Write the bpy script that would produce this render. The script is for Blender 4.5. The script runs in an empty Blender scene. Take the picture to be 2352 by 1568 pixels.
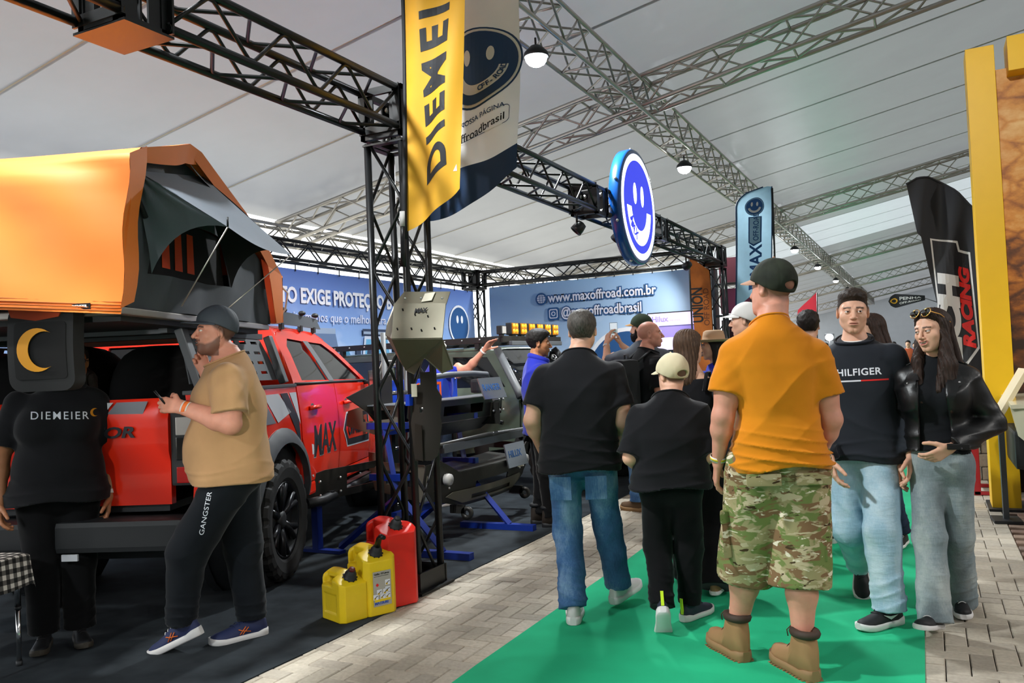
import bpy, bmesh, math, random
import numpy as np
from mathutils import Vector, Matrix, Euler
from mathutils.bvhtree import BVHTree
from mathutils.geometry import delaunay_2d_cdt
random.seed(7)
RNG = np.random.default_rng(7)
SC = bpy.context.scene
COL = SC.collection
R = math.radians
# ------------------------------------------------------------------ camera, light, exposure
cd = bpy.data.cameras.new('camera')
cam = bpy.data.objects.new('camera', cd); COL.objects.link(cam)
CAM_H, YAW, PITCH, ROLL, FPX = 1.42, R(26.6), R(1.74), R(2.48), 1900.0
cd.sensor_fit = 'HORIZONTAL'; cd.sensor_width = 36.0
cd.lens = 36.0 * FPX / 2352.0
cd.clip_start = 0.05; cd.clip_end = 500
_f = Vector((-math.sin(YAW)*math.cos(PITCH), math.cos(YAW)*math.cos(PITCH), math.sin(PITCH)))
_r0 = Vector((math.cos(YAW), math.sin(YAW), 0)); _u0 = _r0.cross(_f)
_r = _r0*math.cos(ROLL) - _u0*math.sin(ROLL); _u = _r.cross(_f)
_m = Matrix((( _r.x, _u.x, -_f.x, 0), (_r.y, _u.y, -_f.y, 0), (_r.z, _u.z, -_f.z, CAM_H), (0,0,0,1)))
cam.matrix_world = _m
SC.camera = cam
vs = SC.view_settings
vs.view_transform = 'Standard'; vs.look = 'None'; vs.gamma = 1.0; vs.use_curve_mapping = False
vs.exposure = 0.0
SC.display_settings.display_device = 'sRGB'
cy = SC.cycles
cy.use_denoising = True
cy.max_bounces = 6; cy.diffuse_bounces = 3; cy.glossy_bounces = 3; cy.transmission_bounces = 4; cy.transparent_max_bounces = 8
cy.caustics_reflective = False; cy.caustics_refractive = False
cy.sample_clamp_indirect = 4.0
w = bpy.data.worlds.new('world'); SC.world = w; w.use_nodes = True
bg = w.node_tree.nodes['Background']
bg.inputs[0].default_value = (0.93, 0.97, 1.0, 1); bg.inputs[1].default_value = 2.8
def lamp(name, kind, loc, energy, col=(1,1,1), size=0.2, aim=None, spot=None, blend=0.5):
    l = bpy.data.lights.new(name, kind); l.energy = energy; l.color = col
    if kind == 'AREA': l.shape = 'DISK'; l.size = size
    else: l.shadow_soft_size = size
    if spot: l.spot_size = R(spot); l.spot_blend = blend
    o = bpy.data.objects.new(name, l); COL.objects.link(o); o.location = loc
    if aim is not None: o.rotation_euler = (Vector(aim)-Vector(loc)).to_track_quat('-Z', 'Y').to_euler()
    return o
HALL_W = 1000
# lamp of the neighbouring stand behind the tent, two added fill spots, and a second row of hall lamps on the other side of the ridge
lamp('stand_or_fill_light', 'SPOT', (-6.6, -.6, 4.4), 520, (1, .97, .92), .12, aim=(-5.5, 2.4, 2.3), spot=58, blend=.7)
lamp('stand_or_fill_light', 'SPOT', (-1.2, -1.2, 1.75), 420, (1, .96, .9), .08, aim=(-3.45, 3.3, 1.42), spot=17, blend=.6)  # added fill aimed at the bearded man, no stand lamp here
lamp('arch_fill', 'SPOT', (.2, 3.6, 4.6), 420, (1, .97, .9), .1, aim=(.9, 8.3, 2.6), spot=48, blend=.6)  # fill spot added to brighten the yellow arch and its poster
for _y in (-5., 1.5, 8., 14.5, 21.): lamp('hall_light', 'SPOT', (8.5, _y, 6.0), 900, (1, .97, .93), .2, aim=(8.0, _y, 0), spot=150, blend=.4)

# ------------------------------------------------------------------ colours, materials
def lin(h):
    if not isinstance(h, str): return tuple(h)[:3]
    h = h.lstrip('#'); v = [int(h[i:i+2], 16)/255 for i in (0, 2, 4)]
    return tuple(x/12.92 if x <= .04045 else ((x+.055)/1.055)**2.4 for x in v)
MATS = {}
class NT:
    def __init__(s, m): s.t = m.node_tree; s.N = s.t.nodes; s.L = s.t.links
    def n(s, typ, **kw):
        x = s.N.new(typ)
        for k, v in kw.items(): setattr(x, k, v)
        return x
    def l(s, a, b): s.L.new(a, b)
def mat(name, col, rough=.6, metal=0., spec=.5, var=0., vscale=8., bump=0., bscale=60., emit=None, estr=0., alpha=1., trans=0., coat=0., sss=0., stretch=(1,1,1), sheen=0., attr=None, ior=1.45):
    """one procedural material: base colour with noise variation, noise bump"""
    if name in MATS: return MATS[name]
    m = bpy.data.materials.new(name); m.use_nodes = True; MATS[name] = m
    T = NT(m); b = T.N['Principled BSDF']
    c = lin(col)
    b.inputs['Base Color'].default_value = (*c, 1)
    b.inputs['Roughness'].default_value = rough; b.inputs['Metallic'].default_value = metal
    b.inputs['Specular IOR Level'].default_value = spec; b.inputs['IOR'].default_value = ior
    b.inputs['Coat Weight'].default_value = coat; b.inputs['Coat Roughness'].default_value = .06
    b.inputs['Transmission Weight'].default_value = trans; b.inputs['Alpha'].default_value = alpha
    if sheen: b.inputs['Sheen Weight'].default_value = sheen; b.inputs['Sheen Roughness'].default_value = .4
    if sss:
        b.inputs['Subsurface Weight'].default_value = sss; b.inputs['Subsurface Radius'].default_value = (.012, .005, .003)
        b.inputs['Subsurface Scale'].default_value = 1.
    if emit is not None:
        b.inputs['Emission Color'].default_value = (*lin(emit), 1); b.inputs['Emission Strength'].default_value = estr
    src = None
    if var or bump:
        tc = T.n('ShaderNodeTexCoord'); mp = T.n('ShaderNodeMapping'); mp.inputs['Scale'].default_value = stretch
        T.l(tc.outputs['Object'], mp.inputs[0]); src = mp.outputs[0]
    colsock = None
    if attr:
        at = T.n('ShaderNodeAttribute', attribute_name=attr)
        mx = T.n('ShaderNodeMix', data_type='RGBA'); mx.blend_type = 'MIX'
        mx.inputs['A'].default_value = (*c, 1)
        T.l(at.outputs['Color'], mx.inputs['B']); T.l(at.outputs['Alpha'], mx.inputs['Factor'])
        colsock = mx.outputs['Result']
    if var:
        nz = T.n('ShaderNodeTexNoise'); nz.inputs['Scale'].default_value = vscale; nz.inputs['Detail'].default_value = 5
        T.l(src, nz.inputs['Vector'])
        mr = T.n('ShaderNodeMapRange'); mr.inputs['From Min'].default_value = .3; mr.inputs['From Max'].default_value = .7
        mr.inputs['To Min'].default_value = 1-var; mr.inputs['To Max'].default_value = 1+var
        T.l(nz.outputs[0], mr.inputs[0])
        mx = T.n('ShaderNodeVectorMath', operation='MULTIPLY')
        if colsock: T.l(colsock, mx.inputs[0])
        else: mx.inputs[0].default_value = c
        T.l(mr.outputs[0], mx.inputs[1]); colsock = mx.outputs[0]
    if colsock: T.l(colsock, b.inputs['Base Color'])
    if bump:
        nb = T.n('ShaderNodeTexNoise'); nb.inputs['Scale'].default_value = bscale; nb.inputs['Detail'].default_value = 3
        T.l(src, nb.inputs['Vector'])
        bp = T.n('ShaderNodeBump'); bp.inputs['Strength'].default_value = min(1, bump); bp.inputs['Distance'].default_value = .02*bump
        T.l(nb.outputs[0], bp.inputs['Height']); T.l(bp.outputs[0], b.inputs['Normal'])
    return m
def ramp(T, sock, stops, interp='LINEAR'):
    r = T.n('ShaderNodeValToRGB'); e = r.color_ramp; e.interpolation = interp
    while len(e.elements) < len(stops): e.elements.new(.5)
    for el, (p, c) in zip(e.elements, stops): el.position = p; el.color = (*lin(c), 1)
    T.l(sock, r.inputs[0]); return r.outputs[0]
# ------------------------------------------------------------------ objects
def mesh_obj(name, me, m=None, parent=None, loc=None, rot=None):
    o = bpy.data.objects.new(name, me); COL.objects.link(o)
    if m is not None:
        for x in (m if isinstance(m, (list, tuple)) else [m]): me.materials.append(x)
    if parent is not None: o.parent = parent
    if loc is not None: o.location = loc
    if rot is not None: o.rotation_euler = rot
    return o
def tag(o, label=None, cat=None, group=None, kind=None):
    if label: o['label'] = label
    if cat: o['category'] = cat
    if group: o['group'] = group
    if kind: o['kind'] = kind
    return o
def thing(name, label, cat, loc=(0,0,0), rotz=0., group=None, rot=None):
    o = bpy.data.objects.new(name, None); COL.objects.link(o); o.location = loc
    o.rotation_euler = rot if rot is not None else (0, 0, rotz); o.empty_display_size = .1
    return tag(o, label, cat, group)
def copy_tree(o, parent=None):
    c = o.copy(); COL.objects.link(c)
    if parent is not None: c.parent = parent
    for ch in [x for x in o.children]: copy_tree(ch, c)
    return c
class MB:
    """collects boxes, tubes, lathes, prisms; build() links them as one mesh object"""
    def __init__(s): s.b = bmesh.new(); s.mi = 0
    def _new(s, vs0, faces, M=None, smooth=False):
        vv = [s.b.verts.new(M @ Vector(v) if M is not None else v) for v in vs0]
        for f in faces:
            try:
                q = s.b.faces.new([vv[i] for i in f]); q.smooth = smooth; q.material_index = s.mi
            except ValueError: pass
        return s
    def box(s, c, size, rot=(0,0,0), bev=0., M=None):
        X = Matrix.Translation(c) @ Euler(rot).to_matrix().to_4x4()
        if M is not None: X = M @ X
        hx, hy, hz = size[0]/2, size[1]/2, size[2]/2
        if bev <= 0 or bev*2.2 > min(size):
            vs0 = [(a*hx, b_*hy, c_*hz) for a in (-1,1) for b_ in (-1,1) for c_ in (-1,1)]
            return s._new(vs0, [(0,1,3,2),(4,6,7,5),(0,4,5,1),(2,3,7,6),(0,2,6,4),(1,5,7,3)], X)
        t = bmesh.new(); bmesh.ops.create_cube(t, size=1.0)
        for v in t.verts: v.co = (v.co.x*size[0], v.co.y*size[1], v.co.z*size[2])
        bmesh.ops.bevel(t, geom=list(t.edges), offset=bev, segments=2, profile=.7, affect='EDGES')
        t.verts.index_update()
        s._new([v.co.copy() for v in t.verts], [[v.index for v in f.verts] for f in t.faces], X); t.free(); return s
    def tube(s, pts, r, n=8, closed=False, caps=True, flat=None):
        pts = [Vector(p) for p in pts]; k = len(pts)
        rr = r if isinstance(r, (list, tuple)) else [r]*k
        rings = []; up = None
        for i, p in enumerate(pts):
            if closed: d = pts[(i+1) % k]-pts[i-1]
            else: d = pts[min(i+1, k-1)]-pts[max(i-1, 0)]
            if d.length < 1e-9: d = Vector((0,0,1))
            d.normalize()
            if up is None: up = Vector((0,0,1)) if abs(d.z) < .9 else Vector((1,0,0))
            a = d.cross(up)
            if a.length < 1e-6: a = d.orthogonal()
            a.normalize(); bb = a.cross(d).normalized(); up = bb
            f = flat or 1.
            rings.append([s.b.verts.new(p+(a*math.cos(2*math.pi*j/n)+bb*f*math.sin(2*math.pi*j/n))*rr[i]) for j in range(n)])
        m = k if closed else k-1
        for i in range(m):
            A, B = rings[i], rings[(i+1) % k]
            for j in range(n):
                q = s.b.faces.new((A[j], A[(j+1) % n], B[(j+1) % n], B[j])); q.smooth = n > 4; q.material_index = s.mi
        if caps and not closed:
            for A in (rings[0][::-1], rings[-1]):
                q = s.b.faces.new(A); q.material_index = s.mi
        return s
    def lathe(s, prof, n=24, M=None, smooth=True, closed=False):
        """prof: (r, z) rotated about z"""
        k = len(prof); vs0 = []
        for (r, z) in prof:
            for j in range(n):
                a = 2*math.pi*j/n; vs0.append((r*math.cos(a), r*math.sin(a), z))
        fs = []
        for i in range(k if closed else k-1):
            i2 = (i+1) % k
            for j in range(n): fs.append((i*n+j, i*n+(j+1) % n, i2*n+(j+1) % n, i2*n+j))
        if not closed:
            if prof[0][0] > 1e-5: fs.append(tuple(range(n))[::-1])
            if prof[-1][0] > 1e-5: fs.append(tuple(range((k-1)*n, k*n)))
        return s._new(vs0, fs, M, smooth)
    def prism(s, poly, d, M=None):
        """poly: 2-D outline in local xy, extruded from z=0 to z=d"""
        n = len(poly)
        vs0 = [(x, y, 0) for x, y in poly]+[(x, y, d) for x, y in poly]
        fs = [tuple(range(n))[::-1], tuple(range(n, 2*n))]+[(i, (i+1) % n, n+(i+1) % n, n+i) for i in range(n)]
        return s._new(vs0, fs, M)
    def quad(s, a, b, c, d, smooth=False): return s._new([a, b, c, d], [(0,1,2,3)], None, smooth)
    def sphere(s, c, r, seg=16, rings=10, M=None):
        rr = r if isinstance(r, (tuple, list)) else (r, r, r)
        pr = [(math.sin(math.pi*i/rings), -math.cos(math.pi*i/rings)) for i in range(rings+1)]
        pr[0] = (1e-6, -1); pr[-1] = (1e-6, 1)
        X = Matrix.Translation(c) @ Matrix.Diagonal((*rr, 1))
        return s.lathe(pr, seg, (M @ X) if M is not None else X)
    def me(s, name='m'):
        bmesh.ops.remove_doubles(s.b, verts=list(s.b.verts), dist=1e-6)
        bmesh.ops.recalc_face_normals(s.b, faces=list(s.b.faces))
        me = bpy.data.meshes.new(name); s.b.to_mesh(me); s.b.free(); return me
    def build(s, name, m, parent=None, loc=None, rot=None):
        return mesh_obj(name, s.me(name), m, parent, loc, rot)
def smooth_me(me, ang=40):
    me.polygons.foreach_set('use_smooth', np.ones(len(me.polygons), bool))
    try: me.set_sharp_from_angle(angle=R(ang))
    except Exception: pass
def panel(outline, f, holes=(), step=.08, thick=.02, name='panel', m=None, parent=None, dirn=None, ang=40, extra=()):
    """2-D outline (u,v) with holes, filled with interior points, mapped to 3-D by f(u,v) and given thickness along dirn"""
    pts = []; edges = []
    def loop(L):
        out = []
        for i in range(len(L)):
            a, b = Vector(L[i]), Vector(L[(i+1) % len(L)]); n = max(1, int((b-a).length/step+.5))
            out += [a.lerp(b, k/n) for k in range(n)]
        i0 = len(pts); pts.extend(out)
        edges.extend([(i0+i, i0+(i+1) % len(out)) for i in range(len(out))])
        return out
    loops = [loop(outline)]+[loop(h) for h in holes]
    us = [p.x for p in loops[0]]; vs_ = [p.y for p in loops[0]]
    def inside(p, L):
        c = False; j = len(L)-1
        for i in range(len(L)):
            if (L[i].y > p[1]) != (L[j].y > p[1]) and p[0] < (L[j].x-L[i].x)*(p[1]-L[i].y)/(L[j].y-L[i].y+1e-12)+L[i].x: c = not c
            j = i
        return c
    nu = max(1, int((max(us)-min(us))/step)); nv = max(1, int((max(vs_)-min(vs_))/step))
    allb = [p for L in loops for p in L]
    for i in range(nu):
        for j in range(nv):
            p = (min(us)+(i+.5+.01*(j % 2))*(max(us)-min(us))/nu, min(vs_)+(j+.5)*(max(vs_)-min(vs_))/nv)
            if inside(p, loops[0]) and not any(inside(p, h) for h in loops[1:]):
                if min((q.x-p[0])**2+(q.y-p[1])**2 for q in allb) > (step*.35)**2: pts.append(Vector(p))
    for e in extra: pts.append(Vector(e))
    V, E, F, *_ = delaunay_2d_cdt([Vector((p.x, p.y)) for p in pts], edges, [], 0, 1e-6)
    Lc = loops
    F = [t for t in F if inside(((V[t[0]].x+V[t[1]].x+V[t[2]].x)/3, (V[t[0]].y+V[t[1]].y+V[t[2]].y)/3), Lc[0])
         and not any(inside(((V[t[0]].x+V[t[1]].x+V[t[2]].x)/3, (V[t[0]].y+V[t[1]].y+V[t[2]].y)/3), h) for h in Lc[1:])]
    b = bmesh.new(); A = [b.verts.new(f(v.x, v.y)) for v in V]
    for t in F:
        try: b.faces.new([A[i] for i in t])
        except ValueError: pass
    for v in [v for v in b.verts if not v.link_faces]: b.verts.remove(v)
    if thick:
        b.normal_update(); d = Vector(dirn) if dirn is not None else None
        top = list(b.faces); mp = {}
        for v in list(b.verts): mp[v] = b.verts.new(v.co+(d if d is not None else -v.normal)*thick)
        bound = [e for e in b.edges if len(e.link_faces) == 1]
        for fc in top: b.faces.new([mp[v] for v in reversed(fc.verts)])
        for e in bound: 
            a, c = e.verts
            b.faces.new((a, c, mp[c], mp[a]))
    bmesh.ops.recalc_face_normals(b, faces=list(b.faces))
    me = bpy.data.meshes.new(name); b.to_mesh(me); b.free(); smooth_me(me, ang)
    return mesh_obj(name, me, m, parent)
def text(name, body, size, m, parent, loc=(0,0,0), rot=(0,0,0), bold=0., ext=.001, shear=0., sx=1., align='LEFT', space=1., dx=None):
    cu = bpy.data.curves.new(name, 'FONT'); cu.body = body; cu.size = size; cu.extrude = ext; cu.offset = bold*size
    cu.shear = shear; cu.align_x = align; cu.space_character = space; cu.resolution_u = 3
    t = bpy.data.objects.new(name, cu); COL.objects.link(t)
    me = bpy.data.meshes.new_from_object(t.evaluated_get(bpy.context.evaluated_depsgraph_get()))
    bpy.data.objects.remove(t); bpy.data.curves.remove(cu); me.materials.clear()
    o = mesh_obj(name, me, m, parent, loc, rot); o.scale = (sx, 1, 1); o['kind'] = 'lettering'; del o['kind']
    return o
def text_mesh(body, size, bold=0., shear=0., sx=1., space=1., align='CENTER', cut=.02):
    """text as list of 2-D triangles cut into small strips, for wrapping onto a surface; returns (verts Nx2, faces)"""
    cu = bpy.data.curves.new('t', 'FONT'); cu.body = body; cu.size = size; cu.offset = bold*size; cu.shear = shear
    cu.align_x = align; cu.space_character = space; cu.resolution_u = 8
    o = bpy.data.objects.new('t', cu); COL.objects.link(o)
    dg = bpy.context.evaluated_depsgraph_get(); me = bpy.data.meshes.new_from_object(o.evaluated_get(dg))
    bpy.data.objects.remove(o); bpy.data.curves.remove(cu)
    b = bmesh.new(); b.from_mesh(me); bpy.data.meshes.remove(me)
    for v in b.verts: v.co.x *= sx
    xs = [v.co.x for v in b.verts] or [0]; ys = [v.co.y for v in b.verts] or [0]
    x = min(xs)+cut
    while x < max(xs):
        bmesh.ops.bisect_plane(b, geom=list(b.verts)+list(b.edges)+list(b.faces), plane_co=(x,0,0), plane_no=(1,0,0)); x += cut
    y = min(ys)+cut
    while y < max(ys):
        bmesh.ops.bisect_plane(b, geom=list(b.verts)+list(b.edges)+list(b.faces), plane_co=(0,y,0), plane_no=(0,1,0)); y += cut
    b.verts.index_update()
    V = [v.co.copy() for v in b.verts]; F = [[v.index for v in f.verts] for f in b.faces]; b.free()
    return V, F
def wrap(name, VF, me_target, org, ux, uy, dirn, m, parent, off=.0015):
    """lay a flat (V,F) print onto a mesh by casting each point along dirn"""
    t = BVHTree.FromPolygons([v.co for v in me_target.vertices], [tuple(p.vertices) for p in me_target.polygons])
    V, F = VF; org, ux, uy, dirn = Vector(org), Vector(ux).normalized(), Vector(uy).normalized(), Vector(dirn).normalized()
    out = []; bad = set()
    for i, v in enumerate(V):
        p = org+ux*v.x+uy*v.y-dirn*.6
        h = t.ray_cast(p, dirn, 1.5)
        if h[0] is None: bad.add(i); out.append(org)
        else: out.append(h[0]-dirn*off)
    me = bpy.data.meshes.new(name); me.from_pydata(out, [], [f for f in F if not any(i in bad for i in f)]); me.update()
    return mesh_obj(name, me, m, parent)
# ------------------------------------------------------------------ implicit surfaces for bodies and cloth
F32 = np.float32
def V3(*a): return np.array(a, F32)
def nrm(v): v = np.asarray(v, float); return v/(np.linalg.norm(v)+1e-9)
def smin(a, b, k):
    h = np.clip(.5+.5*(b-a)/k, 0, 1); return b+(a-b)*h-k*h*(1-h)
def smax(a, b, k): return -smin(-a, -b, k)
def rc(P, a, b, ra, rb, side=None, fl=1.):
    a = np.asarray(a, F32); ab = np.asarray(b, F32)-a
    q = P-a
    if side is not None:
        sd = np.asarray(side, F32); q = q+np.outer((q@sd)*(1/fl-1), sd).astype(F32); ab = ab+sd*((ab@sd)*(1/fl-1))
    t = np.clip(q@ab/(ab@ab+1e-12), 0, 1)
    return np.linalg.norm(q-t[:, None]*ab, axis=1)-(ra+(rb-ra)*t)
def ell(P, c, r, M=None):
    q = P-np.asarray(c, F32)
    if M is not None: q = q@np.asarray(M, F32)
    r = np.asarray(r, F32); k0 = np.linalg.norm(q/r, axis=1); k1 = np.linalg.norm(q/(r*r), axis=1)+1e-9
    return k0*(k0-1)/k1
def plane(P, p, n): return (P-np.asarray(p, F32))@np.asarray(nrm(n), F32)
def wav(P, s, fx, fy, fz):
    x, y, z = P[:, 0]*fx, P[:, 1]*fy, P[:, 2]*fz
    return (np.sin(z+1.7*np.sin(x+s)+1.3*np.sin(y*1.1+2*s))+.6*np.sin(1.9*z+1.5*np.sin(1.3*y-s)+2.1*x+3*s)+.4*np.sin(3.1*z-2.3*x+1.7*y+5*s))*.5
def crease(P, s, fx, fy, fz):
    """sharp cloth folds: thin ridges running mostly across z, broken up by a slow mask"""
    x, y, z = P[:, 0], P[:, 1], P[:, 2]
    a = fz*z+fx*x*np.sin(3*z+s)+1.6*np.sin(fx*.7*x+2*s+4*z)+1.2*np.sin(fy*.8*y-s+3*z)
    m = np.clip(.55+.6*np.sin(9*z+5*x+s)+.4*np.sin(7*y-6*x+2*s), 0, 1)
    b = .6*fz*z-fx*.9*x+fy*.7*y+s
    return -((1-np.abs(np.sin(a)))**2.2*m+.6*(1-np.abs(np.sin(b+1.3*np.sin(7*z))))**2.5*(1-m))
def sdf_mesh(f, lo, hi, h, proj=0):
    lo = np.asarray(lo, float); hi = np.asarray(hi, float)
    nb = np.maximum(1, np.ceil((hi-lo)/(4*h)).astype(int)); n = nb*4
    bi = np.stack(np.meshgrid(*[np.arange(k) for k in nb], indexing='ij'), -1).reshape(-1, 3)
    cen = (lo+(bi*4+1.5)*h).astype(F32); d = f(cen).astype(F32)
    vol = np.repeat(np.repeat(np.repeat(d.reshape(nb), 4, 0), 4, 1), 4, 2)
    act = np.abs(d) < 2.6*h*1.9+h
    off = np.stack(np.meshgrid(*[np.arange(4)]*3, indexing='ij'), -1).reshape(-1, 3)
    idx = (bi[act][:, None, :]*4+off[None]).reshape(-1, 3)
    vol[idx[:, 0], idx[:, 1], idx[:, 2]] = f((lo+idx*h).astype(F32))
    vol[0] = vol[-1] = 1; vol[:, 0] = vol[:, -1] = 1; vol[:, :, 0] = vol[:, :, -1] = 1
    s = vol < 0
    C = [s[i:n[0]-1+i, j:n[1]-1+j, k:n[2]-1+k] for i in (0, 1) for j in (0, 1) for k in (0, 1)]
    cnt = sum(c.astype(np.int8) for c in C); m = (cnt > 0) & (cnt < 8)
    ci = np.argwhere(m)
    if len(ci) == 0: return np.zeros((0, 3)), np.zeros((0, 4), int)
    cid = -np.ones(m.shape, np.int64); cid[m] = np.arange(len(ci))
    co = np.array([(i, j, k) for i in (0, 1) for j in (0, 1) for k in (0, 1)])
    cv = np.stack([vol[ci[:, 0]+o[0], ci[:, 1]+o[1], ci[:, 2]+o[2]] for o in co], 1)
    acc = np.zeros((len(ci), 3)); num = np.zeros(len(ci))
    for a in range(8):
        for b in range(a+1, 8):
            if abs(co[a]-co[b]).sum() != 1: continue
            mk = (cv[:, a] < 0) != (cv[:, b] < 0)
            t = cv[mk, a]/(cv[mk, a]-cv[mk, b]); acc[mk] += co[a]+t[:, None]*(co[b]-co[a]); num[mk] += 1
    V = lo+(ci+acc/num[:, None])*h
    Fs = []
    for ax in range(3):
        o = [x for x in range(3) if x != ax]
        sl0 = [slice(1, n[x]-1) for x in range(3)]; sl1 = list(sl0)
        sl0[ax] = slice(0, n[ax]-1); sl1[ax] = slice(1, n[ax])
        A, B = s[tuple(sl0)], s[tuple(sl1)]
        e = np.argwhere(A != B); fl = A[A != B]
        base = e.copy(); 
        for x in o: base[:, x] += 1
        q = []
        for du, dv in ((-1, -1), (0, -1), (0, 0), (-1, 0)):
            t = base.copy(); t[:, o[0]] += du; t[:, o[1]] += dv; q.append(cid[t[:, 0], t[:, 1], t[:, 2]])
        q = np.stack(q, 1); flip = fl if ax != 1 else ~fl
        q[~flip] = q[~flip][:, ::-1]; Fs.append(q)
    Fq = np.concatenate(Fs); Fq = Fq[(Fq >= 0).all(1)]
    for _ in range(proj):
        P = V.astype(F32); e = h*.4; d0 = f(P)
        g = np.stack([f(P+V3(*(e*(np.arange(3) == k))))-d0 for k in range(3)], 1)/e
        st = (d0/np.maximum((g*g).sum(1), .2))[:, None]*g
        V = V-np.clip(st, -h*.7, h*.7)
    return V, Fq
def np_mesh(name, chunks):
    Vs, Fs, o = [], [], 0
    for V, Fq in chunks:
        Vs.append(V); Fs.append(Fq+o); o += len(V)
    V = np.concatenate(Vs); Fq = np.concatenate(Fs)
    me = bpy.data.meshes.new(name)
    me.vertices.add(len(V)); me.vertices.foreach_set('co', V.astype(np.float32).ravel())
    me.loops.add(Fq.size); me.loops.foreach_set('vertex_index', Fq.astype(np.int32).ravel())
    me.polygons.add(len(Fq)); me.polygons.foreach_set('loop_start', np.arange(0, Fq.size, 4, dtype=np.int32))
    me.polygons.foreach_set('loop_total', np.full(len(Fq), 4, np.int32))
    me.update(calc_edges=True); me.validate()
    me.polygons.foreach_set('use_smooth', np.ones(len(me.polygons), bool))
    return me
def smooth_tab(ts, vals, k=200, it=10):
    t = np.linspace(ts[0], ts[-1], k); v = np.interp(t, ts, vals)
    for _ in range(it):
        w_ = v.copy(); w_[1:-1] = (v[:-2]+2*v[1:-1]+v[2:])/4; v = w_
    return t, v
class Loft:
    """body section by height: half width a, half depth b, centre (cx, cy); yaw turns it"""
    def __init__(s, z, a, b, cx, cy, yaw=0., p=2.3, it=10):
        s.z = z; s.t = [smooth_tab(z, np.asarray(v, float)*np.ones(len(z)), it=it) for v in (a, b, cx, cy)]
        s.c, s.s, s.p = math.cos(yaw), math.sin(yaw), p
    def __call__(s, P, infl=0., cap=True):
        z = P[:, 2]; a, b, cx, cy = [np.interp(z, t[0], t[1]).astype(F32) for t in s.t]
        x, y = P[:, 0]-cx, P[:, 1]-cy
        x, y = x*s.c+y*s.s, -x*s.s+y*s.c
        a = np.maximum(a+infl, .008); b = np.maximum(b+infl, .008)
        d = (((np.abs(x)/a)**s.p+(np.abs(y)/b)**s.p)**(1/s.p)-1)*np.minimum(a, b)*.8
        if cap: d = np.maximum(d, np.maximum(s.z[0]-z, z-s.z[-1]))
        return d
def ik(a, c, l1, l2, pole):
    a, c = np.asarray(a, float), np.asarray(c, float); d = c-a; L = np.linalg.norm(d)
    L2 = min(L, (l1+l2)*.999); u = d/L
    x = (l1*l1-l2*l2+L2*L2)/(2*L2); hgt = math.sqrt(max(l1*l1-x*x, 0))
    p = np.asarray(pole, float); p = nrm(p-u*(p@u))
    return a+u*x+p*hgt
def rot3(yaw, pitch, roll):
    """columns: right, front, up of a head turned left by yaw, lifted by pitch, rolled"""
    cy_, sy_ = math.cos(yaw), math.sin(yaw); cp, sp = math.cos(pitch), math.sin(pitch); cr, sr = math.cos(roll), math.sin(roll)
    Z = np.array([[cy_, -sy_, 0], [sy_, cy_, 0], [0, 0, 1]]); X = np.array([[1, 0, 0], [0, cp, -sp], [0, sp, cp]]); Y = np.array([[cr, 0, sr], [0, 1, 0], [-sr, 0, cr]])
    return Z@X@Y
def head_field(face, female=False, jaw=1., smile=0., nose=1., heavy=0., ears=True):
    """head about its centre, 0.23 m tall: x right, y front, z up"""
    def f(P):
        Q = P.copy(); Q[:, 0] = np.abs(Q[:, 0])
        d = ell(P, (0, -.014, .032), (.0745, .095, .083))
        jw = .034*jaw
        d = smin(d, ell(P, (0, .022, -.03), (.061+.006*heavy, .068, .08)), .03)
        d = smin(d, rc(Q, (jw+.004, .0, -.062), (.010, .066, -.096), .020+.008*heavy, .0185), .022)
        d = smin(d, rc(Q, (.034*jaw, .0, -.045), (.018, .04, -.06), .028+.008*heavy, .028), .03)
        if heavy: d = smin(d, ell(P, (0, .03, -.092), (.05, .045, .03*heavy)), .03)
        if not face:
            d = smin(d, rc(P, (0, .09, .01), (0, .108, -.028), .009, .013), .015)
        else:
            d = smin(d, ell(Q, (.043, .054, -.022), (.024, .02, .02)), .025)
            d = smin(d, rc(Q, (.012, .078, .022), (.047, .062, .026), .012, .010), .014)
            d = smax(d, -ell(Q, (.031, .099, .0045), (.0175, .018, .0105)), .013)
            d = smin(d, rc(P, (0, .086, .014), (0, .105*1.0+.005*nose, -.027), .0075, .0105*nose), .010)
            d = smin(d, ell(Q, (.0115*nose, .097, -.032), (.0085, .010, .0075)), .006)
            d = smax(d, -ell(Q, (.0065, .102, -.0405), (.0038, .0055, .0035)), .003)
            # lids
            e = Q-V3(.031, .0775, .0045)
            r = np.linalg.norm(e, axis=1)-.0146
            tl = e[:, 2]-.12*e[:, 0]
            up = np.maximum(r, .0030-tl); lo_ = np.maximum(r+.0006, tl+.0050)
            d = smin(d, np.minimum(up, lo_), .0025)
            # lips
            mz = -.0605+smile*.25*Q[:, 0]
            L = P.copy(); L[:, 2] = P[:, 2]-mz
            d = smin(d, ell(L, (0, .083, 0), (.026, .014, .017)), .012)
            o = .0048 if smile > .5 else .003 if smile > .3 else 0.
            d = smin(d, ell(L, (0, .0935-.012*0, .0052+o), (.0235+.006*smile, .0075, .0046)), .0035)
            d = smin(d, ell(L, (0, .0925, -.0058-o), (.019+.006*smile, .0078, .0056)), .0035)
            gap = ell(L, (0, .0985, 0), (.0235+.008*smile, .011, .0014+o*.75))
            d = smax(d, -gap, .002)
        # ears
        if not ears: return d
        M = np.array([[math.cos(.35), math.sin(.35), 0], [-math.sin(.35), math.cos(.35), 0], [0, 0, 1]])
        c = (.0765, -.012, -.002)
        e1 = ell(Q, c, (.0085, .0185, .033), M)
        if face or True:
            e1 = smax(e1, -ell(Q, (.0855, -.0105, .003), (.007, .0115, .022), M), .004)
        d = smin(d, e1, .006)
        return d
    return f
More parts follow.
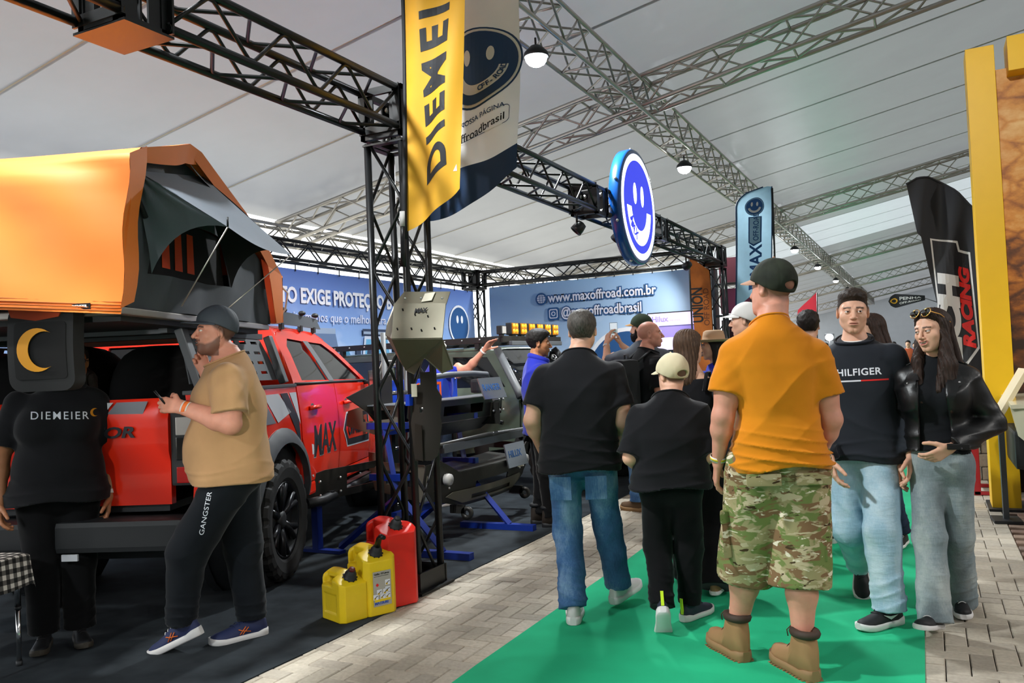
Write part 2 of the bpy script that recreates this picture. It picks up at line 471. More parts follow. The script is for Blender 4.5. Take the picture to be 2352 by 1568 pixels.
def hand_field(wr, d, n, s, L, curl, spread=1., thumb=(.75, .55, .3), grip=0.):
    """hand at wrist wr: d towards the fingers, n palm normal, s thumb side; curl one angle per finger"""
    d, s = nrm(d), np.asarray(s, float); s = nrm(s-d*(s@d)); n0 = np.asarray(n, float); n = nrm(np.cross(d, s))
    if n@n0 < 0: n = -n
    k = L/.19; wr = np.asarray(wr, float)
    segs = []; fing = []
    offs = (.029, .0095, -.0105, -.029); al = (.092, .097, .091, .081); fl = (.074, .082, .075, .058)
    for i in range(4):
        kn = wr+k*(d*al[i]+s*offs[i]+n*(.004 if i in (1, 2) else 0))
        segs.append((wr+k*(d*.012+s*offs[i]*.55), kn, k*.0170, k*.0130))
        a = curl[i]*.55; p = kn; dr = d+s*(offs[i]*2.2*spread); ch = []
        for j, (fr, rr) in enumerate(((.46, .0106), (.31, .0098), (.25, .0088))):
            dd = nrm(dr)*math.cos(a)+n*math.sin(a); q = p+dd*fl[i]*fr*k
            ch.append((p, q, k*rr, k*(rr-.001))); p = q; a += curl[i]*(.9 if j == 0 else .6)
        fing.append(ch)
    th = []; p = wr+k*(d*.024+s*.024+n*.004); a, b_, c_ = thumb
    for j, (ln, rr) in enumerate(((.044, .0145), (.034, .0120), (.027, .0104))):
        sd = a*(1-.33*j*(1+grip)); dd = nrm(d*1.0*(.75)+s*sd+n*(b_*.6+grip*.35*j)); q = p+dd*ln*k
        th.append((p, q, k*rr, k*(rr-.0012))); p = q
    def f(P):
        r = None
        for a_, b2, ra, rb in segs:
            t = rc(P, a_, b2, ra, rb, n, .82); r = t if r is None else smin(r, t, .014*k)
        for ch in fing:
            g = None
            for a_, b2, ra, rb in ch:
                t = rc(P, a_, b2, ra, rb); g = t if g is None else smin(g, t, .003*k)
            r = smin(r, g, .004*k)
        g = None
        for a_, b2, ra, rb in th:
            t = rc(P, a_, b2, ra, rb); g = t if g is None else smin(g, t, .004*k)
        return smin(r, g, .012*k)
    tips = [ch[-1][1] for ch in fing]+[th[-1][1]]
    return f, tips
# ------------------------------------------------------------------ skin, eyes, shoes
def skin(name, col): return mat('skin_'+name, col, .5, sss=.12, var=.06, vscale=30, bump=.015, bscale=260, attr='tint', spec=.4)
M_EYEW = mat('eye_white', '#cfc6bf', .25); M_IRIS = mat('eye_iris', '#2b1a10', .15); M_LASH = mat('lash', '#17100d', .7); M_TOOTH = mat('teeth', '#efe9dd', .3)
def eye_mesh():
    n, rg = 20, 14; b = MB()
    pr = [(max(1e-6, math.sin(math.pi*i/rg)), math.cos(math.pi*i/rg)) for i in range(rg+1)]
    b.lathe([(r*.0121, z*.0121) for r, z in pr], n, Matrix.Rotation(-math.pi/2, 4, 'X'))
    me = b.me('eye'); me.materials.append(M_EYEW); me.materials.append(M_IRIS)
    for p in me.polygons:
        if p.center.normalized().y > .87: p.material_index = 1
    return me
EYE = eye_mesh()
def ring_loft(b, rings, caps=True, smooth=True):
    n = len(rings[0]); vv = [[b.b.verts.new(p) for p in r] for r in rings]
    for A, B in zip(vv[:-1], vv[1:]):
        for j in range(n):
            try: q = b.b.faces.new((A[j], A[(j+1) % n], B[(j+1) % n], B[j])); q.smooth = smooth; q.material_index = b.mi
            except ValueError: pass
    if caps:
        for A in (vv[0][::-1], vv[-1]):
            q = b.b.faces.new(A); q.material_index = b.mi
def shoe(parent, ank, yaw, pitch, L, style, mu, ms, ml=None, mx=None):
    """shoe at ankle point: upper, sole, laces as parts; toe along +y of the shoe"""
    e = bpy.data.objects.new('shoe', None); COL.objects.link(e); e.parent = parent; e.empty_display_size = .05
    e.location = ank; e.rotation_euler = (pitch, 0, yaw)
    k = L/.29; az = -.095
    S = [-.078, -.07, -.05, -.02, .02, .06, .10, .14, .175, .197, .206]
    W = [.010, .024, .033, .036, .036, .038, .044, .047, .041, .026, .008]
    boot, canvas = style == 'boot', style == 'canvas'
    th = .034 if boot else .026 if canvas else .032
    # sole
    b = MB(); rings = []
    for y, wd in zip(S, W):
        hh = th*(1.25 if y < -.02 and not canvas else 1.); lift = 0. if y < .12 or canvas else (y-.12)**2*1.6
        wd2 = wd+.005; y2 = y*1.03
        rings.append([(x*k, y2*k, (z+az)*k) for x, z in ((-wd2*.9, lift), (wd2*.9, lift), (wd2, lift+.006), (wd2*1.02, hh*.6+lift), (wd2*.97, hh+lift), (-wd2*.97, hh+lift), (-wd2*1.02, hh*.6+lift), (-wd2, lift+.006))])
    ring_loft(b, rings)
    if boot:
        for y, wd in zip(np.linspace(-.07, .17, 13), np.interp(np.linspace(-.07, .17, 13), S, W)):
            for sg in (-1, 1): b.box((sg*(wd+.002)*k, y*k, (az-.004)*k), (.02*k, .011*k, .016*k))
    so = b.build('sole', ms, e)
    # upper
    b = MB(); rings = []
    T = [.055, .085, .105, .112, .108, .092, .074, .062, .052, .040, .030] if not boot else [.06, .15, .175, .18, .175, .105, .088, .078, .07, .058, .04]
    if canvas: T = [.05, .075, .088, .095, .09, .074, .062, .054, .048, .040, .03]
    for y, wd, tp in zip(S, W, T):
        b0 = th*.8; lift = 0 if y < .12 else (y-.12)**2*1.6; n = 14; r = []
        wt = wd*(.74 if y < .03 else .8)
        for j in range(n):
            a = math.pi*j/(n-1); cx_, sz = math.cos(a), max(0., math.sin(a))
            pw = .55 if y < .04 else .75
            x = math.copysign(abs(cx_)**.8, cx_)*(wd*(1-sz)+wt*sz) if y >= .04 else math.copysign(abs(cx_)**.5, cx_)*(wd*(1+(.32 if boot else -.25)*sz))
            r.append((x*k, y*k, (az+b0+lift+(tp-b0)*sz**pw)*k))
        r += [(-wd*.5*k, y*k, (az+b0*.7)*k), (wd*.5*k, y*k, (az+b0*.7)*k)]
        rings.append(r)
    ring_loft(b, rings); b.build('upper', mu, e)
    if boot:
        c = MB(); c.tube([(.040*k*math.cos(a), (-.020+.052*math.sin(a))*k, .080*k) for a in np.linspace(0, 2*math.pi, 21)[:-1]], .017*k, 8, closed=True); c.build('padded_collar', mx, e)
    ml = ml or mu
    b = MB(); ys = (.035, .055, .075, .095) if not boot else (.03, .042, .056, .074, .092)
    for y in ys:
        z = np.interp(y, S, T)+az+.002; wd = .021 if not boot else .018
        b.tube([(x*k, (y+.008*x/wd)*k, (z+.004-(abs(x)/wd)**2*.010)*k) for x in np.linspace(-wd, wd, 6)], .0026*k, 5)
    if boot:
        for sg in (-1, 1): b.tube([(0, .026*k, .085*k), (sg*.02*k, .045*k, .09*k), (sg*.03*k, .06*k, .07*k), (sg*.026*k, .06*k, .045*k)], .0024*k, 5)
    b.build('laces', ml, e)
    return e
M_HAIRS = {}
def hair_mat(name, col, col2=None):
    k = 'hair_'+name
    if k in MATS: return MATS[k]
    return mat(k, col, .6, var=.5, vscale=150, bump=.30, bscale=330, stretch=(1, 1, .18), spec=.35)
def base(H, w=1., fem=False):
    sw = (.107 if not fem else .093)*H*w; L = dict(H=H, w=w, fem=fem)
    k = H/1.75
    L['pelvis'] = (0, 0); L['neck'] = (0, -.01); L['tyaw'] = 0.
    # torso: z fraction, half width, half depth
    if fem: L['torso'] = [(.44, .165, .115), (.50, .178, .122), (.56, .155, .105), (.62, .128, .092), (.70, .148, .108), (.745, .162, .10), (.785, .158, .085), (.81, .130, .074), (.83, .088, .062), (.848, .056, .052), (.885, .024, .028)]
    else: L['torso'] = [(.44, .165, .115), (.50, .172, .125), (.56, .162, .118), (.62, .158, .112), (.70, .178, .118), (.745, .190, .113), (.785, .188, .098), (.81, .158, .088), (.83, .108, .076), (.848, .070, .064), (.865, .050, .052), (.885, .026, .03)]
    L['torso'] = [(z*H, a*k*w, b*k*w) for z, a, b in L['torso']]
    L['sh'] = [(-sw, 0, .785*H), (sw, 0, .785*H)]
    L['el'] = [(-sw-.055*w, -.03, .625*H), (sw+.055*w, -.03, .625*H)]
    L['wr'] = [(-sw-.06*w, .04, .485*H), (sw+.06*w, .04, .485*H)]
    L['hand'] = [dict(), dict()]
    L['head'] = (0, .015, .932*H); L['hrot'] = (0, 0, 0); L['hs'] = H*.13/.23 if H > 1.5 else .215/.23*1.0
    L['hip'] = [(-.085*k, 0, .51*H), (.085*k, 0, .51*H)]
    L['kn'] = [(-.09*k, .015, .275*H), (.09*k, .015, .275*H)]
    L['an'] = [(-.09*k, -.01, .095), (.09*k, -.01, .095)]
    L['fyaw'] = (8, -8); L['fpitch'] = (0, 0); L['shoeL'] = .165*H
    L['face'] = True; L['res'] = 1.
    return L
def person(label, pos, heading, S, group=None):
    root = thing('person', label, 'person', (pos[0], pos[1], 0), R(heading), group)
    H, w, k = S['H'], S['w'], S['H']/1.75; rs = S['res']
    tz = S['torso']; zs = [t[0] for t in tz]; px, py = S['pelvis']; nx, ny = S['neck']
    z0, z1 = .5*H, .86*H; cx = [px+(nx-px)*max(0, min(1.2, (z-z0)/(z1-z0))) for z in zs]
    cyy = [py+(ny-py)*max(0, min(1.2, (z-z0)/(z1-z0)))+S.get('bend', 0)*math.sin(math.pi*max(0, min(1, (z-z0)/(z1-z0)))) for z in zs]
    T = Loft(zs, [t[1] for t in tz], [t[2] for t in tz], cx, cyy, R(S['tyaw']))
    Rh = rot3(*[R(a) for a in S['hrot']]); hc = np.array(S['head'], float); hs = S['hs']
    hf = head_field(S['face'], S['fem'], S.get('jaw', 1.), S.get('smile', 0.), S.get('nosek', 1.), S.get('heavy', 0.))
    def toH(P): return ((P-hc.astype(F32))@Rh.astype(F32)/F32(hs)).astype(F32)
    def fromH(p): return hc+Rh@(np.asarray(p, float)*hs)
    nb = np.array([nx, ny-.005, .84*H]); nt = fromH((0, -.025, -.055)); nr = (.046 if S['fem'] else .0535*(1+.3*(w-1)))*k*S.get('neckr', 1.)
    bumps = S.get('bumps', [])
    def torso_skin(P):
        d = T(P, -.004)
        for c, r in bumps: d = smin(d, ell(P, c, r), .05)
        return d
    def head(P):
        d = hf(toH(P))*hs
        d = smin(d, rc(P, nb, nt, nr*1.1, nr*.90), .010)
        return smin(d, np.maximum(torso_skin(P), .8*H-P[:, 2]), .04)
    chunks = []; tints = []
    hr = (.0031 if S['face'] else .0052)*rs
    lo = np.minimum(hc-.15*hs, nb-.13); hi = np.maximum(hc+.15*hs, nb+.13); lo[2] = .80*H
    Vh, Fh = sdf_mesh(head, lo, hi, hr, 1 if S['face'] else 0); chunks.append((Vh, Fh))
    q = (Vh-hc)@Rh/hs
    tint = np.zeros((len(Vh), 4), np.float32)
    def paint(mask, col, amt):
        m = np.clip(mask*amt, 0, 1)[:, None]; a = tint[:, 3:4]; c = np.array(lin(col), np.float32)
        na = np.maximum(a, m); tint[:, :3] = np.where(na > 0, (tint[:, :3]*a*(1-m)+c*m)/np.maximum(a*(1-m)+m, 1e-6), 0); tint[:, 3:4] = a*(1-m)+m
    ax = np.abs(q[:, 0])
    if S['face']:
        sm = S.get('smile', 0.); zz = q[:, 2]+.0605-sm*.25*ax
        lw = .0235+.006*sm; lh = (.0088+.006*(sm > .3))*np.sqrt(np.clip(1-(ax/lw)**2, 0, 1))
        paint(np.clip((lh-np.abs(zz-.0003))/.0025, 0, 1)*(q[:, 1] > .08), S.get('lip', '#a8605a'), .7)
        if sm > .3:
            paint(((ax < .020) & (np.abs(zz) < .0065) & (q[:, 1] > .075) & (q[:, 1] < .0975))*1., '#5a211d', .9)
            paint(((ax < .017) & (zz > -.0012) & (zz < .0062) & (q[:, 1] > .075) & (q[:, 1] < .097))*1., '#e6dfd4', .95)
        br = np.exp(-((q[:, 2]-(.0245+.05*ax*(ax < .035)-.12*np.maximum(0, ax-.035)))/.0046)**2)*(ax > .012)*(ax < .052)*(q[:, 1] > .04)
        paint(br, S.get('brow', '#1d130d'), 1.)
        e = np.exp(-(((ax-.031)/.016)**2+((q[:, 2]-.0075)/.0028)**2)**2)*(q[:, 1] > .07)
        paint(e, '#2a1a14', .6 if not S['fem'] else .9)
    if S.get('stubble'):
        zl = np.interp(q[:, 1], [-.02, .0, .03, .06, .1], [-.0, -.02, -.048, -.06, -.048])
        mk = np.clip((zl-q[:, 2])/.012, 0, 1)*(q[:, 2] > -.125)*(q[:, 1] > -.01)
        mo = np.exp(-((q[:, 2]+.0475)/.007)**2)*(ax < .032)*(q[:, 1] > .08)
        paint(np.clip(mk+mo, 0, 1), S.get('hairc', '#221811'), S['stubble'])
    if S.get('buzz'):
        zl = np.interp(q[:, 1], [-.09, -.04, -.015, .02, .05, .09], [-.07, -.05, -.01, .01, .045, .06])
        paint(np.clip((q[:, 2]-zl)/.02, 0, 1)*np.clip((.09-q[:, 2])/.03, 0, 1)*(q[:, 1] < .06), S.get('hairc', '#221811'), S['buzz'])
    tints.append(tint)
    # arms
    top = S.get('top', {}); slv = top.get('sleeve', .6)
    ak = S.get('armr', 1.)*(1. if not S['fem'] else .84)*k*(1+.4*(w-1))
    ends = []
    for i in (0, 1):
        sh, el, wr = [np.array(S[n_][i], float) for n_ in ('sh', 'el', 'wr')]
        hd = S['hand'][i]; dd = hd.get('d', nrm(wr-el)); sg = -1 if i == 0 else 1
        n_ = hd.get('n', (-sg, 0, 0)); s_ = hd.get('s', (0, 1, 0))
        hfun, tips = hand_field(wr+nrm(wr-el)*.005, dd, n_, s_, .108*H*hd.get('k', 1.), hd.get('curl', (.35, .42, .5, .55)), hd.get('spread', .6), hd.get('thumb', (.75, .55, .3)), hd.get('grip', 0.))
        ends.append((wr, el, sh, tips))
        if hd.get('skip'): continue
        side = nrm(np.cross(nrm(wr-el), nrm(hd.get('n', (-sg, 0, 0)))))
        wn = nrm(n_)
        def arm(P, sh=sh, el=el, wr=wr, hfun=hfun, wn=wn):
            mid = el+(wr-el)*.28
            d = rc(P, sh, el, .054*ak, .043*ak)
            d = smin(d, ell(P, sh+(el-sh)*.55, np.array((.052, .052, .085))*ak), .03)
            d = smin(d, rc(P, el, mid, .043*ak, .046*ak), .02)
            d = smin(d, rc(P, mid, wr, .046*ak, .0285*ak, wn, .82), .02)
            return smin(d, hfun(P), .016)
        pts = np.array([el, wr, sh]+tips); pad = .065*ak
        V, Fq = sdf_mesh(arm, pts.min(0)-pad, pts.max(0)+pad, (.0042 if H > 1 else .005)*rs*(1. if not hd.get('fine') else .75))
        chunks.append((V, Fq)); t = np.zeros((len(V), 4), np.float32)
        tints.append(t)
    V, Fq = sdf_mesh(lambda P: smin(T(P, -.03), rc(P, S['sh'][0], S['sh'][1], .04*k, .04*k), .03), (min(cx)-.3, min(cyy)-.25, .5*H), (max(cx)+.3, max(cyy)+.25, .87*H), .016); chunks.append((V, Fq)); tints.append(np.zeros((len(V), 4), np.float32))
    bot = S.get('bottom', {})
    if bot.get('short') or S.get('bareleg'):
        for i in (0, 1):
            kn, an = np.array(S['kn'][i], float), np.array(S['an'][i], float); ck = S.get('calf', 1.)*k
            def leg(P, kn=kn, an=an):
                c = kn+(an-kn)*.3+np.array((0, -.018, 0))
                d = rc(P, kn+(0, 0, .1), kn, .07*ck, .058*ck); d = smin(d, rc(P, kn, c, .056*ck, .060*ck), .03)
                return smin(d, rc(P, c, an+(0, 0, -.02), .058*ck, .033*ck), .03)
            pts = np.array([kn+(0, 0, .06), an]); V, Fq = sdf_mesh(leg, pts.min(0)-.09, pts.max(0)+.09, .0075)
            chunks.append((V, Fq)); tints.append(np.zeros((len(V), 4), np.float32))
    me = np_mesh('body', chunks)
    at = me.color_attributes.new('tint', 'FLOAT_COLOR', 'POINT')
    tt = np.concatenate(tints)
    if len(tt) == len(me.vertices): at.data.foreach_set('color', tt.ravel())
    mesh_obj('body', me, S['skin'], root)
    if S['face']:
        for sg in (-1, 1):
            o = mesh_obj('eye', EYE, None, root); o.location = fromH((sg*.031, .0778, .0045)); o.scale = (hs,)*3
            ga = S.get('gaze', (0, 0)); o.rotation_euler = (Matrix(Rh.tolist()) @ Euler((R(ga[1]), 0, R(ga[0]))).to_matrix()).to_euler()
    # hair, beard, cap
    def hsub(name, f, m, h, lo=(-.13, -.15, -.16), hi=(.13, .16, .15)):
        V, Fq = sdf_mesh(f, lo, hi, h)
        if len(V) == 0: return None
        me = np_mesh(name, [(fromHv(V), Fq)]); return mesh_obj(name, me, m, root)
    def fromHv(V): return hc+(V*hs)@Rh.T
    hq = head_field(False, S['fem'], S.get('jaw', 1.), 0, 1, S.get('heavy', 0.), ears=False)
    def skull(P):
        d = ell(P, (0, -.014, .032), (.0745, .095, .083)); return smin(d, ell(P, (0, .018, -.03), (.062, .066, .08)), .03)
    for hp in S.get('hair', []):
        kind = hp['kind']; hm = hair_mat(*hp['mat']); res = hp.get('h', .0045)*rs
        if kind == 'short':
            ly, lz = hp.get('line', ([-.095, -.05, -.028, -.005, .012, .03, .05, .08, .1], [-.075, -.07, -.035, .015, -.012, .02, .04, .062, .07]))
            t0, t1 = hp.get('t', (.004, .016)); fr = hp.get('front', 0.); tex = hp.get('tex', .0025)
            def f(P):
                th = (t0+(t1-t0)*np.clip((P[:, 2]-hp.get('z0', .0))/hp.get('zr', .09), 0, 1))*(0. if S.get('cap') and False else 1.)+fr*np.clip(P[:, 1]/.08, 0, 1)*np.clip((P[:, 2]-.06)/.04, 0, 1)
                zz_ = np.interp(P[:, 1], ly, lz).astype(F32)
                th = th*np.clip((P[:, 2]-zz_+.003)/hp.get('taper', .022), .05, 1)
                d = hq(P)-th+tex*wav(P, 1.3, 150, 140, 120)*np.clip(th/.008, .15, 1)
                return smax(d, (np.interp(P[:, 1], ly, lz)-P[:, 2]).astype(F32)*.75, .004)
            hsub('hair', f, hm, res)
        elif kind == 'long':
            segs = hp['segs']; cut = hp.get('line', ([-.1, -.02, .0, .03, .06, .085, .1], [-.3, -.3, -.06, .03, .055, .072, .08])); N = hp.get('n', 60)
            t0 = hp.get('t', .016); part_ = hp.get('part', 0.)
            pts = np.array([p for a, b_, *_ in segs for p in (a, b_)]+[(-.1, -.12, -.1), (.1, .12, .14)])
            def f(P):
                d = hq(P)-(t0*(1-.45*np.exp(-((P[:, 0]-part_)/.007)**2)*(P[:, 1] > -.03))*np.clip((P[:, 2]-np.interp(P[:, 1], *cut)+.002)/.022, .08, 1)).astype(F32)
                d = smax(d, (np.interp(P[:, 1], *cut)-P[:, 2]).astype(F32)*.7, .003)
                for s_ in segs:
                    a, b_, ra, rb = s_[:4]; sd = s_[4] if len(s_) > 4 else None; fl = s_[5] if len(s_) > 5 else 1.
                    d = smin(d, rc(P, a, b_, ra, rb, sd, fl), .022)
                an_ = np.arctan2(P[:, 0], -P[:, 1]+.02)
                d = d+hp.get('amp', .0028)*(np.sin(an_*N+2.5*np.sin(P[:, 2]*14))+.6*np.sin(an_*N*1.9+P[:, 2]*25))
                if hp.get('clip'): 
                    for c, r in hp['clip']: d = smax(d, -ell(P, c, r), .008)
                return d
            hsub('hair', f, hm, res, pts.min(0)-.06, pts.max(0)+.06)
        elif kind == 'beard':
            zl0 = hp.get('line', ([-.03, -.005, .02, .045, .07, .1], [.0, -.005, -.04, -.05, -.044, -.04])); th = hp.get('t', .007)
            def f(P):
                d = hf(P)-th*np.clip((np.interp(P[:, 1], *zl0)-P[:, 2])/.03+.25, 0, 1)+.002*wav(P, .4, 260, 240, 210)
                d = smax(d, (P[:, 2]-np.interp(P[:, 1], *zl0)).astype(F32)*.7, .004)
                d = smax(d, -.006-P[:, 1], .004)
                m = P.copy(); m[:, 0] = np.abs(m[:, 0])
                return smax(d, -ell(m, (0, .1, -.0585), (.024, .03, .0125)), .003)
            hsub('beard', f, hm, res*.75)
    if S.get('cap'):
        c = S['cap']; tl = c.get('tilt', 0.); ly, lz = c.get('line', ([-.11, -.06, 0, .06, .1], [-.012, .008, .03, .045, .05])); M2 = rot3(R(c.get('turn', 0)), 0, 0)
        Mi = M2.astype(F32)
        def f(P):
            P = P@Mi
            d = ell(P, (0, -.012, .035+c.get('tall', 0)*.5), (.0745+.0155, .095+.0145, .083+.014+c.get('tall', 0)))
            d = np.minimum(d, 9)
            if c.get('flatfront'): d = smin(d, ell(P, (0, .03, .07), (.06, .062, .05)), .02)
            d = d+.0012*np.cos(np.arctan2(P[:, 0], P[:, 1])*6)**40*.8
            d = d+c.get('wr', .0012)*wav(P, 2., 40, 35, 30)
            d = smax(d, (np.interp(P[:, 1], ly, lz)-P[:, 2]).astype(F32), .003)
            if c.get('hole'): d = np.maximum(d, -ell(P, (0, -.11, c['hole']), (.036, .05, .019)) if True else d)
            return d
        co = hsub('cap', f, c['mat'], .0042*rs, (-.13, -.16, -.05), (.13, .14, .19))
        # brim
        b = MB(); rows = []
        bl, dr = c.get('len', .075), c.get('droop', .02)
        fz = float(np.interp(.09, ly, lz))
        for i in range(8):
            t = i/7; row = []
            for j in range(17):
                u = -1+j/8; a = u*R(72)
                r0x, r0y = .088*math.sin(a), -.012+.105*math.cos(a)
                ext = bl*t*max(.0, math.cos(u*math.pi/2))**.45
                row.append((r0x*(1-.02*t), r0y+ext, fz+.004-dr*u*u-(.10*ext+dr*.35*t)+c.get('up', 0)*t))
            rows.append(row)
        for sgn, dz in ((1, .0018), (-1, -.0018)):
            for A, B in zip(rows[:-1], rows[1:]):
                for j in range(16):
                    q4 = [(A[j][0], A[j][1], A[j][2]+dz), (A[j+1][0], A[j+1][1], A[j+1][2]+dz), (B[j+1][0], B[j+1][1], B[j+1][2]+dz), (B[j][0], B[j][1], B[j][2]+dz)]
                    b._new(q4, [(0, 1, 2, 3)], None, True)
        for j in range(16):
            A = rows[-1]; b._new([(A[j][0], A[j][1], A[j][2]+.0018), (A[j+1][0], A[j+1][1], A[j+1][2]+.0018), (A[j+1][0], A[j+1][1], A[j+1][2]-.0018), (A[j][0], A[j][1], A[j][2]-.0018)], [(0, 1, 2, 3)])
        me = b.me('brim')
        for v in me.vertices: v.co = fromH(M2@np.array(v.co))
        mesh_obj('brim', me, c.get('bmat', c['mat']), co)
        if c.get('button'):
            bb = MB(); bb.sphere((0, 0, 0), .006, 10, 6); o = bb.build('button', c.get('bmat', c['mat']), co); o.location = fromH((0, -.012, .133+c.get('tall', 0)*1.5))
    # clothes
    out = dict(root=root, T=T, fromH=fromH, ends=ends, Rh=Rh)
    def make_top(top, slv):
        hem = top['hem']; infl = top.get('infl', .018); amp = top.get('amp', .004); sd = top.get('seed', 1.)
        tz2 = [t for t in tz]; za = [hem-.02]+[t[0] for t in tz2 if t[0] > hem]
        ia = lambda z, j: float(np.interp(z, zs, [t[j] for t in tz]))
        fl = top.get('flare', [])  # (z, da, db)
        fa = lambda z, j: float(np.interp(z, [q_[0] for q_ in fl], [q_[j] for q_ in fl])) if fl else 0.
        TL = Loft(za, [ia(z, 1)+fa(z, 1) for z in za], [ia(z, 2)+fa(z, 2) for z in za], [float(np.interp(z, zs, cx)) for z in za], [float(np.interp(z, zs, cyy)) for z in za], R(S['tyaw']), p=top.get('p', 2.4))
        sr0, sr1 = top.get('sr', (.061*ak/k, .066*ak/k)); sr0 *= k; sr1 *= k
        nkp = np.array((nx, ny, top.get('nz', .858*H))); nkn = nrm((0, top.get('ntilt', .38), 1.)); c_, s_ = math.cos(R(S['tyaw'])), math.sin(R(S['tyaw']))
        nkn = np.array((nkn[0]*c_-nkn[1]*s_, nkn[0]*s_+nkn[1]*c_, nkn[2]))
        nkn = nrm(nkn)
        wz0, wz1 = top.get('bunch', (hem, hem+.16)); bamp = top.get('bamp', .006)
        def shirt(P):
            d = TL(P, infl, cap=False)
            for c, r in bumps: d = smin(d, ell(P, c, np.asarray(r)+infl), .05)
            for i in (0, 1):
                wr, el, sh, _ = ends[i]; u = nrm(el-sh)
                if slv <= 0: continue
                if slv <= 1:
                    e = sh+(el-sh)*slv
                    a = rc(P, sh, e+u*.05, sr0, sr1+.05*(sr1-sr0))+amp*.6*wav(P, sd+i, 22, 22, 30)
                    a = np.maximum(a, plane(P, e, u))
                else:
                    a = rc(P, sh, el, sr0, sr1*.92); u2 = nrm(wr-el); e2 = wr-u2*.012
                    b2 = rc(P, el, wr+u2*.05, sr1*.92, sr1*top.get('cuff', .66)); a = smin(a, b2, .02)
                    ring = np.clip(1-np.linalg.norm(P-el.astype(F32), axis=1)/.13, 0, 1)+np.clip(1-np.linalg.norm(P-(wr+(el-wr)*.25).astype(F32), axis=1)/.12, 0, 1)
                    a = a+amp*(.5+1.5*ring)*crease(P, sd+i*2, 18, 18, 45)+amp*.5*wav(P, sd, 14, 14, 16)
                    a = np.maximum(a, plane(P, e2, u2))
                d = smin(d, a, top.get('armk', .035))
            m = np.clip((wz1-P[:, 2])/(wz1-wz0), 0, 1)
            d = d+amp*(.6*wav(P, sd, 12, 10, 7)+1.2*crease(P, sd+1, 8, 8, 14))*(1-.5*m)+bamp*m*crease(P, sd+3, 6, 8, top.get('bf', 45))*1.5-.004*m
            d = np.maximum(d, hem+top.get('hemw', .012)*np.sin(P[:, 0]*14+sd)-P[:, 2])
            d = smax(d, plane(P, nkp, nkn)*1., .006)
            if top.get('open'):
                oz, ow, ox = top['open']; wv_ = np.interp(P[:, 2], oz, ow); cxz = np.interp(P[:, 2], zs, cx)
                d = smax(d, np.minimum(wv_-np.abs(P[:, 0]-cxz-ox), 9)*.8*(P[:, 1] > np.interp(P[:, 2], zs, cyy))+(-9)*(P[:, 1] <= np.interp(P[:, 2], zs, cyy)), .004)
            return d
        pts = np.array([ends[i][2]+(ends[i][1]-ends[i][2])*min(1, max(0, slv)) for i in (0, 1)]+([ends[i][0] for i in (0, 1)] if slv > 1 else []))
        amax = max(t[1] for t in tz)+.09; bmax = max(t[2] for t in tz)+.1
        lo = np.minimum(np.array([min(cx)-amax, min(cyy)-bmax, hem-.03]), pts.min(0)-.10); hi = np.maximum(np.array([max(cx)+amax, max(cyy)+bmax, .90*H]), pts.max(0)+.1)
        lo[2] = min(lo[2], hem-.03)
        V, Fq = sdf_mesh(shirt, lo, hi, top.get('h', .0085)*rs, 1)
        me = np_mesh('shirt', [(V, Fq)]); out['shirt'] = mesh_obj(top.get('name', 'shirt'), me, top['mat'], root)
        if top.get('collar'):
            cc = top['collar']; b = MB()
            th = np.linspace(0, 2*math.pi, 33)[:-1]; ctr = nkp+nkn*-.004; e1 = nrm(np.cross(nkn, (0, 1, 0))); e2 = nrm(np.cross(nkn, e1))
            rr = cc.get('r', nr*1.28)
            bt = BVHTree.FromPolygons([v.co for v in me.vertices], [tuple(q_.vertices) for q_ in me.polygons]); c0 = nkp-nkn*.010; rp = []
            for t in th:
                dv_ = e1*math.cos(t)+e2*math.sin(t); h_ = bt.ray_cast(Vector(c0), Vector(dv_), .25); rp.append((np.array(h_[0]) if h_[0] is not None else c0+dv_*rr)+nkn*.006)
            b.tube([tuple(p_) for p_ in rp], cc.get('t', .009), 8, closed=True, flat=cc.get('fl', 1.4)); b.build('neckband', cc.get('mat', top['mat']), out['shirt'])
    if top: make_top(top, slv)
    if S.get('jacket'):
        sh_ = out.get('shirt'); make_top(S['jacket'], S['jacket'].get('sleeve', 1.2)); out['jacket'] = out['shirt']; out['shirt'] = sh_
    if bot:
        rad = bot['r']; amp = bot.get('amp', .004); sd = bot.get('seed', .5); wz = bot.get('waist', (top['hem']+.05) if top else .6*H)
        za = [.40*H]+[t[0] for t in tz if .42*H < t[0] < wz]+[wz+.03]
        ia = lambda z, j: float(np.interp(z, zs, [t[j] for t in tz])); inf2 = bot.get('infl', .004)
        za2 = za
        TL2 = Loft(za2, [ia(max(z, .46*H), 1) for z in za2], [ia(max(z, .46*H), 2) for z in za2], [float(np.interp(z, zs, cx)) for z in za2], [float(np.interp(z, zs, cyy)) for z in za2], R(S.get('pyaw', S['tyaw']*.4)))
        crz = bot.get('crotch', .445*H); kz0 = (S['kn'][0][2]+S['kn'][1][2])/2+.06; hz0 = S['hip'][0][2]-.08
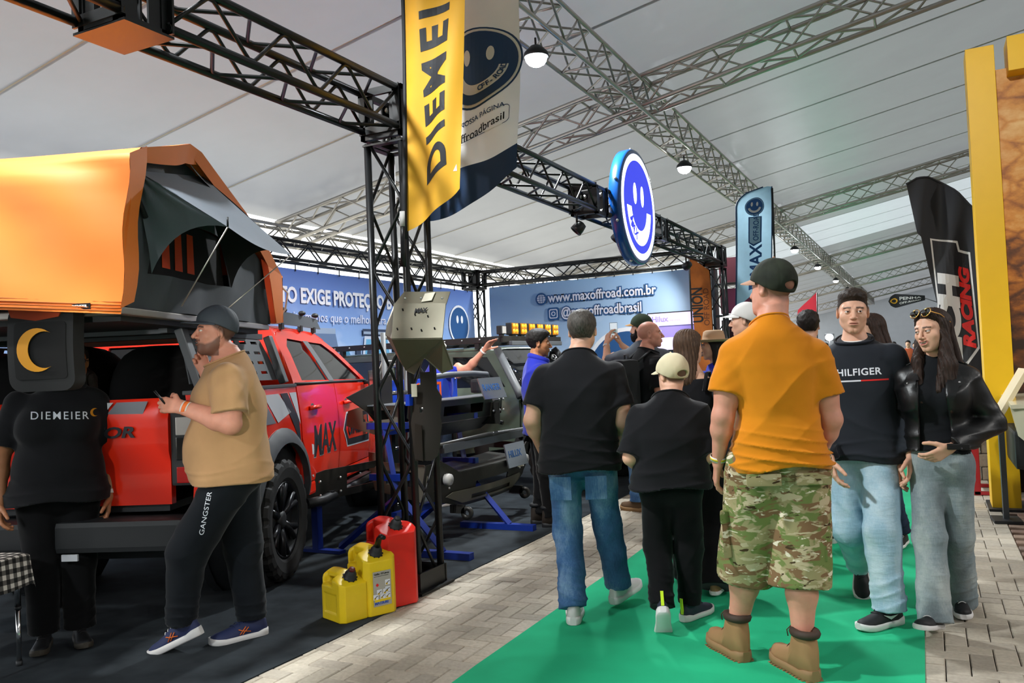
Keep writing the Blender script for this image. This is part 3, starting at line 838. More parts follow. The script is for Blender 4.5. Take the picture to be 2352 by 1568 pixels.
        def trousers(P):
            d = np.maximum(smax(TL2(P, inf2, cap=False), (crz-P[:, 2])*.9, .10), P[:, 2]-wz)
            for bc, br_ in bot.get('seat', []): d = smin(d, ell(P, bc, br_), .04)
            legs = None
            for i in (0, 1):
                hp_, kn, an = [np.array(S[n2][i], float) for n2 in ('hip', 'kn', 'an')]
                r0, r1, r2 = rad; up = rc(P, hp_, kn, r0*k, r1*k); u = nrm(an-kn)
                dn = rc(P, kn, an+u*.08, r1*k, r2*k); a = smin(up, dn, .03)
                if bot.get('short'):
                    uu = nrm(kn-hp_); a = rc(P, hp_, kn+uu*.06, r0*k, r2*k); e = kn+uu*bot['short']; a = np.maximum(a, plane(P, e, uu))
                else:
                    e = an+u*bot.get('drop', .0); ring = np.clip(1-np.linalg.norm(P-(an+(kn-an)*.12).astype(F32), axis=1)/.2, 0, 1)+.75*np.clip(1-np.linalg.norm(P-kn.astype(F32), axis=1)/.17, 0, 1)
                    a = a+amp*ring*1.8*crease(P, sd+i, 12, 10, bot.get('rf', 48))
                    a = np.maximum(a, plane(P, e, u))
                a = a+amp*.8*wav(P, sd+i*3, 14, 12, 10)+amp*.8*crease(P, sd+i*3, 9, 9, 20)
                legs = a if legs is None else smin(legs, a, (.012+.06*np.clip((P[:, 2]-kz0)/(hz0-kz0), 0, 1)).astype(F32))
            return smin(d, legs, .03)
        pts = np.array([S[n2][i] for n2 in ('hip', 'kn') for i in (0, 1)]+([S['an'][i] for i in (0, 1)] if not bot.get('short') else []), float)
        lo = pts.min(0)-.15*max(1, rad[0]/.1); hi = pts.max(0)+.15*max(1, rad[0]/.1); hi[2] = wz+.02
        lo = np.minimum(lo, [min(cx)-max(t[1] for t in tz)-.06, min(cyy)-max(t[2] for t in tz)-.07, 9]); hi = np.maximum(hi, [max(cx)+max(t[1] for t in tz)+.06, max(cyy)+max(t[2] for t in tz)+.07, 0])
        lo[2] = pts.min(0)[2]-.12
        V, Fq = sdf_mesh(trousers, lo, hi, bot.get('h', .0085)*rs, 1)
        me = np_mesh('trousers', [(V, Fq)]); out['trousers'] = mesh_obj(bot.get('name', 'trousers'), me, bot['mat'], root)
    if S.get('shoes'):
        sp = S['shoes']; out['shoes'] = [shoe(root, S['an'][i], R(S['fyaw'][i]), R(S['fpitch'][i]), S['shoeL'], sp['style'], sp['upper'], sp['sole'], sp.get('laces'), sp.get('extra')) for i in (0, 1)]
    return out
def wristband(o, i, m, t=.3, r=.034, wd=.022):
    wr, el = o['ends'][i][0], o['ends'][i][1]; u = nrm(el-wr); c = wr+u*.02*1; e1 = nrm(np.cross(u, (0, 1, .3))); e2 = np.cross(u, e1); b = MB()
    rings = []
    for s_, rr in ((-.5, r), (-.5, r+.0015), (.5, r+.0025), (.5, r+.001)):
        rings.append([tuple(c+u*wd*s_+(e1*math.cos(a)+e2*math.sin(a)*.9)*rr) for a in np.linspace(0, 2*math.pi, 21)[:-1]])
    ring_loft(b, rings, caps=False); return b.build('wristband', m, o['root'])
# ------------------------------------------------------------------ the hall: ground, carpets, pavers, roof
def brick_mat(name, cols, rough=.85):
    m = bpy.data.materials.new(name); m.use_nodes = True; T = NT(m); b = T.N['Principled BSDF']; b.inputs['Roughness'].default_value = rough
    oi = T.n('ShaderNodeObjectInfo'); gi = T.n('ShaderNodeNewGeometry'); ad = T.n('ShaderNodeMath', operation='ADD'); fr = T.n('ShaderNodeMath', operation='FRACT')
    T.l(oi.outputs['Random'], ad.inputs[0]); T.l(gi.outputs['Random Per Island'], ad.inputs[1]); T.l(ad.outputs[0], fr.inputs[0])
    c = ramp(T, fr.outputs[0], [(i/(len(cols)-1), x) for i, x in enumerate(cols)])
    tc = T.n('ShaderNodeNewGeometry'); nz = T.n('ShaderNodeTexNoise'); nz.inputs['Scale'].default_value = 45; nz.inputs['Detail'].default_value = 6; T.l(tc.outputs['Position'], nz.inputs['Vector'])
    n2 = T.n('ShaderNodeTexNoise'); n2.inputs['Scale'].default_value = 2.2; n2.inputs['Detail'].default_value = 4; T.l(tc.outputs['Position'], n2.inputs['Vector'])
    a2 = T.n('ShaderNodeMath', operation='ADD'); T.l(nz.outputs[0], a2.inputs[0]); T.l(n2.outputs[0], a2.inputs[1])
    mr = T.n('ShaderNodeMapRange'); mr.inputs['From Min'].default_value = .6; mr.inputs['From Max'].default_value = 1.4; mr.inputs['To Min'].default_value = .74; mr.inputs['To Max'].default_value = 1.2; T.l(a2.outputs[0], mr.inputs[0])
    mx = T.n('ShaderNodeVectorMath', operation='MULTIPLY'); T.l(c, mx.inputs[0]); T.l(mr.outputs[0], mx.inputs[1]); T.l(mx.outputs[0], b.inputs['Base Color'])
    bp = T.n('ShaderNodeBump'); bp.inputs['Strength'].default_value = .35; bp.inputs['Distance'].default_value = .004; T.l(nz.outputs[0], bp.inputs['Height']); T.l(bp.outputs[0], b.inputs['Normal'])
    return m
M_PAVE = brick_mat('paver_concrete', ['#a39a8a', '#b0a695', '#b9af9e', '#9b9284', '#b5aa98'])
M_PAVE2 = brick_mat('paver_terracotta', ['#6e5648', '#7d6353', '#86705f', '#6a5a50'])
M_SAND = mat('joint_sand', '#6f695e', .95, var=.2, vscale=40)
floor = MB().box((11.7, 24, -.085), (44.6, 110, .05)).build('floor', M_SAND); tag(floor, kind='structure')
tag(MB().box((-22.6, 24, -.085), (24, 110, .05)).build('ground', mat('outdoor_bounce_pale', '#d9d4c6', .9, var=.05, vscale=.4)), kind='structure')  # unseen outdoor ground, made pale to bounce light up under the eave
def brick_mesh(lx, ly, g=.0022):
    b = MB(); hx, hy = lx/2-g, ly/2-g; c = .0045
    v = [(-hx, -hy, -.05), (hx, -hy, -.05), (hx, hy, -.05), (-hx, hy, -.05), (-hx, -hy, -c), (hx, -hy, -c), (hx, hy, -c), (-hx, hy, -c),
         (-hx+c, -hy+c, 0), (hx-c, -hy+c, 0), (hx-c, hy-c, 0), (-hx+c, hy-c, 0)]
    b._new(v, [(0, 1, 5, 4), (1, 2, 6, 5), (2, 3, 7, 6), (3, 0, 4, 7), (4, 5, 9, 8), (5, 6, 10, 9), (6, 7, 11, 10), (7, 4, 8, 11), (8, 9, 10, 11)])
    return b.me('brick')
BH, BV, BS = brick_mesh(.2, .1), brick_mesh(.1, .2), brick_mesh(.1, .1)
for m_ in (BH, BV, BS): m_.materials.append(M_PAVE)
BT = brick_mesh(.2, .1); BT.materials.append(M_PAVE2)
bricks = []
def herring(x0, x1, y0, y1):
    i0, i1, j0, j1 = int(x0/.1), int(x1/.1), int(y0/.1), int(y1/.1)
    for i in range(i0, i1):
        for j in range(j0, j1):
            t = (i-j) % 4; half = ('s', (i+.5)*.1, (j+.5)*.1)
            if t == 0: bricks.append(('h', (i+1)*.1, (j+.5)*.1) if i+1 < i1 else half)
            elif t == 1 and i-1 < i0: bricks.append(half)
            elif t == 3: bricks.append(('v', (i+.5)*.1, (j+1)*.1) if j+1 < j1 else half)
            elif t == 2 and j-1 < j0: bricks.append(half)
herring(-3.1, -1.8, 1.7, 14.6); herring(-.2, .5, 3.0, 16.0)
for i in range(8):
    for j in range(38): bricks.append(('t', .602+.2*i+(.1 if j % 2 else 0), 5.2+.1*j))
def vis(b):
    x, y = b[1], b[2]
    if b[0] == 't' and x > .9: return 99
    if x > -.2 and y < 3.9: return 50
    if -2.05 < x < -1.0 or x < -3.0 or -.1 > x > -.3: return math.hypot(x, y)+6
    return math.hypot(x, y)
bricks.sort(key=vis)
rest = {'h': [], 't': []}
for n_, (k, x, y) in enumerate(bricks):
    z = random.uniform(-.0025, .0)
    if n_ < 300:
        o = mesh_obj('brick', {'h': BH, 'v': BV, 't': BT, 's': BS}[k], None, floor); o.location = (x, y, z); o.rotation_euler = (random.uniform(-.006, .006), random.uniform(-.006, .006), random.uniform(-.006, .006))
    else: rest['t' if k == 't' else 'h'].append((k, x, y, z))
for key, mt in (('h', M_PAVE), ('t', M_PAVE2)):
    V, F_ = [], []
    for k, x, y, z in rest[key]:
        me = {'h': BH, 'v': BV, 't': BT, 's': BS}[k]; o_ = len(V)
        V += [(v.co.x+x, v.co.y+y, v.co.z+z) for v in me.vertices]; F_ += [tuple(i+o_ for i in p.vertices) for p in me.polygons]
    me = bpy.data.meshes.new('brick'); me.from_pydata(V, [], F_); tag(mesh_obj('distant_brick', me, mt, floor), kind='stuff')
# carpets, slightly rippled edges
def carpet(name, x0, x1, y0, y1, m, label, z=.005, wob=.008):
    n = 60; V, F_ = [], []
    for i in range(n+1):
        y = y0+(y1-y0)*i/n
        for x, s in ((x0, 1), (x1, 2)): 
            xx = x+wob*math.sin(y*2.1+s*3)+wob*.5*math.sin(y*5.3+s)
            V += [(xx, y, -.004), (xx, y, z)]
    for i in range(n):
        a = i*4; F_ += [(a+1, a+3, a+7, a+5), (a, a+1, a+5, a+4), (a+3, a+2, a+6, a+7), (a, a+4, a+6, a+2)]
    F_ += [(0, 2, 3, 1), (4*n, 4*n+1, 4*n+3, 4*n+2)]
    me = bpy.data.meshes.new(name); me.from_pydata(V, [], F_); o = mesh_obj(name, me, m); tag(o, label, 'carpet'); return o
M_BLKC = mat('black_carpet', '#2c3135', .95, var=.35, vscale=5, bump=.25, bscale=420, spec=.15)
M_GRNC = mat('green_carpet', '#25ab79', .9, var=.10, vscale=3, bump=.2, bscale=350, spec=.2)
carpet('stand_carpet', -10.2, -2.93, -4, 14.4, M_BLKC, 'black needle-felt carpet under the red pickup and the steel bumpers')
carpet('aisle_runner', -2.0, -.09, -4, 60, M_GRNC, 'bright green felt runner along the visitor aisle', .004, .01)
# roof
M_ROOF = mat('roof_vinyl', '#a9a9ac', .32, var=.10, vscale=.9, bump=.06, bscale=3, spec=.5)
M_ROOF2 = mat('roof_vinyl_pale', '#d5d8da', .35, var=.08, vscale=1.2, spec=.5)  # paler, more translucent copy for one band of panels
def translucent(m, col, f):
    T = NT(m); b = T.N['Principled BSDF']; o = T.N['Material Output']; tr = T.n('ShaderNodeBsdfTranslucent'); tr.inputs[0].default_value = (*lin(col), 1)
    mx = T.n('ShaderNodeMixShader'); mx.inputs[0].default_value = f; T.l(b.outputs[0], mx.inputs[1]); T.l(tr.outputs[0], mx.inputs[2]); T.l(mx.outputs[0], o.inputs['Surface'])
translucent(M_ROOF, '#b4b4b6', .17); translucent(M_ROOF2, '#c8ccd0', .34)
M_SEAM = mat('roof_seam', '#f0e4cc', .7); translucent(M_SEAM, '#c8b898', .2)
RX0, RXR, RX1 = -10.6, 6.0, 20.
def rz(x): return 5.62+.19*(x+3.68) if x <= RXR else 5.62+.19*(2*RXR-x+3.68)
ceil = MB()
ceil.tube([(RXR, -26, rz(RXR)+.06), (RXR, 76, rz(RXR)+.06)], .05, 8)
ceil = ceil.build('ceiling', M_SEAM); tag(ceil, kind='structure')
y = -26.; k = 0
while y < 76:
    wd = 2.1
    for (xa, xb) in ((RX0, RXR), (RXR, RX1)):
        n = 14; V, F_ = [], []
        for i in range(n+1):
            x = xa+(xb-xa)*i/n
            sag = -.03*math.sin(math.pi*i/n)
            for yy, dz in ((y, 0.), (y+wd*.5, .02), (y+wd+.05, 0.004)): V += [(x, yy, rz(x)+sag+dz)]
        for i in range(n):
            for j in range(2): a = i*3+j; F_.append((a, a+1, a+4, a+3))
        me = bpy.data.meshes.new('roof_panel'); me.from_pydata(V, [], F_); smooth_me(me)
        mesh_obj('roof_panel', me, M_ROOF2 if 27 < y < 33 else M_ROOF, ceil)
        b = MB(); b.box(((xa+xb)/2, y, rz((xa+xb)/2)-.018), (math.hypot(xb-xa, rz(xa)-rz(xb)), .020, .006), (0, -math.atan2(rz(xb)-rz(xa), xb-xa), 0)); b.build('roof_seam', M_SEAM, ceil)
    y += wd; k += 1
M_WALL = mat('wall_vinyl', '#c9ccd0', .6, var=.05, vscale=2)
translucent(M_WALL, '#d0d3d6', .35)
for nm, c_, s_ in (('wall_far', (4.5, 76, 4), (31, .02, 8)), ('wall_right', (20, 25, 2.2), (.02, 102, 4.6)), ('wall_back', (4.5, -26, 4), (31, .02, 8))):
    tag(MB().box(c_, s_).build(nm, M_WALL), kind='structure')
# ------------------------------------------------------------------ trusses
M_BLK = mat('black_paint', '#121314', .38, spec=.5, bump=.03, bscale=90)
M_ALU = mat('aluminium', '#b9b4ad', .38, metal=.85, var=.06, vscale=6)
M_BOLT = mat('bolt_steel', '#c9c9c6', .3, metal=.9)
M_DARKSTEEL = mat('dark_steel', '#2a2b2d', .45, metal=.4)
def truss(name, label, A, B, w, h, up, rch, rweb, pitch, m, cat='truss', curved=True, group=None, plates=True, faces=(0, 1, 2, 3), seg=8):
    A, B = Vector(A), Vector(B); d = (B-A); L = d.length; d.normalize(); up = Vector(up); sd = d.cross(up).normalized(); up = sd.cross(d).normalized()
    t = thing(name, label, cat, A, 0, group)
    cor = [sd*(sx*w/2)+up*(sz*h/2) for sx, sz in ((-1, -1), (1, -1), (1, 1), (-1, 1))]
    for c in cor: MB().tube([c, c+d*L], rch, seg).build('chord', m, t)
    n = max(2, int(L/pitch+.5))
    for fi in faces:
        a, b_ = cor[fi], cor[(fi+1) % 4]; pts = []
        for i in range(n+1):
            o_ = d*(L*i/n); p = (a if i % 2 == 0 else b_); q = (b_ if i % 2 == 0 else a)
            c0 = p+(q-p).normalized()*rch*.6
            if curved and 0 < i < n:
                e = L/n*.16; ii = (q-p)*.10
                pts += [c0+o_-d*e+ii, c0+o_-d*e*.4+ii*.2, c0+o_+d*e*.4+ii*.2, c0+o_+d*e+ii]
            else: pts.append(c0+o_)
        MB().tube(pts, rweb, 6).build('lacing', m, t)
    if not curved:
        me = None
        for fi in (0, 2):
            a, b_ = cor[fi], cor[(fi+1) % 4]
            for i in range(0, n+1, 2):
                yy_ = (A+d*(L*i/n)).y
                if not (3 < yy_ < 42): continue
                if me is None or fi: 
                    if fi == 0 or me is None: me = MB().tube([a, b_], rweb, 6).me('rung'); me.materials.append(m); base_ = a.copy()
                o = mesh_obj('rung', me, None, t); o.location = a+d*(L*i/n)-base_ if fi == 0 else cor[3]+d*(L*i/n)-base_
    if plates:
        M3 = Matrix((sd, up, d)).transposed().to_4x4()
        for e in (.012, L-.012):
            b = MB()
            X = Matrix.Translation(d*e) @ M3
            for (cx, cy_, sx, sy) in ((0, h/2, w+2*rch, .05), (0, -h/2, w+2*rch, .05), (w/2, 0, .05, h), (-w/2, 0, .05, h)): b.box((cx, cy_, 0), (sx, sy, .012), M=X)
            b.build('end_plate', m, t)
    return t
def corner_block(loc, s, label, m=M_BLK, group=None, h=None):
    h = h or s; t = thing('corner_block', label, 'truss', loc, 0, group); r = .018
    for ax in range(3):
        for a in (-1, 1):
            for b_ in (-1, 1):
                o = [0, 0, 0]; sz = [s, s, h]; o[(ax+1) % 3] = a*(sz[(ax+1) % 3]/2-r); o[(ax+2) % 3] = b_*(sz[(ax+2) % 3]/2-r); q = [2*r, 2*r, 2*r]; q[ax] = sz[ax]
                MB().box(o, q).build('edge_bar', m, t)
    for ax, sg in ((0, 1), (0, -1), (1, 1), (1, -1)):
        for a in (-1, 1):
            for b_ in (-1, 1):
                b = MB(); M4 = Matrix.Rotation(math.pi/2, 4, 'Y' if ax == 0 else 'X'); p = [0, 0, 0]; p[ax] = sg*(s/2-.03); p[1-ax] = a*(s/2-.06); p[2] = b_*(h/2-.06)
                b.lathe([(.022, -.006), (.022, .006)], 12, Matrix.Translation(p) @ M4); b.build('washer', M_BOLT, t)
            pl = MB(); p = [0, 0, 0]; p[ax] = sg*(s/2-.012); p[1-ax] = a*(s/2-.055); q = [0, 0, h-.01]; q[ax] = .012; q[1-ax] = .09; pl.box(p, q).build('gusset_plate', m, t)
    return t
ZB = (2.98, 3.28)
zc, hh = (ZB[0]+ZB[1])/2, ZB[1]-ZB[0]-.05
def column(x, y, label):
    t = truss('truss_column', label, (x, y, .03), (x, y, 2.93), .27, .27, (0, 1, 0), .024, .011, .42, M_BLK, 'truss')
    MB().box((0, 0, -.02), (.4, .4, .012)).build('base_plate', M_BLK, t)
    b = MB()
    for sx in (-1, 1): b.box((sx*.155, 0, .04), (.012, .33, .12)); b.box((0, sx*.155, .04), (.33, .012, .12))
    b.build('base_skirt', M_BLK, t); return t
column(-3.11, 4.6, 'black truss column standing beside the jerry cans, hung with a skid plate')
corner_block((-3.11, 4.6, 3.115), .33, 'black corner block on top of the column by the yellow flag')
column(-3.11, 13.95, 'black truss column behind the far blue feather flag')
corner_block((-3.11, 13.95, 3.115), .33, 'black corner block above the far column, beside the blue feather flag')
column(-7.75, 13.95, 'black truss column in the back corner between the two printed banners')
corner_block((-7.75, 13.95, 3.115), .36, 'black corner block in the back corner, above the gap between the printed banners')
truss('truss_beam', 'black truss beam rising over the jerry cans from the right of the column', (-3.11, 4.77, zc), (-3.11, 8.0, zc), .27, hh, (0, 0, 1), .024, .011, .27, M_BLK)
corner_block((-3.11, 8.16, 3.115), .30, 'black joint block on the front beam just left of the round sign')
truss('truss_beam', 'black truss beam carrying the round smiling sign', (-3.11, 8.31, zc), (-3.11, 10.3, zc), .27, hh, (0, 0, 1), .024, .011, .27, M_BLK)
corner_block((-3.11, 10.45, 3.115), .30, 'black joint block on the front beam just right of the round sign')
truss('truss_beam', 'black truss beam from the round sign to the blue feather flag', (-3.11, 10.6, zc), (-3.11, 13.78, zc), .27, hh, (0, 0, 1), .024, .011, .27, M_BLK)
truss('truss_beam', 'black truss beam above the orange tent, ending at the near column', (-3.11, 2.62, zc), (-3.11, 4.43, zc), .27, hh, (0, 0, 1), .024, .011, .27, M_BLK, plates=True)
truss('truss_beam', 'black truss beam at the upper left beyond the bolted joint', (-3.11, -2.5, zc), (-3.11, 2.38, zc), .27, hh, (0, 0, 1), .024, .011, .27, M_BLK)
jb = corner_block((-3.11, 2.5, 3.115), .26, 'black bolted joint block in the beam above the orange tent', h=.31)
MB().box((0, 0, -.158), (.33, .26, .012)).build('joint_plate', M_BLK, jb)
truss('truss_beam', 'black truss beam above the banner about protection', (-7.75, 4.0, zc), (-7.75, 13.76, zc), .27, hh, (0, 0, 1), .024, .011, .3, M_BLK)
truss('truss_beam', 'black truss beam above the banner with the web address', (-7.57, 13.95, zc), (-3.28, 13.95, zc), .27, hh, (0, 0, 1), .024, .011, .3, M_BLK)
# hall frame: purlin truss with lamps, rafters
PX, PZ = -3.68, 5.04
truss('hall_truss', 'long aluminium truss under the roof carrying the row of lamps', (PX, -20, PZ+.22), (PX, 70, PZ+.22), .42, .44, (0, 0, 1), .028, .016, .42, M_ALU, curved=False, plates=False, seg=6)
for i, (yy, lb) in enumerate(((11.6, 'aluminium roof rafter crossing behind the hanging flags, nearest of the rafters'), (24.1, 'aluminium roof rafter behind the blue feather flag and the black flag'), (37.3, 'aluminium roof rafter third down the hall, above the young man'), (50., 'aluminium roof rafter fourth down the hall, small above the red flag'), (62.5, 'farthest aluminium roof rafter near the end wall'))):
    x0 = RX0+.3
    truss('roof_rafter', lb, (x0, yy, rz(x0)-.38), (RXR, yy, rz(RXR)-.38), .45, .42, (0, 0, 1), .034, .019, .5, M_ALU, curved=False, plates=False, seg=6)
truss('eave_truss', 'pale aluminium truss along the bright open eave behind the stand', (-10.4, -10, 3.98), (-10.4, 40, 3.98), .3, .3, (0, 0, 1), .03, .016, .35, M_ALU, curved=False, plates=False, seg=6)
# high-bay lamps
M_LED = mat('led_cool', '#ffffff', .5, emit='#f3fbff', estr=60)
for i, (yy, lb) in enumerate(((8.2, 'glaring round lamp beside the white flag, nearest and largest of the row'), (14.4, 'glaring round lamp above and right of the round sign, second in the row'), (21.2, 'round hall lamp hidden by the blue feather flag'), (28., 'round hall lamp right of the blue feather flag, third bright dot of the row'), (34.3, 'round hall lamp above the orange-shirted man, fourth bright dot of the row'), (41.5, 'round hall lamp fifth bright dot of the row'), (48., 'round hall lamp sixth bright dot, just over the young man'), (55., 'round hall lamp at the far end of the row'), (2., 'round hall lamp overhead, out of view'), (-4.2, 'round hall lamp behind the viewer'))):
    lamp('hall_light', 'SPOT', (PX+.02, yy, PZ-.40), HALL_W, (.93, .98, 1.), .13, aim=(PX+.02, yy, 0), spot=150, blend=.4)
    if yy < 5: continue
    t = thing('hall_lamp', lb, 'lamp', (PX+.02, yy, PZ-.215))
    MB().lathe([(.03, .1), (.06, .09), (.13, .02), (.145, -.03), (.13, -.035), (.12, .0)], 20).build('housing', M_DARKSTEEL, t)
    MB().lathe([(1e-4, -.135), (.05, -.128), (.09, -.105), (.114, -.07), (.12, -.035), (.118, -.01)], 20).build('glare_dome', M_LED, t)  # deep dome, the round glare of the lamp put into its shape
    MB().tube([(0, 0, .1), (0, 0, .185)], .012, 6).build('hook', M_DARKSTEEL, t)

for i, (x, y, z, lb) in enumerate(((-2.95, 30, 1.95, 'glaring flood lamp low in the distance left of the young man'), (-2.35, 30, 2.15, 'glaring flood lamp low in the distance, just beside the young man'))):
    t = thing('flood_lamp', lb, 'lamp', (x, y, 0)); MB().tube([(0, 0, 0), (0, 0, z-.1)], .02, 6).build('stand', M_BLK, t); MB().box((0, .05, z), (.30, .08, .24), bev=.02).build('housing', M_DARKSTEEL, t); MB().sphere((0, -.02, z), (.13, .05, .11), 16, 10).build('lens', M_LED, t)
    for a in (0, 2.1, 4.2): MB().tube([(0, 0, .4), (.35*math.cos(a), .35*math.sin(a), .01)], .012, 5).build('leg', M_BLK, t)
# ------------------------------------------------------------------ red pickup with roof tent
M_RED = mat('red_paint', '#e02a12', .22, coat=.9, spec=.5)
M_GLASS = mat('tinted_glass', '#0a0c0f', .04, spec=.8, coat=.5)
M_RUB = mat('tyre_rubber', '#141414', .75, bump=.1, bscale=60)
M_PLA = mat('black_plastic', '#1d1f21', .55, bump=.05, bscale=200)
M_GRYP = mat('grey_plastic', '#4a4d51', .5)
M_RIM = mat('rim_black', '#26272a', .3, metal=.6)
M_CHROME = mat('chrome', '#d8d8d8', .12, metal=1.)
M_DGREY = mat('decal_dark', '#26282e', .4); M_LGREY = mat('decal_light', '#b9bcc2', .35); M_MGREY = mat('decal_mid', '#6d7078', .4)
M_RLENS = mat('red_lens', '#a00a0a', .12, coat=.8); M_CLENS = mat('clear_lens', '#a8a6a4', .1, coat=.8)
def wheel(parent, loc, Rr=.42, wd=.28, rotz=0., spokes=6, mrim=None):
    e = bpy.data.objects.new('wheel', None); COL.objects.link(e); e.parent = parent; e.location = loc; e.rotation_euler = (0, 0, rotz); e.empty_display_size = .1
    n = 120; rim = Rr*.62; b = MB(); X = Matrix.Rotation(math.pi/2, 4, 'Y')
    prof = [(rim, -wd*.40), (rim+.03, -wd*.47), (Rr*.86, -wd*.52), (Rr*.95, -wd*.5), (Rr, -wd*.42), (Rr, -wd*.2), (Rr, -wd*.18), (Rr, -.006), (Rr, .006), (Rr, wd*.18), (Rr, wd*.2), (Rr, wd*.42), (Rr*.95, wd*.5), (Rr*.86, wd*.52), (rim+.03, wd*.47), (rim, wd*.40)]
    vs0 = []
    for k_, (r, z) in enumerate(prof):
        for j in range(n):
            rr = r; q = (j+(3 if z > 0 else 0)) % 6
            if k_ in (3, 4, 5, 10, 11, 12) and q < 2: rr -= .016
            if k_ in (6, 7, 8, 9) and (j+1) % 6 < 2: rr -= .013
            if k_ in (5, 6, 9, 10) and q in (4,): rr -= .01
            a = 2*math.pi*j/n; vs0.append((rr*math.cos(a), rr*math.sin(a), z))
    b._new(vs0, [(i*n+j, i*n+(j+1) % n, (i+1)*n+(j+1) % n, (i+1)*n+j) for i in range(len(prof)-1) for j in range(n)], X)
    b.build('tyre', M_RUB, e)
    for sg in (1,):
        b = MB(); b.lathe([(rim*.96, -wd*.4), (rim*1.0, wd*.40), (rim*1.03, wd*.43), (rim*.95, wd*.41), (rim*.93, wd*.1), (rim*.3, wd*.05), (.06, wd*.05)], 36, X); b.build('rim', mrim or M_RIM, e)
        for k_ in range(spokes):
            b = MB()
            for d in (-.12, .12):
                a = 2*math.pi*k_/spokes; a1, a2 = a+d*.5, a+d*1.4
                p = [(.05*math.cos(a), .05*math.sin(a), wd*.26), (rim*.55*math.cos(a1), rim*.55*math.sin(a1), wd*.33), (rim*.96*math.cos(a2), rim*.96*math.sin(a2), wd*.36)]
                b.tube([X @ Vector(q) for q in p], [.026, .022, .026], 6)
            b.build('spoke', mrim or M_RIM, e)
        b = MB(); b.lathe([(.065, wd*.22), (.06, wd*.36), (.03, wd*.38), (1e-4, wd*.38)], 16, X); b.build('hub_cap', M_PLA, e)
    return e
TRK = thing('pickup_truck', 'red double-cab pickup with grey side graphics carrying the orange roof tent', 'truck', (-4.965, 4.11, 0), R(22))
def hwx(z, y=0.): # half width of the body by height, with tumblehome
    w_ = np.interp(z, [.45, .62, .85, 1.08, 1.30, 1.36, 1.60, 1.80], [.90, .945, .965, .96, .935, .925, .80, .68])
    return float(w_)
def tside(sg, off=0.):
    def f(y, z):
        x = hwx(z)+off
        if y > 2.9: x -= .05*((y-2.9)/1.2)**2
        if y < -1.0: x -= .02*((-1.0-y)/.2)**2
        return (sg*x, y, z)
    return f
def arc(cy_, cz, r, a0, a1, n=14): return [(cy_+r*math.cos(a0+(a1-a0)*i/n), cz+r*math.sin(a0+(a1-a0)*i/n)) for i in range(n+1)]
RA, FA = .0, 3.27
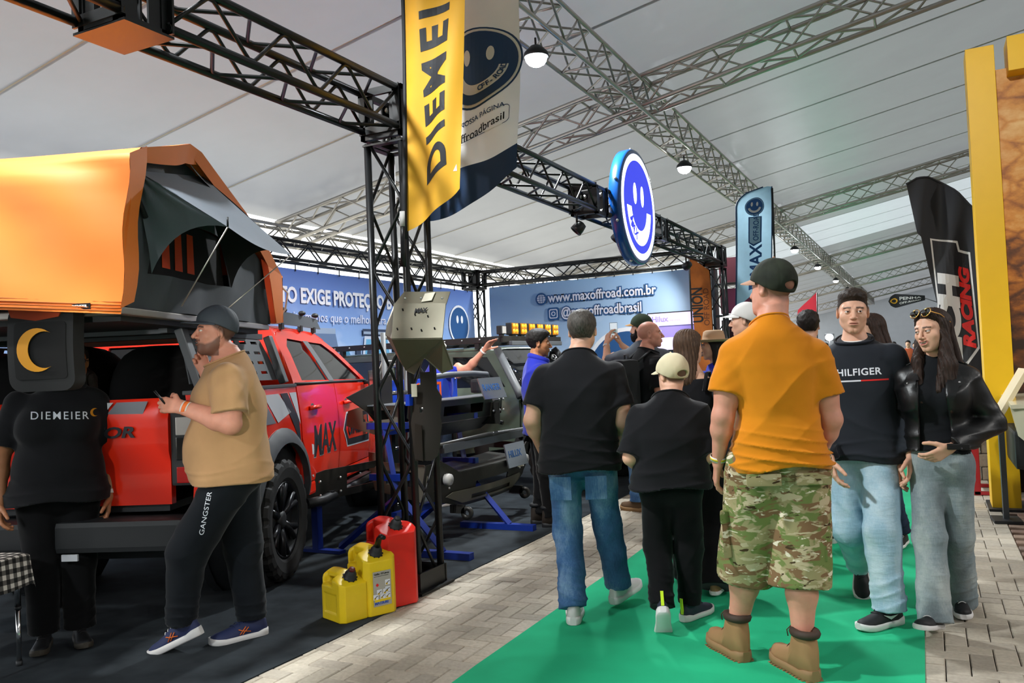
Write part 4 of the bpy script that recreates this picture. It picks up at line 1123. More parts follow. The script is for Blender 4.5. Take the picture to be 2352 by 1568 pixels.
for sg in (1, -1):
    d = (-sg, 0, 0)
    bed = [(-1.2, .74), (-1.2, 1.34)]+[(.40, 1.34), (.40, .60)]+arc(RA, .46, .55, .26, math.pi-.5)+[(-.6, .74)]
    panel(bed, tside(sg), step=.11, thick=.05, name='bed_side', m=M_RED, parent=TRK, dirn=d)
    for nm, y0, y1, hy in (('rear_door', .415, 1.36, .62), ('front_door', 1.372, 2.42, 1.55)):
        out = [(y0 if nm != 'rear_door' else .58, .60), (y1, .60), (y1, 1.345), (y0, 1.345)] if nm == 'rear_door' else [(y0, .60), (y1, .60), (y1+.06, 1.0), (y1, 1.33), (y0, 1.345)]
        if nm == 'rear_door': out = [(.62, .60), (y1, .60), (y1, 1.345), (.415, 1.345), (.415, .95)]
        dr = panel(out, tside(sg, .004), step=.12, thick=.04, name=nm, m=M_RED, parent=TRK, dirn=d)
        b = MB(); hx = hwx(1.16)
        b.tube([(sg*(hx+.008), hy, 1.165), (sg*(hx+.035), hy+.03, 1.17), (sg*(hx+.035), hy+.17, 1.17), (sg*(hx+.008), hy+.2, 1.165)], .017, 8); b.build('door_handle', M_RED, dr)
        b = MB(); b.sphere((sg*(hx-.012), hy+.09, 1.165), (.02, .075, .045), 14, 8); b.build('handle_cup', M_PLA, dr)
    # cab frame with window holes
    cab = [(.38, 1.345), (2.46, 1.345), (1.95, 1.66), (1.62, 1.80), (.72, 1.80), (.56, 1.72)]
    w1 = [(.60, 1.385), (1.27, 1.375), (1.17, 1.71), (.82, 1.725), (.70, 1.66)]; w2 = [(1.40, 1.375), (2.30, 1.365), (1.86, 1.62), (1.66, 1.70), (1.30, 1.71)]
    panel(cab, tside(sg), [w1, w2], step=.08, thick=.05, name='cab_frame', m=M_RED, parent=TRK, dirn=d)
    for wv in (w1, w2): panel(wv, tside(sg, -.014), step=.15, thick=.006, name='side_window', m=M_GLASS, parent=TRK, dirn=d)
    panel([(1.27, 1.37), (1.40, 1.37), (1.30, 1.715), (1.17, 1.715)], tside(sg, .003), step=.1, thick=.012, name='window_pillar', m=M_GRYP, parent=TRK, dirn=d)
    for seg in ([(.40, 1.348), (2.46, 1.338)],):
        b = MB(); b.tube([(sg*(hwx(1.355)+.004), y_, z_+.012) for y_, z_ in ((.40, 1.348), (1.4, 1.345), (2.42, 1.34))], .012, 6); b.build('window_trim', M_PLA, TRK)
    # front fender
    fen = [(2.43, .60), (2.60, .60)]+arc(FA, .46, .55, math.pi-.26, .3)+[(4.0, .70), (4.12, .95), (4.05, 1.12), (3.4, 1.25), (2.45, 1.33)]
    panel(fen, tside(sg), step=.12, thick=.05, name='front_fender', m=M_RED, parent=TRK, dirn=d)
    # flares
    for c_ in (RA, FA):
        o_ = arc(c_, .44, .62, .12, math.pi-.12, 18); i_ = arc(c_, .44, .515, math.pi-.14, .14, 18)
        def ff(y, z, c_=c_):
            r = math.hypot(y-c_, z-.44); t = (r-.515)/(.62-.515); return (sg*(hwx(z)+.045*(1-max(0, min(1, t))**2.2)+.004), y, z)
        panel(o_+i_, ff, step=.05, thick=.05, name='wheel_flare', m=M_GRYP, parent=TRK, dirn=d)
        b = MB(); b.lathe([(.5, -.02), (.53, .34)], 24, Matrix.Translation((sg*.90, c_, .46)) @ Matrix.Rotation(-sg*math.pi/2, 4, 'Y')); b.build('wheel_well', M_PLA, TRK)
        b = MB(); b.lathe([(1e-4, .28), (.53, .28)], 24, Matrix.Translation((sg*.90, c_, .46)) @ Matrix.Rotation(-sg*math.pi/2, 4, 'Y')); b.build('inner_fender', M_PLA, TRK)
        wheel(TRK, (sg*.85, c_, .42), rotz=0 if sg > 0 else math.pi)
    # rocker and step
    b = MB(); b.box((sg*.90, 1.52, .545), (.09, 1.85, .10), bev=.02); b.build('rocker_panel', M_RED, TRK)
    b = MB(); b.tube([(sg*.93, .55, .44), (sg*1.02, .68, .44), (sg*1.02, 2.4, .44), (sg*.93, 2.52, .44)], .04, 10); b.box((sg*1.01, 1.5, .482), (.07, 1.3, .006)); b.build('step_bar', M_DARKSTEEL, TRK)
    for y_ in (.9, 1.5, 2.1): MB().tube([(sg*1.0, y_, .44), (sg*.8, y_, .5)], .02, 6).build('step_bracket', M_DARKSTEEL, TRK)
    # mirror
    b = MB(); b.box((sg*1.10, 2.30, 1.36), (.20, .10, .17), bev=.03); mi = b.build('mirror', M_PLA, TRK); MB().tube([(sg*.93, 2.36, 1.33), (sg*1.04, 2.32, 1.33)], .02, 6).build('mirror_arm', M_PLA, mi)
    MB().box((sg*1.10, 2.247, 1.36), (.16, .004, .13)).build('mirror_glass', M_CHROME, mi)
    # tail lamp
    b = MB(); b.box((sg*.855, -1.17, 1.05), (.15, .12, .42), bev=.015); tl = b.build('tail_lamp', M_PLA, TRK)
    MB().box((sg*.862, -1.225, 1.17), (.10, .02, .10), bev=.006).build('reversing_lens', M_CLENS, tl); MB().box((sg*.862, -1.225, 1.045), (.10, .02, .13), bev=.006).build('smoked_lens', M_GLASS, tl); MB().box((sg*.862, -1.225, .90), (.10, .02, .09), bev=.006).build('red_lens', M_RLENS, tl)
    # graphics on the bed side
    pd = lambda o_, m_, nm='side_decal', of=.003: panel(o_, tside(sg, of), step=.12, thick=.001, name=nm, m=m_, parent=TRK, dirn=d)
    pd([(-1.17, 1.30), (-.80, 1.30), (-.62, 1.12), (-1.17, 1.05)], M_LGREY); pd([(-.76, 1.30), (-.30, 1.30), (-.10, 1.10), (-.58, 1.10)], M_MGREY)
    pd([(-.26, 1.30), (.02, 1.30), (.22, 1.16), (-.06, 1.10)], M_LGREY); pd([(.06, 1.30), (.20, 1.30), (.36, 1.10), (.40, .80), (.30, 1.0)], M_DGREY); pd([(.24, 1.30), (.385, 1.30), (.39, 1.06)], M_LGREY)
    pd([(-1.17, 1.03), (-.62, 1.09), (-.70, .98), (-1.17, .92)], M_DGREY)
    pd([(.62, .66), (.70, .62), (.66, .95), (.60, 1.02)], M_LGREY)
    rt = (R(90), 0, R(90)) if sg > 0 else (R(90), 0, R(-90)); q = (lambda y, z, o_=.008: (sg*(hwx(z)+o_), y, z)); fl = 1 if sg > 0 else -1
    text('door_lettering', 'MAX', .33, M_LGREY, TRK, q(.66 if sg > 0 else 2.3, .79, .004), rt, bold=.05, sx=.82, shear=.12); text('door_lettering', 'MAX', .33, M_DGREY, TRK, q(.66 if sg > 0 else 2.3, .79, .007), rt, bold=.028, sx=.82, shear=.12)
    y0 = 1.48 if sg > 0 else 1.5; yy = lambda a: y0+fl*a
    pd([(yy(0), .93), (yy(.12), 1.08), (yy(.88), 1.10), (yy(.88), .755), (yy(.12), .77)], M_LGREY, 'door_badge', .005); pd([(yy(.02), .93), (yy(.13), 1.065), (yy(.865), 1.085), (yy(.865), .77), (yy(.13), .785)], M_DGREY, 'door_badge', .0065)
    pd([(yy(.07), .93), (yy(.15), 1.01), (yy(.80), 1.02), (yy(.80), .83), (yy(.15), .84)], M_RED, 'door_badge', .008)
    text('door_lettering', 'OFF-ROAD', .145, M_DGREY, TRK, q(yy(.14), .875, .012), rt, bold=.03, sx=.82)
# roof, hood, tail
def loftx(name, rows, m, th=.02):
    b = MB(); n = len(rows[0]); vv = [[b.b.verts.new(p) for p in r] for r in rows]
    for A, B in zip(vv[:-1], vv[1:]):
        for j in range(n-1):
            q_ = b.b.faces.new((A[j], A[j+1], B[j+1], B[j])); q_.smooth = True
    bmesh.ops.recalc_face_normals(b.b, faces=list(b.b.faces)); bmesh.ops.solidify(b.b, geom=list(b.b.faces), thickness=th)
    return b.build(name, m, TRK)
xs = np.linspace(-1, 1, 13)
loftx('roof', [[(x*hw, y, z+.055*(1-x*x*x*x)) for x in xs] for y, z, hw in ((.55, 1.715, .735), (.62, 1.77, .70), (.75, 1.80, .685), (1.2, 1.815, .68), (1.62, 1.80, .685), (1.78, 1.74, .72))], M_RED)
loftx('windscreen', [[(x*hw, y+.06*(1-x*x), z) for x in xs] for y, z, hw in ((1.74, 1.765, .70), (2.42, 1.33, .86))], M_GLASS, .008)
loftx('hood', [[(x*hw, y+.05*(1-x*x), z+.05*(1-x**4)) for x in xs] for y, z, hw in ((2.40, 1.32, .90), (3.2, 1.26, .90), (3.9, 1.15, .86), (4.08, 1.02, .84))], M_RED)
MB().box((0, 4.1, .85), (1.6, .12, .42), bev=.04).build('grille', M_PLA, TRK); MB().box((0, 4.15, .58), (1.8, .25, .22), bev=.04).build('front_bumper', M_PLA, TRK)
# cab back with rear window
bk = lambda x, z: (x, .38+.19*max(0, (z-1.345)/.45), z)
panel([(-.92, 1.30), (.92, 1.30), (.80, 1.60), (.69, 1.79), (-.69, 1.79), (-.80, 1.60)], bk, [[(-.66, 1.40), (.66, 1.40), (.60, 1.70), (-.60, 1.70)]], step=.14, thick=.04, name='cab_back', m=M_RED, parent=TRK, dirn=(0, 1, 0))
panel([(-.66, 1.40), (.66, 1.40), (.60, 1.70), (-.60, 1.70)], lambda x, z: (x, .40+.19*(z-1.345)/.45, z), step=.3, thick=.006, name='rear_window', m=M_GLASS, parent=TRK, dirn=(0, 1, 0))
MB().box((0, -.4, .72), (1.5, 1.6, .04)).build('bed_floor', M_PLA, TRK); MB().box((0, 1.4, .5), (1.5, 5.0, .16)).build('chassis', M_PLA, TRK)
MB().box((0, .37, 1.0), (1.7, .03, .6)).build('bed_front_wall', M_RED, TRK)
for sg in (-1, 1): MB().box((sg*.89, -.4, 1.352), (.10, 1.6, .024), bev=.006).build('bed_rail', M_GRYP, TRK)
tg = panel([(-.775, .74), (.775, .74), (.775, 1.33), (-.775, 1.33)], lambda x, z: (x, -1.215-.015*math.cos(x*1.2)+.02*max(0, (z-1.28)/.05)-.02*(1.02 < z < 1.25), z), step=.06, thick=.05, name='tailgate', m=M_RED, parent=TRK, dirn=(0, 1, 0))
text('tailgate_lettering', 'RAPTOR', .085, M_DGREY, TRK, (.10, -1.262, 1.12), (R(90), 0, 0), bold=.03, sx=1.5, shear=.2)
pt = lambda o_, m_: panel(o_, lambda x, z: (x, -1.240, z), step=.3, thick=.004, name='tail_decal', m=m_, parent=TRK, dirn=(0, 1, 0))
pt([(.30, 1.315), (.46, 1.315), (.40, 1.25), (.28, 1.24)], M_LGREY); pt([(.48, 1.315), (.66, 1.315), (.60, 1.18), (.42, 1.25)], M_MGREY); pt([(.10, 1.04), (.32, 1.04), (.30, 1.00), (.12, 1.00)], M_DGREY)
MB().box((0, -1.30, .60), (1.86, .20, .17), bev=.03).build('rear_bumper', M_PLA, TRK)
MB().box((.30, -1.42, .50), (.09, .012, .035)).build('towing_label', M_LGREY, TRK)
MB().tube([(0, -1.2, .46), (0, -1.45, .46)], .035, 8).build('tow_hitch', M_DARKSTEEL, TRK)
# rack of slotted plates over the bed
rk = thing('bed_rack', 'grey slotted steel rack panels standing on the bed rails of the red pickup', 'rack', (-4.965, 4.11, 0), R(22))
M_RACK = mat('rack_grey', '#565a5f', .5, metal=.2)
for sg in (-1, 1):
    x0 = sg*.88
    slots = [[(y+.02, z+.015), (y+.13, z+.015), (y+.13, z+.035), (y+.02, z+.035)] for z in (1.43, 1.50, 1.57, 1.64) for y in (-1.05, -.86, -.45, -.26, -.07)]
    panel([(-1.15, 1.40), (.26, 1.40), (.14, 1.69), (-1.05, 1.69)], lambda y, z: (x0-sg*.12*(z-1.36)/.35, y, z), slots, step=.12, thick=.008, name='slotted_panel', m=M_RACK, parent=rk, dirn=(-sg, 0, 0))
    for y in (-1.12, -.60, .20):
        MB().box((x0-sg*.02, y, 1.545), (.05, .07, .36), rot=(0, -sg*.32, 0), bev=.008).build('upright', M_RACK, rk)
        for z in (1.42, 1.50, 1.60): MB().sphere((x0+sg*.02-sg*.12*(z-1.36)/.35, y, z), .009, 8, 6).build('bolt', M_BOLT, rk)
for y in (-1.1, -.55, .12): MB().box((0, y, 1.715), (1.5, .06, .04), bev=.006).build('cross_bar', M_RACK, rk)
for sg in (-1, 1): MB().box((sg*.74, -.5, 1.715), (.05, 1.4, .04)).build('side_rail', M_RACK, rk)
b = MB()
M_GEAR = mat('bed_shade_black', '#0c0c0d', .9, bump=.3, bscale=12)  # black for bags enlarged to stand in for shade in the bed
for (c_, r_, lb) in (((-.36, -.45, 1.20), (.46, .42, .48), 'soft black bag, enlarged to stand in for shade in the pickup bed, on the far side'), ((.36, -.40, 1.16), (.36, .40, .50), 'soft black bag, enlarged to stand in for shade in the pickup bed, next to the slotted rack panel')):
    b = MB(); n_ = 24; pr = [(max(1e-6, math.sin(math.pi*i/16))**.55, -math.copysign(abs(math.cos(math.pi*i/16))**.7, math.cos(math.pi*i/16))) for i in range(17)]
    b.lathe([(r, z) for r, z in pr], n_, Matrix.Translation(c_) @ Matrix.Diagonal((*r_, 1)) @ Matrix.Rotation(.13, 4, 'Z')); tag(b.build('bed_shade_bag', M_GEAR, None, (-4.965, 4.11, 0), (0, 0, R(22))), lb, 'bag')
# cab roof rack
rr_ = thing('roof_rack', 'flat dark grey roof rack plate on the cab of the red pickup', 'rack', (-4.965, 4.11, 0), R(22))
for sg in (-1, 1):
    panel([(.62, 1.84), (1.78, 1.84), (1.66, 1.93), (.62, 1.95)], lambda y, z: (sg*.70, y, z), step=.2, thick=.01, name='side_plate', m=M_RACK, parent=rr_, dirn=(-sg, 0, 0))
    for y in (.8, 1.25, 1.6):
        b = MB(); b.sphere((sg*.71, y, 1.955), (.03, .045, .022), 12, 8); b.build('tie_down', M_PLA, rr_)
        MB().box((sg*.69, y, 1.825), (.03, .05, .05)).build('foot', M_PLA, rr_)
for y in (.7, .95, 1.2, 1.45, 1.7): MB().box((0, y, 1.915), (1.39, .07, .02)).build('slat', M_RACK, rr_)
# ------------------------------------------------------------------ roof tent on the pickup
def cloth(name, col, **k): return mat(name, col, .75, bump=.12, bscale=500, sheen=.2, **k)
M_FLY = mat('fly_orange', '#ee7a1c', .62, var=.05, vscale=3, bump=.06, bscale=300, sheen=.3)
M_FLYIN = mat('fly_lining', '#e2481a', .7)
M_CANV = mat('canvas_grey', '#43474d', .85, var=.08, vscale=4, bump=.18, bscale=240)
M_AWN = mat('awning_grey', '#5d646c', .8, var=.06, vscale=4, bump=.12, bscale=240)
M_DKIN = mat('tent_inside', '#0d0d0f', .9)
TENT = thing('roof_tent', 'opened orange and charcoal roof tent with an awning, on the red pickup', 'tent', (-4.965, 4.11, 0), R(22))
def sheet(name, P, nu, nv, m, th=.006, wob=None, parent=TENT):
    """cloth sheet from a bilinear patch P[[a,b],[c,d]] or a function P(u,v)"""
    f = P if callable(P) else (lambda u, v: Vector(P[0]).lerp(Vector(P[1]), u).lerp(Vector(P[3]).lerp(Vector(P[2]), u), v))
    b = MB(); g = []
    for i in range(nu+1):
        row = []
        for j in range(nv+1):
            p = Vector(f(i/nu, j/nv))
            if wob: p = p+Vector(wob(i/nu, j/nv, p))
            row.append(b.b.verts.new(p))
        g.append(row)
    for i in range(nu):
        for j in range(nv):
            q = b.b.faces.new((g[i][j], g[i+1][j], g[i+1][j+1], g[i][j+1])); q.smooth = True
    if th: bmesh.ops.solidify(b.b, geom=list(b.b.faces), thickness=th)
    o = b.build(name, m, parent); smooth_me(o.data, 60); return o
XR, XL = .95, -1.15
ZR, YR, YE, YF = 2.70, -1.32, -1.98, -.06
MB().box(((XR+XL)/2-.02, -1.02, 1.765), (XR-XL, 1.86, .035), bev=.006).build('floor_board', M_ALU, TENT)
MB().box(((XR+XL)/2-.02, -1.02, 1.735), (XR-XL-.1, 1.7, .03)).build('mount_rail', M_PLA, TENT)
# dark body: gable wall with window opening
gab = [(YE+.06, 1.785), (YF-.02, 1.785), (YF-.06, 2.12), (-.55, 2.44), (YR+.02, ZR-.045), (YR-.12, ZR-.06), (YE+.06, 2.50)]
win = [(-1.66, 1.97), (-.74, 1.985), (-.80, 2.28), (-1.55, 2.33)]
def gx(y, z): return (.925+.012*math.sin(9*y+4*z)+.01*math.sin(17*y-9*z+1)-.02*math.cos((y+1)*2)*((z-1.78)/.9), y, z)
panel(gab, gx, [win], step=.055, thick=.006, name='gable_wall', m=M_CANV, parent=TENT, dirn=(-1, 0, 0))
panel([(a, b_) for a, b_ in gab], lambda y, z: (XL, y, z), step=.3, thick=.006, name='far_gable_wall', m=M_CANV, parent=TENT, dirn=(1, 0, 0))
panel(win, lambda y, z: (.90, y, z), step=.2, thick=.004, name='window_mesh', m=M_DKIN, parent=TENT, dirn=(-1, 0, 0))
for y0 in (-1.50, -1.36, -1.22): panel([(y0, 2.02), (y0+.085, 2.02), (y0+.075, 2.24), (y0+.005, 2.24)], lambda y, z: (.904, y, z), step=.3, thick=.002, name='window_reflection', m=M_FLYIN, parent=TENT, dirn=(-1, 0, 0))  # orange reflections inside the window, put in as coloured strips
sheet('front_wall', [(XL, YF-.02, 1.785), (XR-.02, YF-.02, 1.785), (XR-.02, YF-.06, 2.14), (XL, YF-.06, 2.14)], 8, 4, M_CANV)
sheet('rear_wall', [(XL, YE+.08, 1.785), (XR-.03, YE+.08, 1.785), (XR-.03, YE+.08, 2.48), (XL, YE+.08, 2.48)], 8, 4, M_CANV)
# window awning
T1, T2, A_, B_ = Vector((.945, -1.80, 2.46)), Vector((.935, -1.05, 2.60)), Vector((1.33, -1.65, 2.185)), Vector((1.33, -.73, 2.165))
W1, W2 = Vector((.94, -1.68, 1.965)), Vector((.94, -.72, 1.98))
def aw(u, v): p = T1.lerp(T2, u).lerp(A_.lerp(B_, u), v); p.z -= .035*math.sin(math.pi*u)*v; p.z += .012*math.sin(11*u)*v*(1-v); return p
aws = sheet('awning', aw, 16, 12, M_AWN)
def sidef(T, O, W_):
    c = (O+W_)*.5; c = c+(T-c)*.30+Vector((0, 0, .05))
    def f(u, v):
        e = O*(1-v)**2+c*2*v*(1-v)+W_*v*v; u = .02+.98*u
        return T.lerp(e, u)+Vector((.014*math.sin(9*v+6*u)*u*(1-u)*2, .012*math.sin(14*v+4*u)*(1-u), 0))
    return f
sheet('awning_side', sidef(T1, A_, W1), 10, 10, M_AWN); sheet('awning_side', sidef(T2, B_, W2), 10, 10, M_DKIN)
MB().tube([A_, A_+Vector((.0, .0, .05))], .005, 6).build('rod_tip', M_DARKSTEEL, TENT)
MB().tube([A_, Vector((1.06, -1.62, 1.80))], .004, 5).build('guy_cord', M_ALU, TENT); MB().tube([B_, Vector((1.02, -1.05, 1.80))], .004, 5).build('guy_cord', M_ALU, TENT)
MB().tube([(.96, -1.94, 2.44), (.955, -1.86, 2.36), (.95, -1.74, 2.24)], .014, 8).build('strut', M_PLA, TENT)
sheet('vent_flap', [(.94, -1.30, 2.66), (.93, -1.08, 2.60), (.99, -1.06, 2.52), (1.0, -1.26, 2.56)], 6, 4, M_CANV)
# orange fly: rear slope hanging as a skirt, ridge, front slope
def fold(u, v, amp=.02): return amp*(math.sin(u*13+1.2*math.sin(v*3))+.5*math.sin(u*29+2*v))
XF = XR+.05
prof = [(YE-.10, 1.755), (YE-.07, 1.95), (YE-.03, 2.2), (YE-.01, 2.40), (YE+.03, 2.50), (YE+.12, 2.555), (YR-.18, ZR-.04), (YR-.02, ZR+.012), (YR+.12, ZR), (YR+.35, ZR-.09), (-.6, 2.47), (-.25, 2.30), (YF+.06, 2.13)]
def pf(t):
    t = t*(len(prof)-1); i = min(int(t), len(prof)-2); f = t-i; return prof[i][0]*(1-f)+prof[i+1][0]*f, prof[i][1]*(1-f)+prof[i+1][1]*f
def fly(u, v):
    y, z = pf(v); x = XL-.05+(XF-XL+.05)*u; lo = max(0, 1-v*len(prof)/4.5)
    y -= lo*(.06*math.sin(math.pi*u)+.05*math.sin(u*9+.8+v*4)*(1-.3*v)+.03*math.sin(u*21+v*9))+.012*math.sin(u*17+v*30)*(v < .4); z -= .035*math.sin(math.pi*u*1.0)*(4 < v*12 < 8)*.4
    z -= lo*.03*math.sin(u*6+1)
    return (x, y, z)
f_ = sheet('fly_sheet', fly, 48, 48, M_FLY, .004)
for k_ in range(4): 
    pts = [(fly(u, .0)[0], fly(u, .012*k_)[1]-.006, fly(u, .0)[2]+.012+.014*k_) for u in np.linspace(0, 1, 40)]
    MB().tube(pts, .0035, 5).build('hem_stitching', mat('stitch', '#a35312', .8), f_)
# side edges of the fly
sheet('fly_corner', [(XF, YE-.10, 1.76), (XF, YE+.02, 1.80), (XF, YE+.17, 2.575), (XF, YE+.01, 2.50)], 4, 10, M_FLY, .005, lambda u, v, p: (.012*math.sin(9*v), 0, 0))
sheet('fly_gable_strip', lambda u, v: (XF+.0-.03*v, *(lambda yz: (yz[0], yz[1]-.11*v*(.6+.4*math.sin(math.pi*u))))(pf(.42+.25*u))), 20, 5, M_FLY, .005)
sheet('fly_front_edge', lambda u, v: (XF+.0-.02*v, *(lambda yz: (yz[0]-.06*v, yz[1]-.05*v))(pf(.65+.35*u))), 16, 4, M_FLY, .005)
sheet('fly_front_skirt', [(XL, YF+.06, 2.13), (XF, YF+.06, 2.13), (XF, YF+.06, 1.80), (XL, YF+.04, 1.80)], 14, 8, M_FLY, .005, lambda u, v, p: (0, .02*math.sin(u*15+v), 0))
sheet('fly_front_return', [(XF, YF+.06, 2.13), (XF-.02, YF-.16, 2.24), (XF-.02, YF-.02, 1.79), (XF, YF+.06, 1.80)], 6, 8, M_FLY, .005)
sheet('fly_lining_edge', [(XF-.02, YF-.15, 2.20), (XF-.045, YF-.20, 2.22), (XF-.045, YF-.06, 1.79), (XF-.02, YF-.03, 1.79)], 2, 8, M_FLYIN, .004)
lb = MB().box((XF-.17, YE-.135, 1.775), (.10, .004, .028)).build('hem_label', M_DKIN, TENT)
text('hem_lettering', 'DIEMEIER', .017, mat('label_white', '#e6e6e6', .6), lb, (XF-.205, YE-.1385, 1.770), (R(90), 0, 0), bold=.03)
MB().tube([(XR+.02, YF+.12, 2.06), (XR+.04, YF+.20, 2.02), (XR+.03, YF+.16, 1.9), (XR-.02, YF+.09, 1.80)], .008, 6).build('tie_strap', mat('strap_white', '#d9dde0', .6), TENT)
# hanging organiser with crescent
OB = thing('hanging_organiser', 'black hanging bag with an orange crescent, slung under the tent in front of a woman', 'bag', (-4.965, 4.11, 0), R(22))
M_BAG = mat('bag_black', '#17181a', .8, bump=.1, bscale=300); M_CRES = mat('crescent_orange', '#d8921a', .7); M_ORG = mat('organiser_orange', '#b03c10', .75)
def rr2(x0, x1, z0, z1, r, n=5):
    o_ = []
    for cx_, cz_, a0 in ((x1-r, z1-r, 0), (x0+r, z1-r, 90), (x0+r, z0+r, 180), (x1-r, z0+r, 270)): o_ += [(cx_+r*math.cos(R(a0+90*i/n)), cz_+r*math.sin(R(a0+90*i/n))) for i in range(n+1)]
    return o_
# bag plane
BY = -2.02
bc = lambda o_: (lambda x, z: (x, BY-o_*math.cos((x-.60)*5)*math.cos((z-1.6)*5), z))
panel(rr2(.435, .755, 1.40, 1.80, .06), bc(.05), step=.06, thick=.085, name='bag_body', m=M_BAG, parent=OB, dirn=(0, 1, 0))
panel(rr2(.475, .725, 1.455, 1.72, .02), bc(.056), step=.06, thick=.004, name='front_pocket', m=M_DKIN, parent=OB, dirn=(0, 1, 0))
cr = [(.595+.098*math.cos(a), 1.59+.100*math.sin(a)) for a in np.linspace(R(55), R(305), 24)]+[(.632+.077*math.cos(a), 1.59+.084*math.sin(a)) for a in np.linspace(R(292), R(68), 22)]
panel(cr, bc(.066), step=.05, thick=.003, name='crescent', m=M_CRES, parent=OB, dirn=(0, 1, 0))
panel([(.44, 1.80), (.72, 1.80), (.69, 1.74), (.58, 1.725), (.46, 1.745)], lambda x, z: (x, BY-.04, z), step=.1, thick=.05, name='top_lining', m=M_ORG, parent=OB, dirn=(0, 1, 0))
for x in (.47, .71): MB().box((x, BY+.03, 1.79), (.03, .02, .08)).build('hanging_strap', M_BAG, OB)
# ------------------------------------------------------------------ printed banners behind the stand
def img_sky(name, top, bot, cloud, zc_, h):
    m = bpy.data.materials.new(name); m.use_nodes = True; T = NT(m); b = T.N['Principled BSDF']; b.inputs['Roughness'].default_value = .55
    tc = T.n('ShaderNodeTexCoord'); sp = T.n('ShaderNodeSeparateXYZ'); T.l(tc.outputs['Object'], sp.inputs[0])
    mr = T.n('ShaderNodeMapRange'); mr.inputs['From Min'].default_value = zc_-h/2; mr.inputs['From Max'].default_value = zc_+h/2; T.l(sp.outputs['Z'], mr.inputs[0])
    g = ramp(T, mr.outputs[0], [(0, bot), (.45, bot), (1, top)])
    nz = T.n('ShaderNodeTexNoise'); nz.inputs['Scale'].default_value = 1.1; nz.inputs['Detail'].default_value = 6; mp = T.n('ShaderNodeMapping'); mp.inputs['Scale'].default_value = (1, 1, 1.8); T.l(tc.outputs['Object'], mp.inputs[0]); T.l(mp.outputs[0], nz.inputs['Vector'])
    r2 = T.n('ShaderNodeMapRange'); r2.inputs['From Min'].default_value = .52; r2.inputs['From Max'].default_value = .68; T.l(nz.outputs[0], r2.inputs[0])
    r3 = T.n('ShaderNodeMapRange'); r3.inputs['From Min'].default_value = .85; r3.inputs['From Max'].default_value = .45; T.l(mr.outputs[0], r3.inputs[0])
    mu = T.n('ShaderNodeMath', operation='MULTIPLY'); T.l(r2.outputs[0], mu.inputs[0]); T.l(r3.outputs[0], mu.inputs[1])
    mx = T.n('ShaderNodeMix', data_type='RGBA'); T.l(mu.outputs[0], mx.inputs['Factor']); T.l(g, mx.inputs['A']); mx.inputs['B'].default_value = (*lin(cloud), 1); T.l(mx.outputs['Result'], b.inputs['Base Color']); return m
M_SKY1 = img_sky('print_sky_deep', '#5676c2', '#94b6de', '#cfd8ea', 1.6, 2.6)
M_SKY2 = img_sky('print_sky_pale', '#86abd6', '#b4cde8', '#d9dfea', 1.6, 2.6)
M_WHT = mat('print_white', '#e3e6ee', .55); M_NAVY = mat('print_navy', '#1f4f86', .55); M_LET = mat('print_lilac', '#cfd3e6', .55)
BL = thing('printed_banner', 'deep blue sky banner printed with vehicles behind the red pickup', 'banner', (-7.62, 9.0, 0))
panel([(-6.5, .25), (4.66, .25), (4.66, 2.87), (-6.5, 2.87)], lambda y, z: (.012*math.sin(y*3+z)+.008*math.sin(y*7), y, z), step=.3, thick=.004, name='vinyl_sheet', m=M_SKY1, parent=BL, dirn=(-1, 0, 0))
LB = (R(90), 0, R(90))
def tx(body, size, y, z, m, b=.02, x=.028, par=BL, sx=1., sp=1.): return text('print_lettering', body, size, m, par, (x, y, z), LB, bold=b, sx=sx, space=sp)
tx('TO EXIGE PROTEÇÃO B', .285, -.62, 2.42, M_WHT, .035, sx=.83)
tx('aceite menos que o melhor para seu 4', .185, -.62, 2.17, M_LET, .004, sx=.98)
for i in range(24): MB().box((.02, -6.4+.47*i, 2.885), (.012, .012, .09)).build('cable_tie', M_BLK, BL)
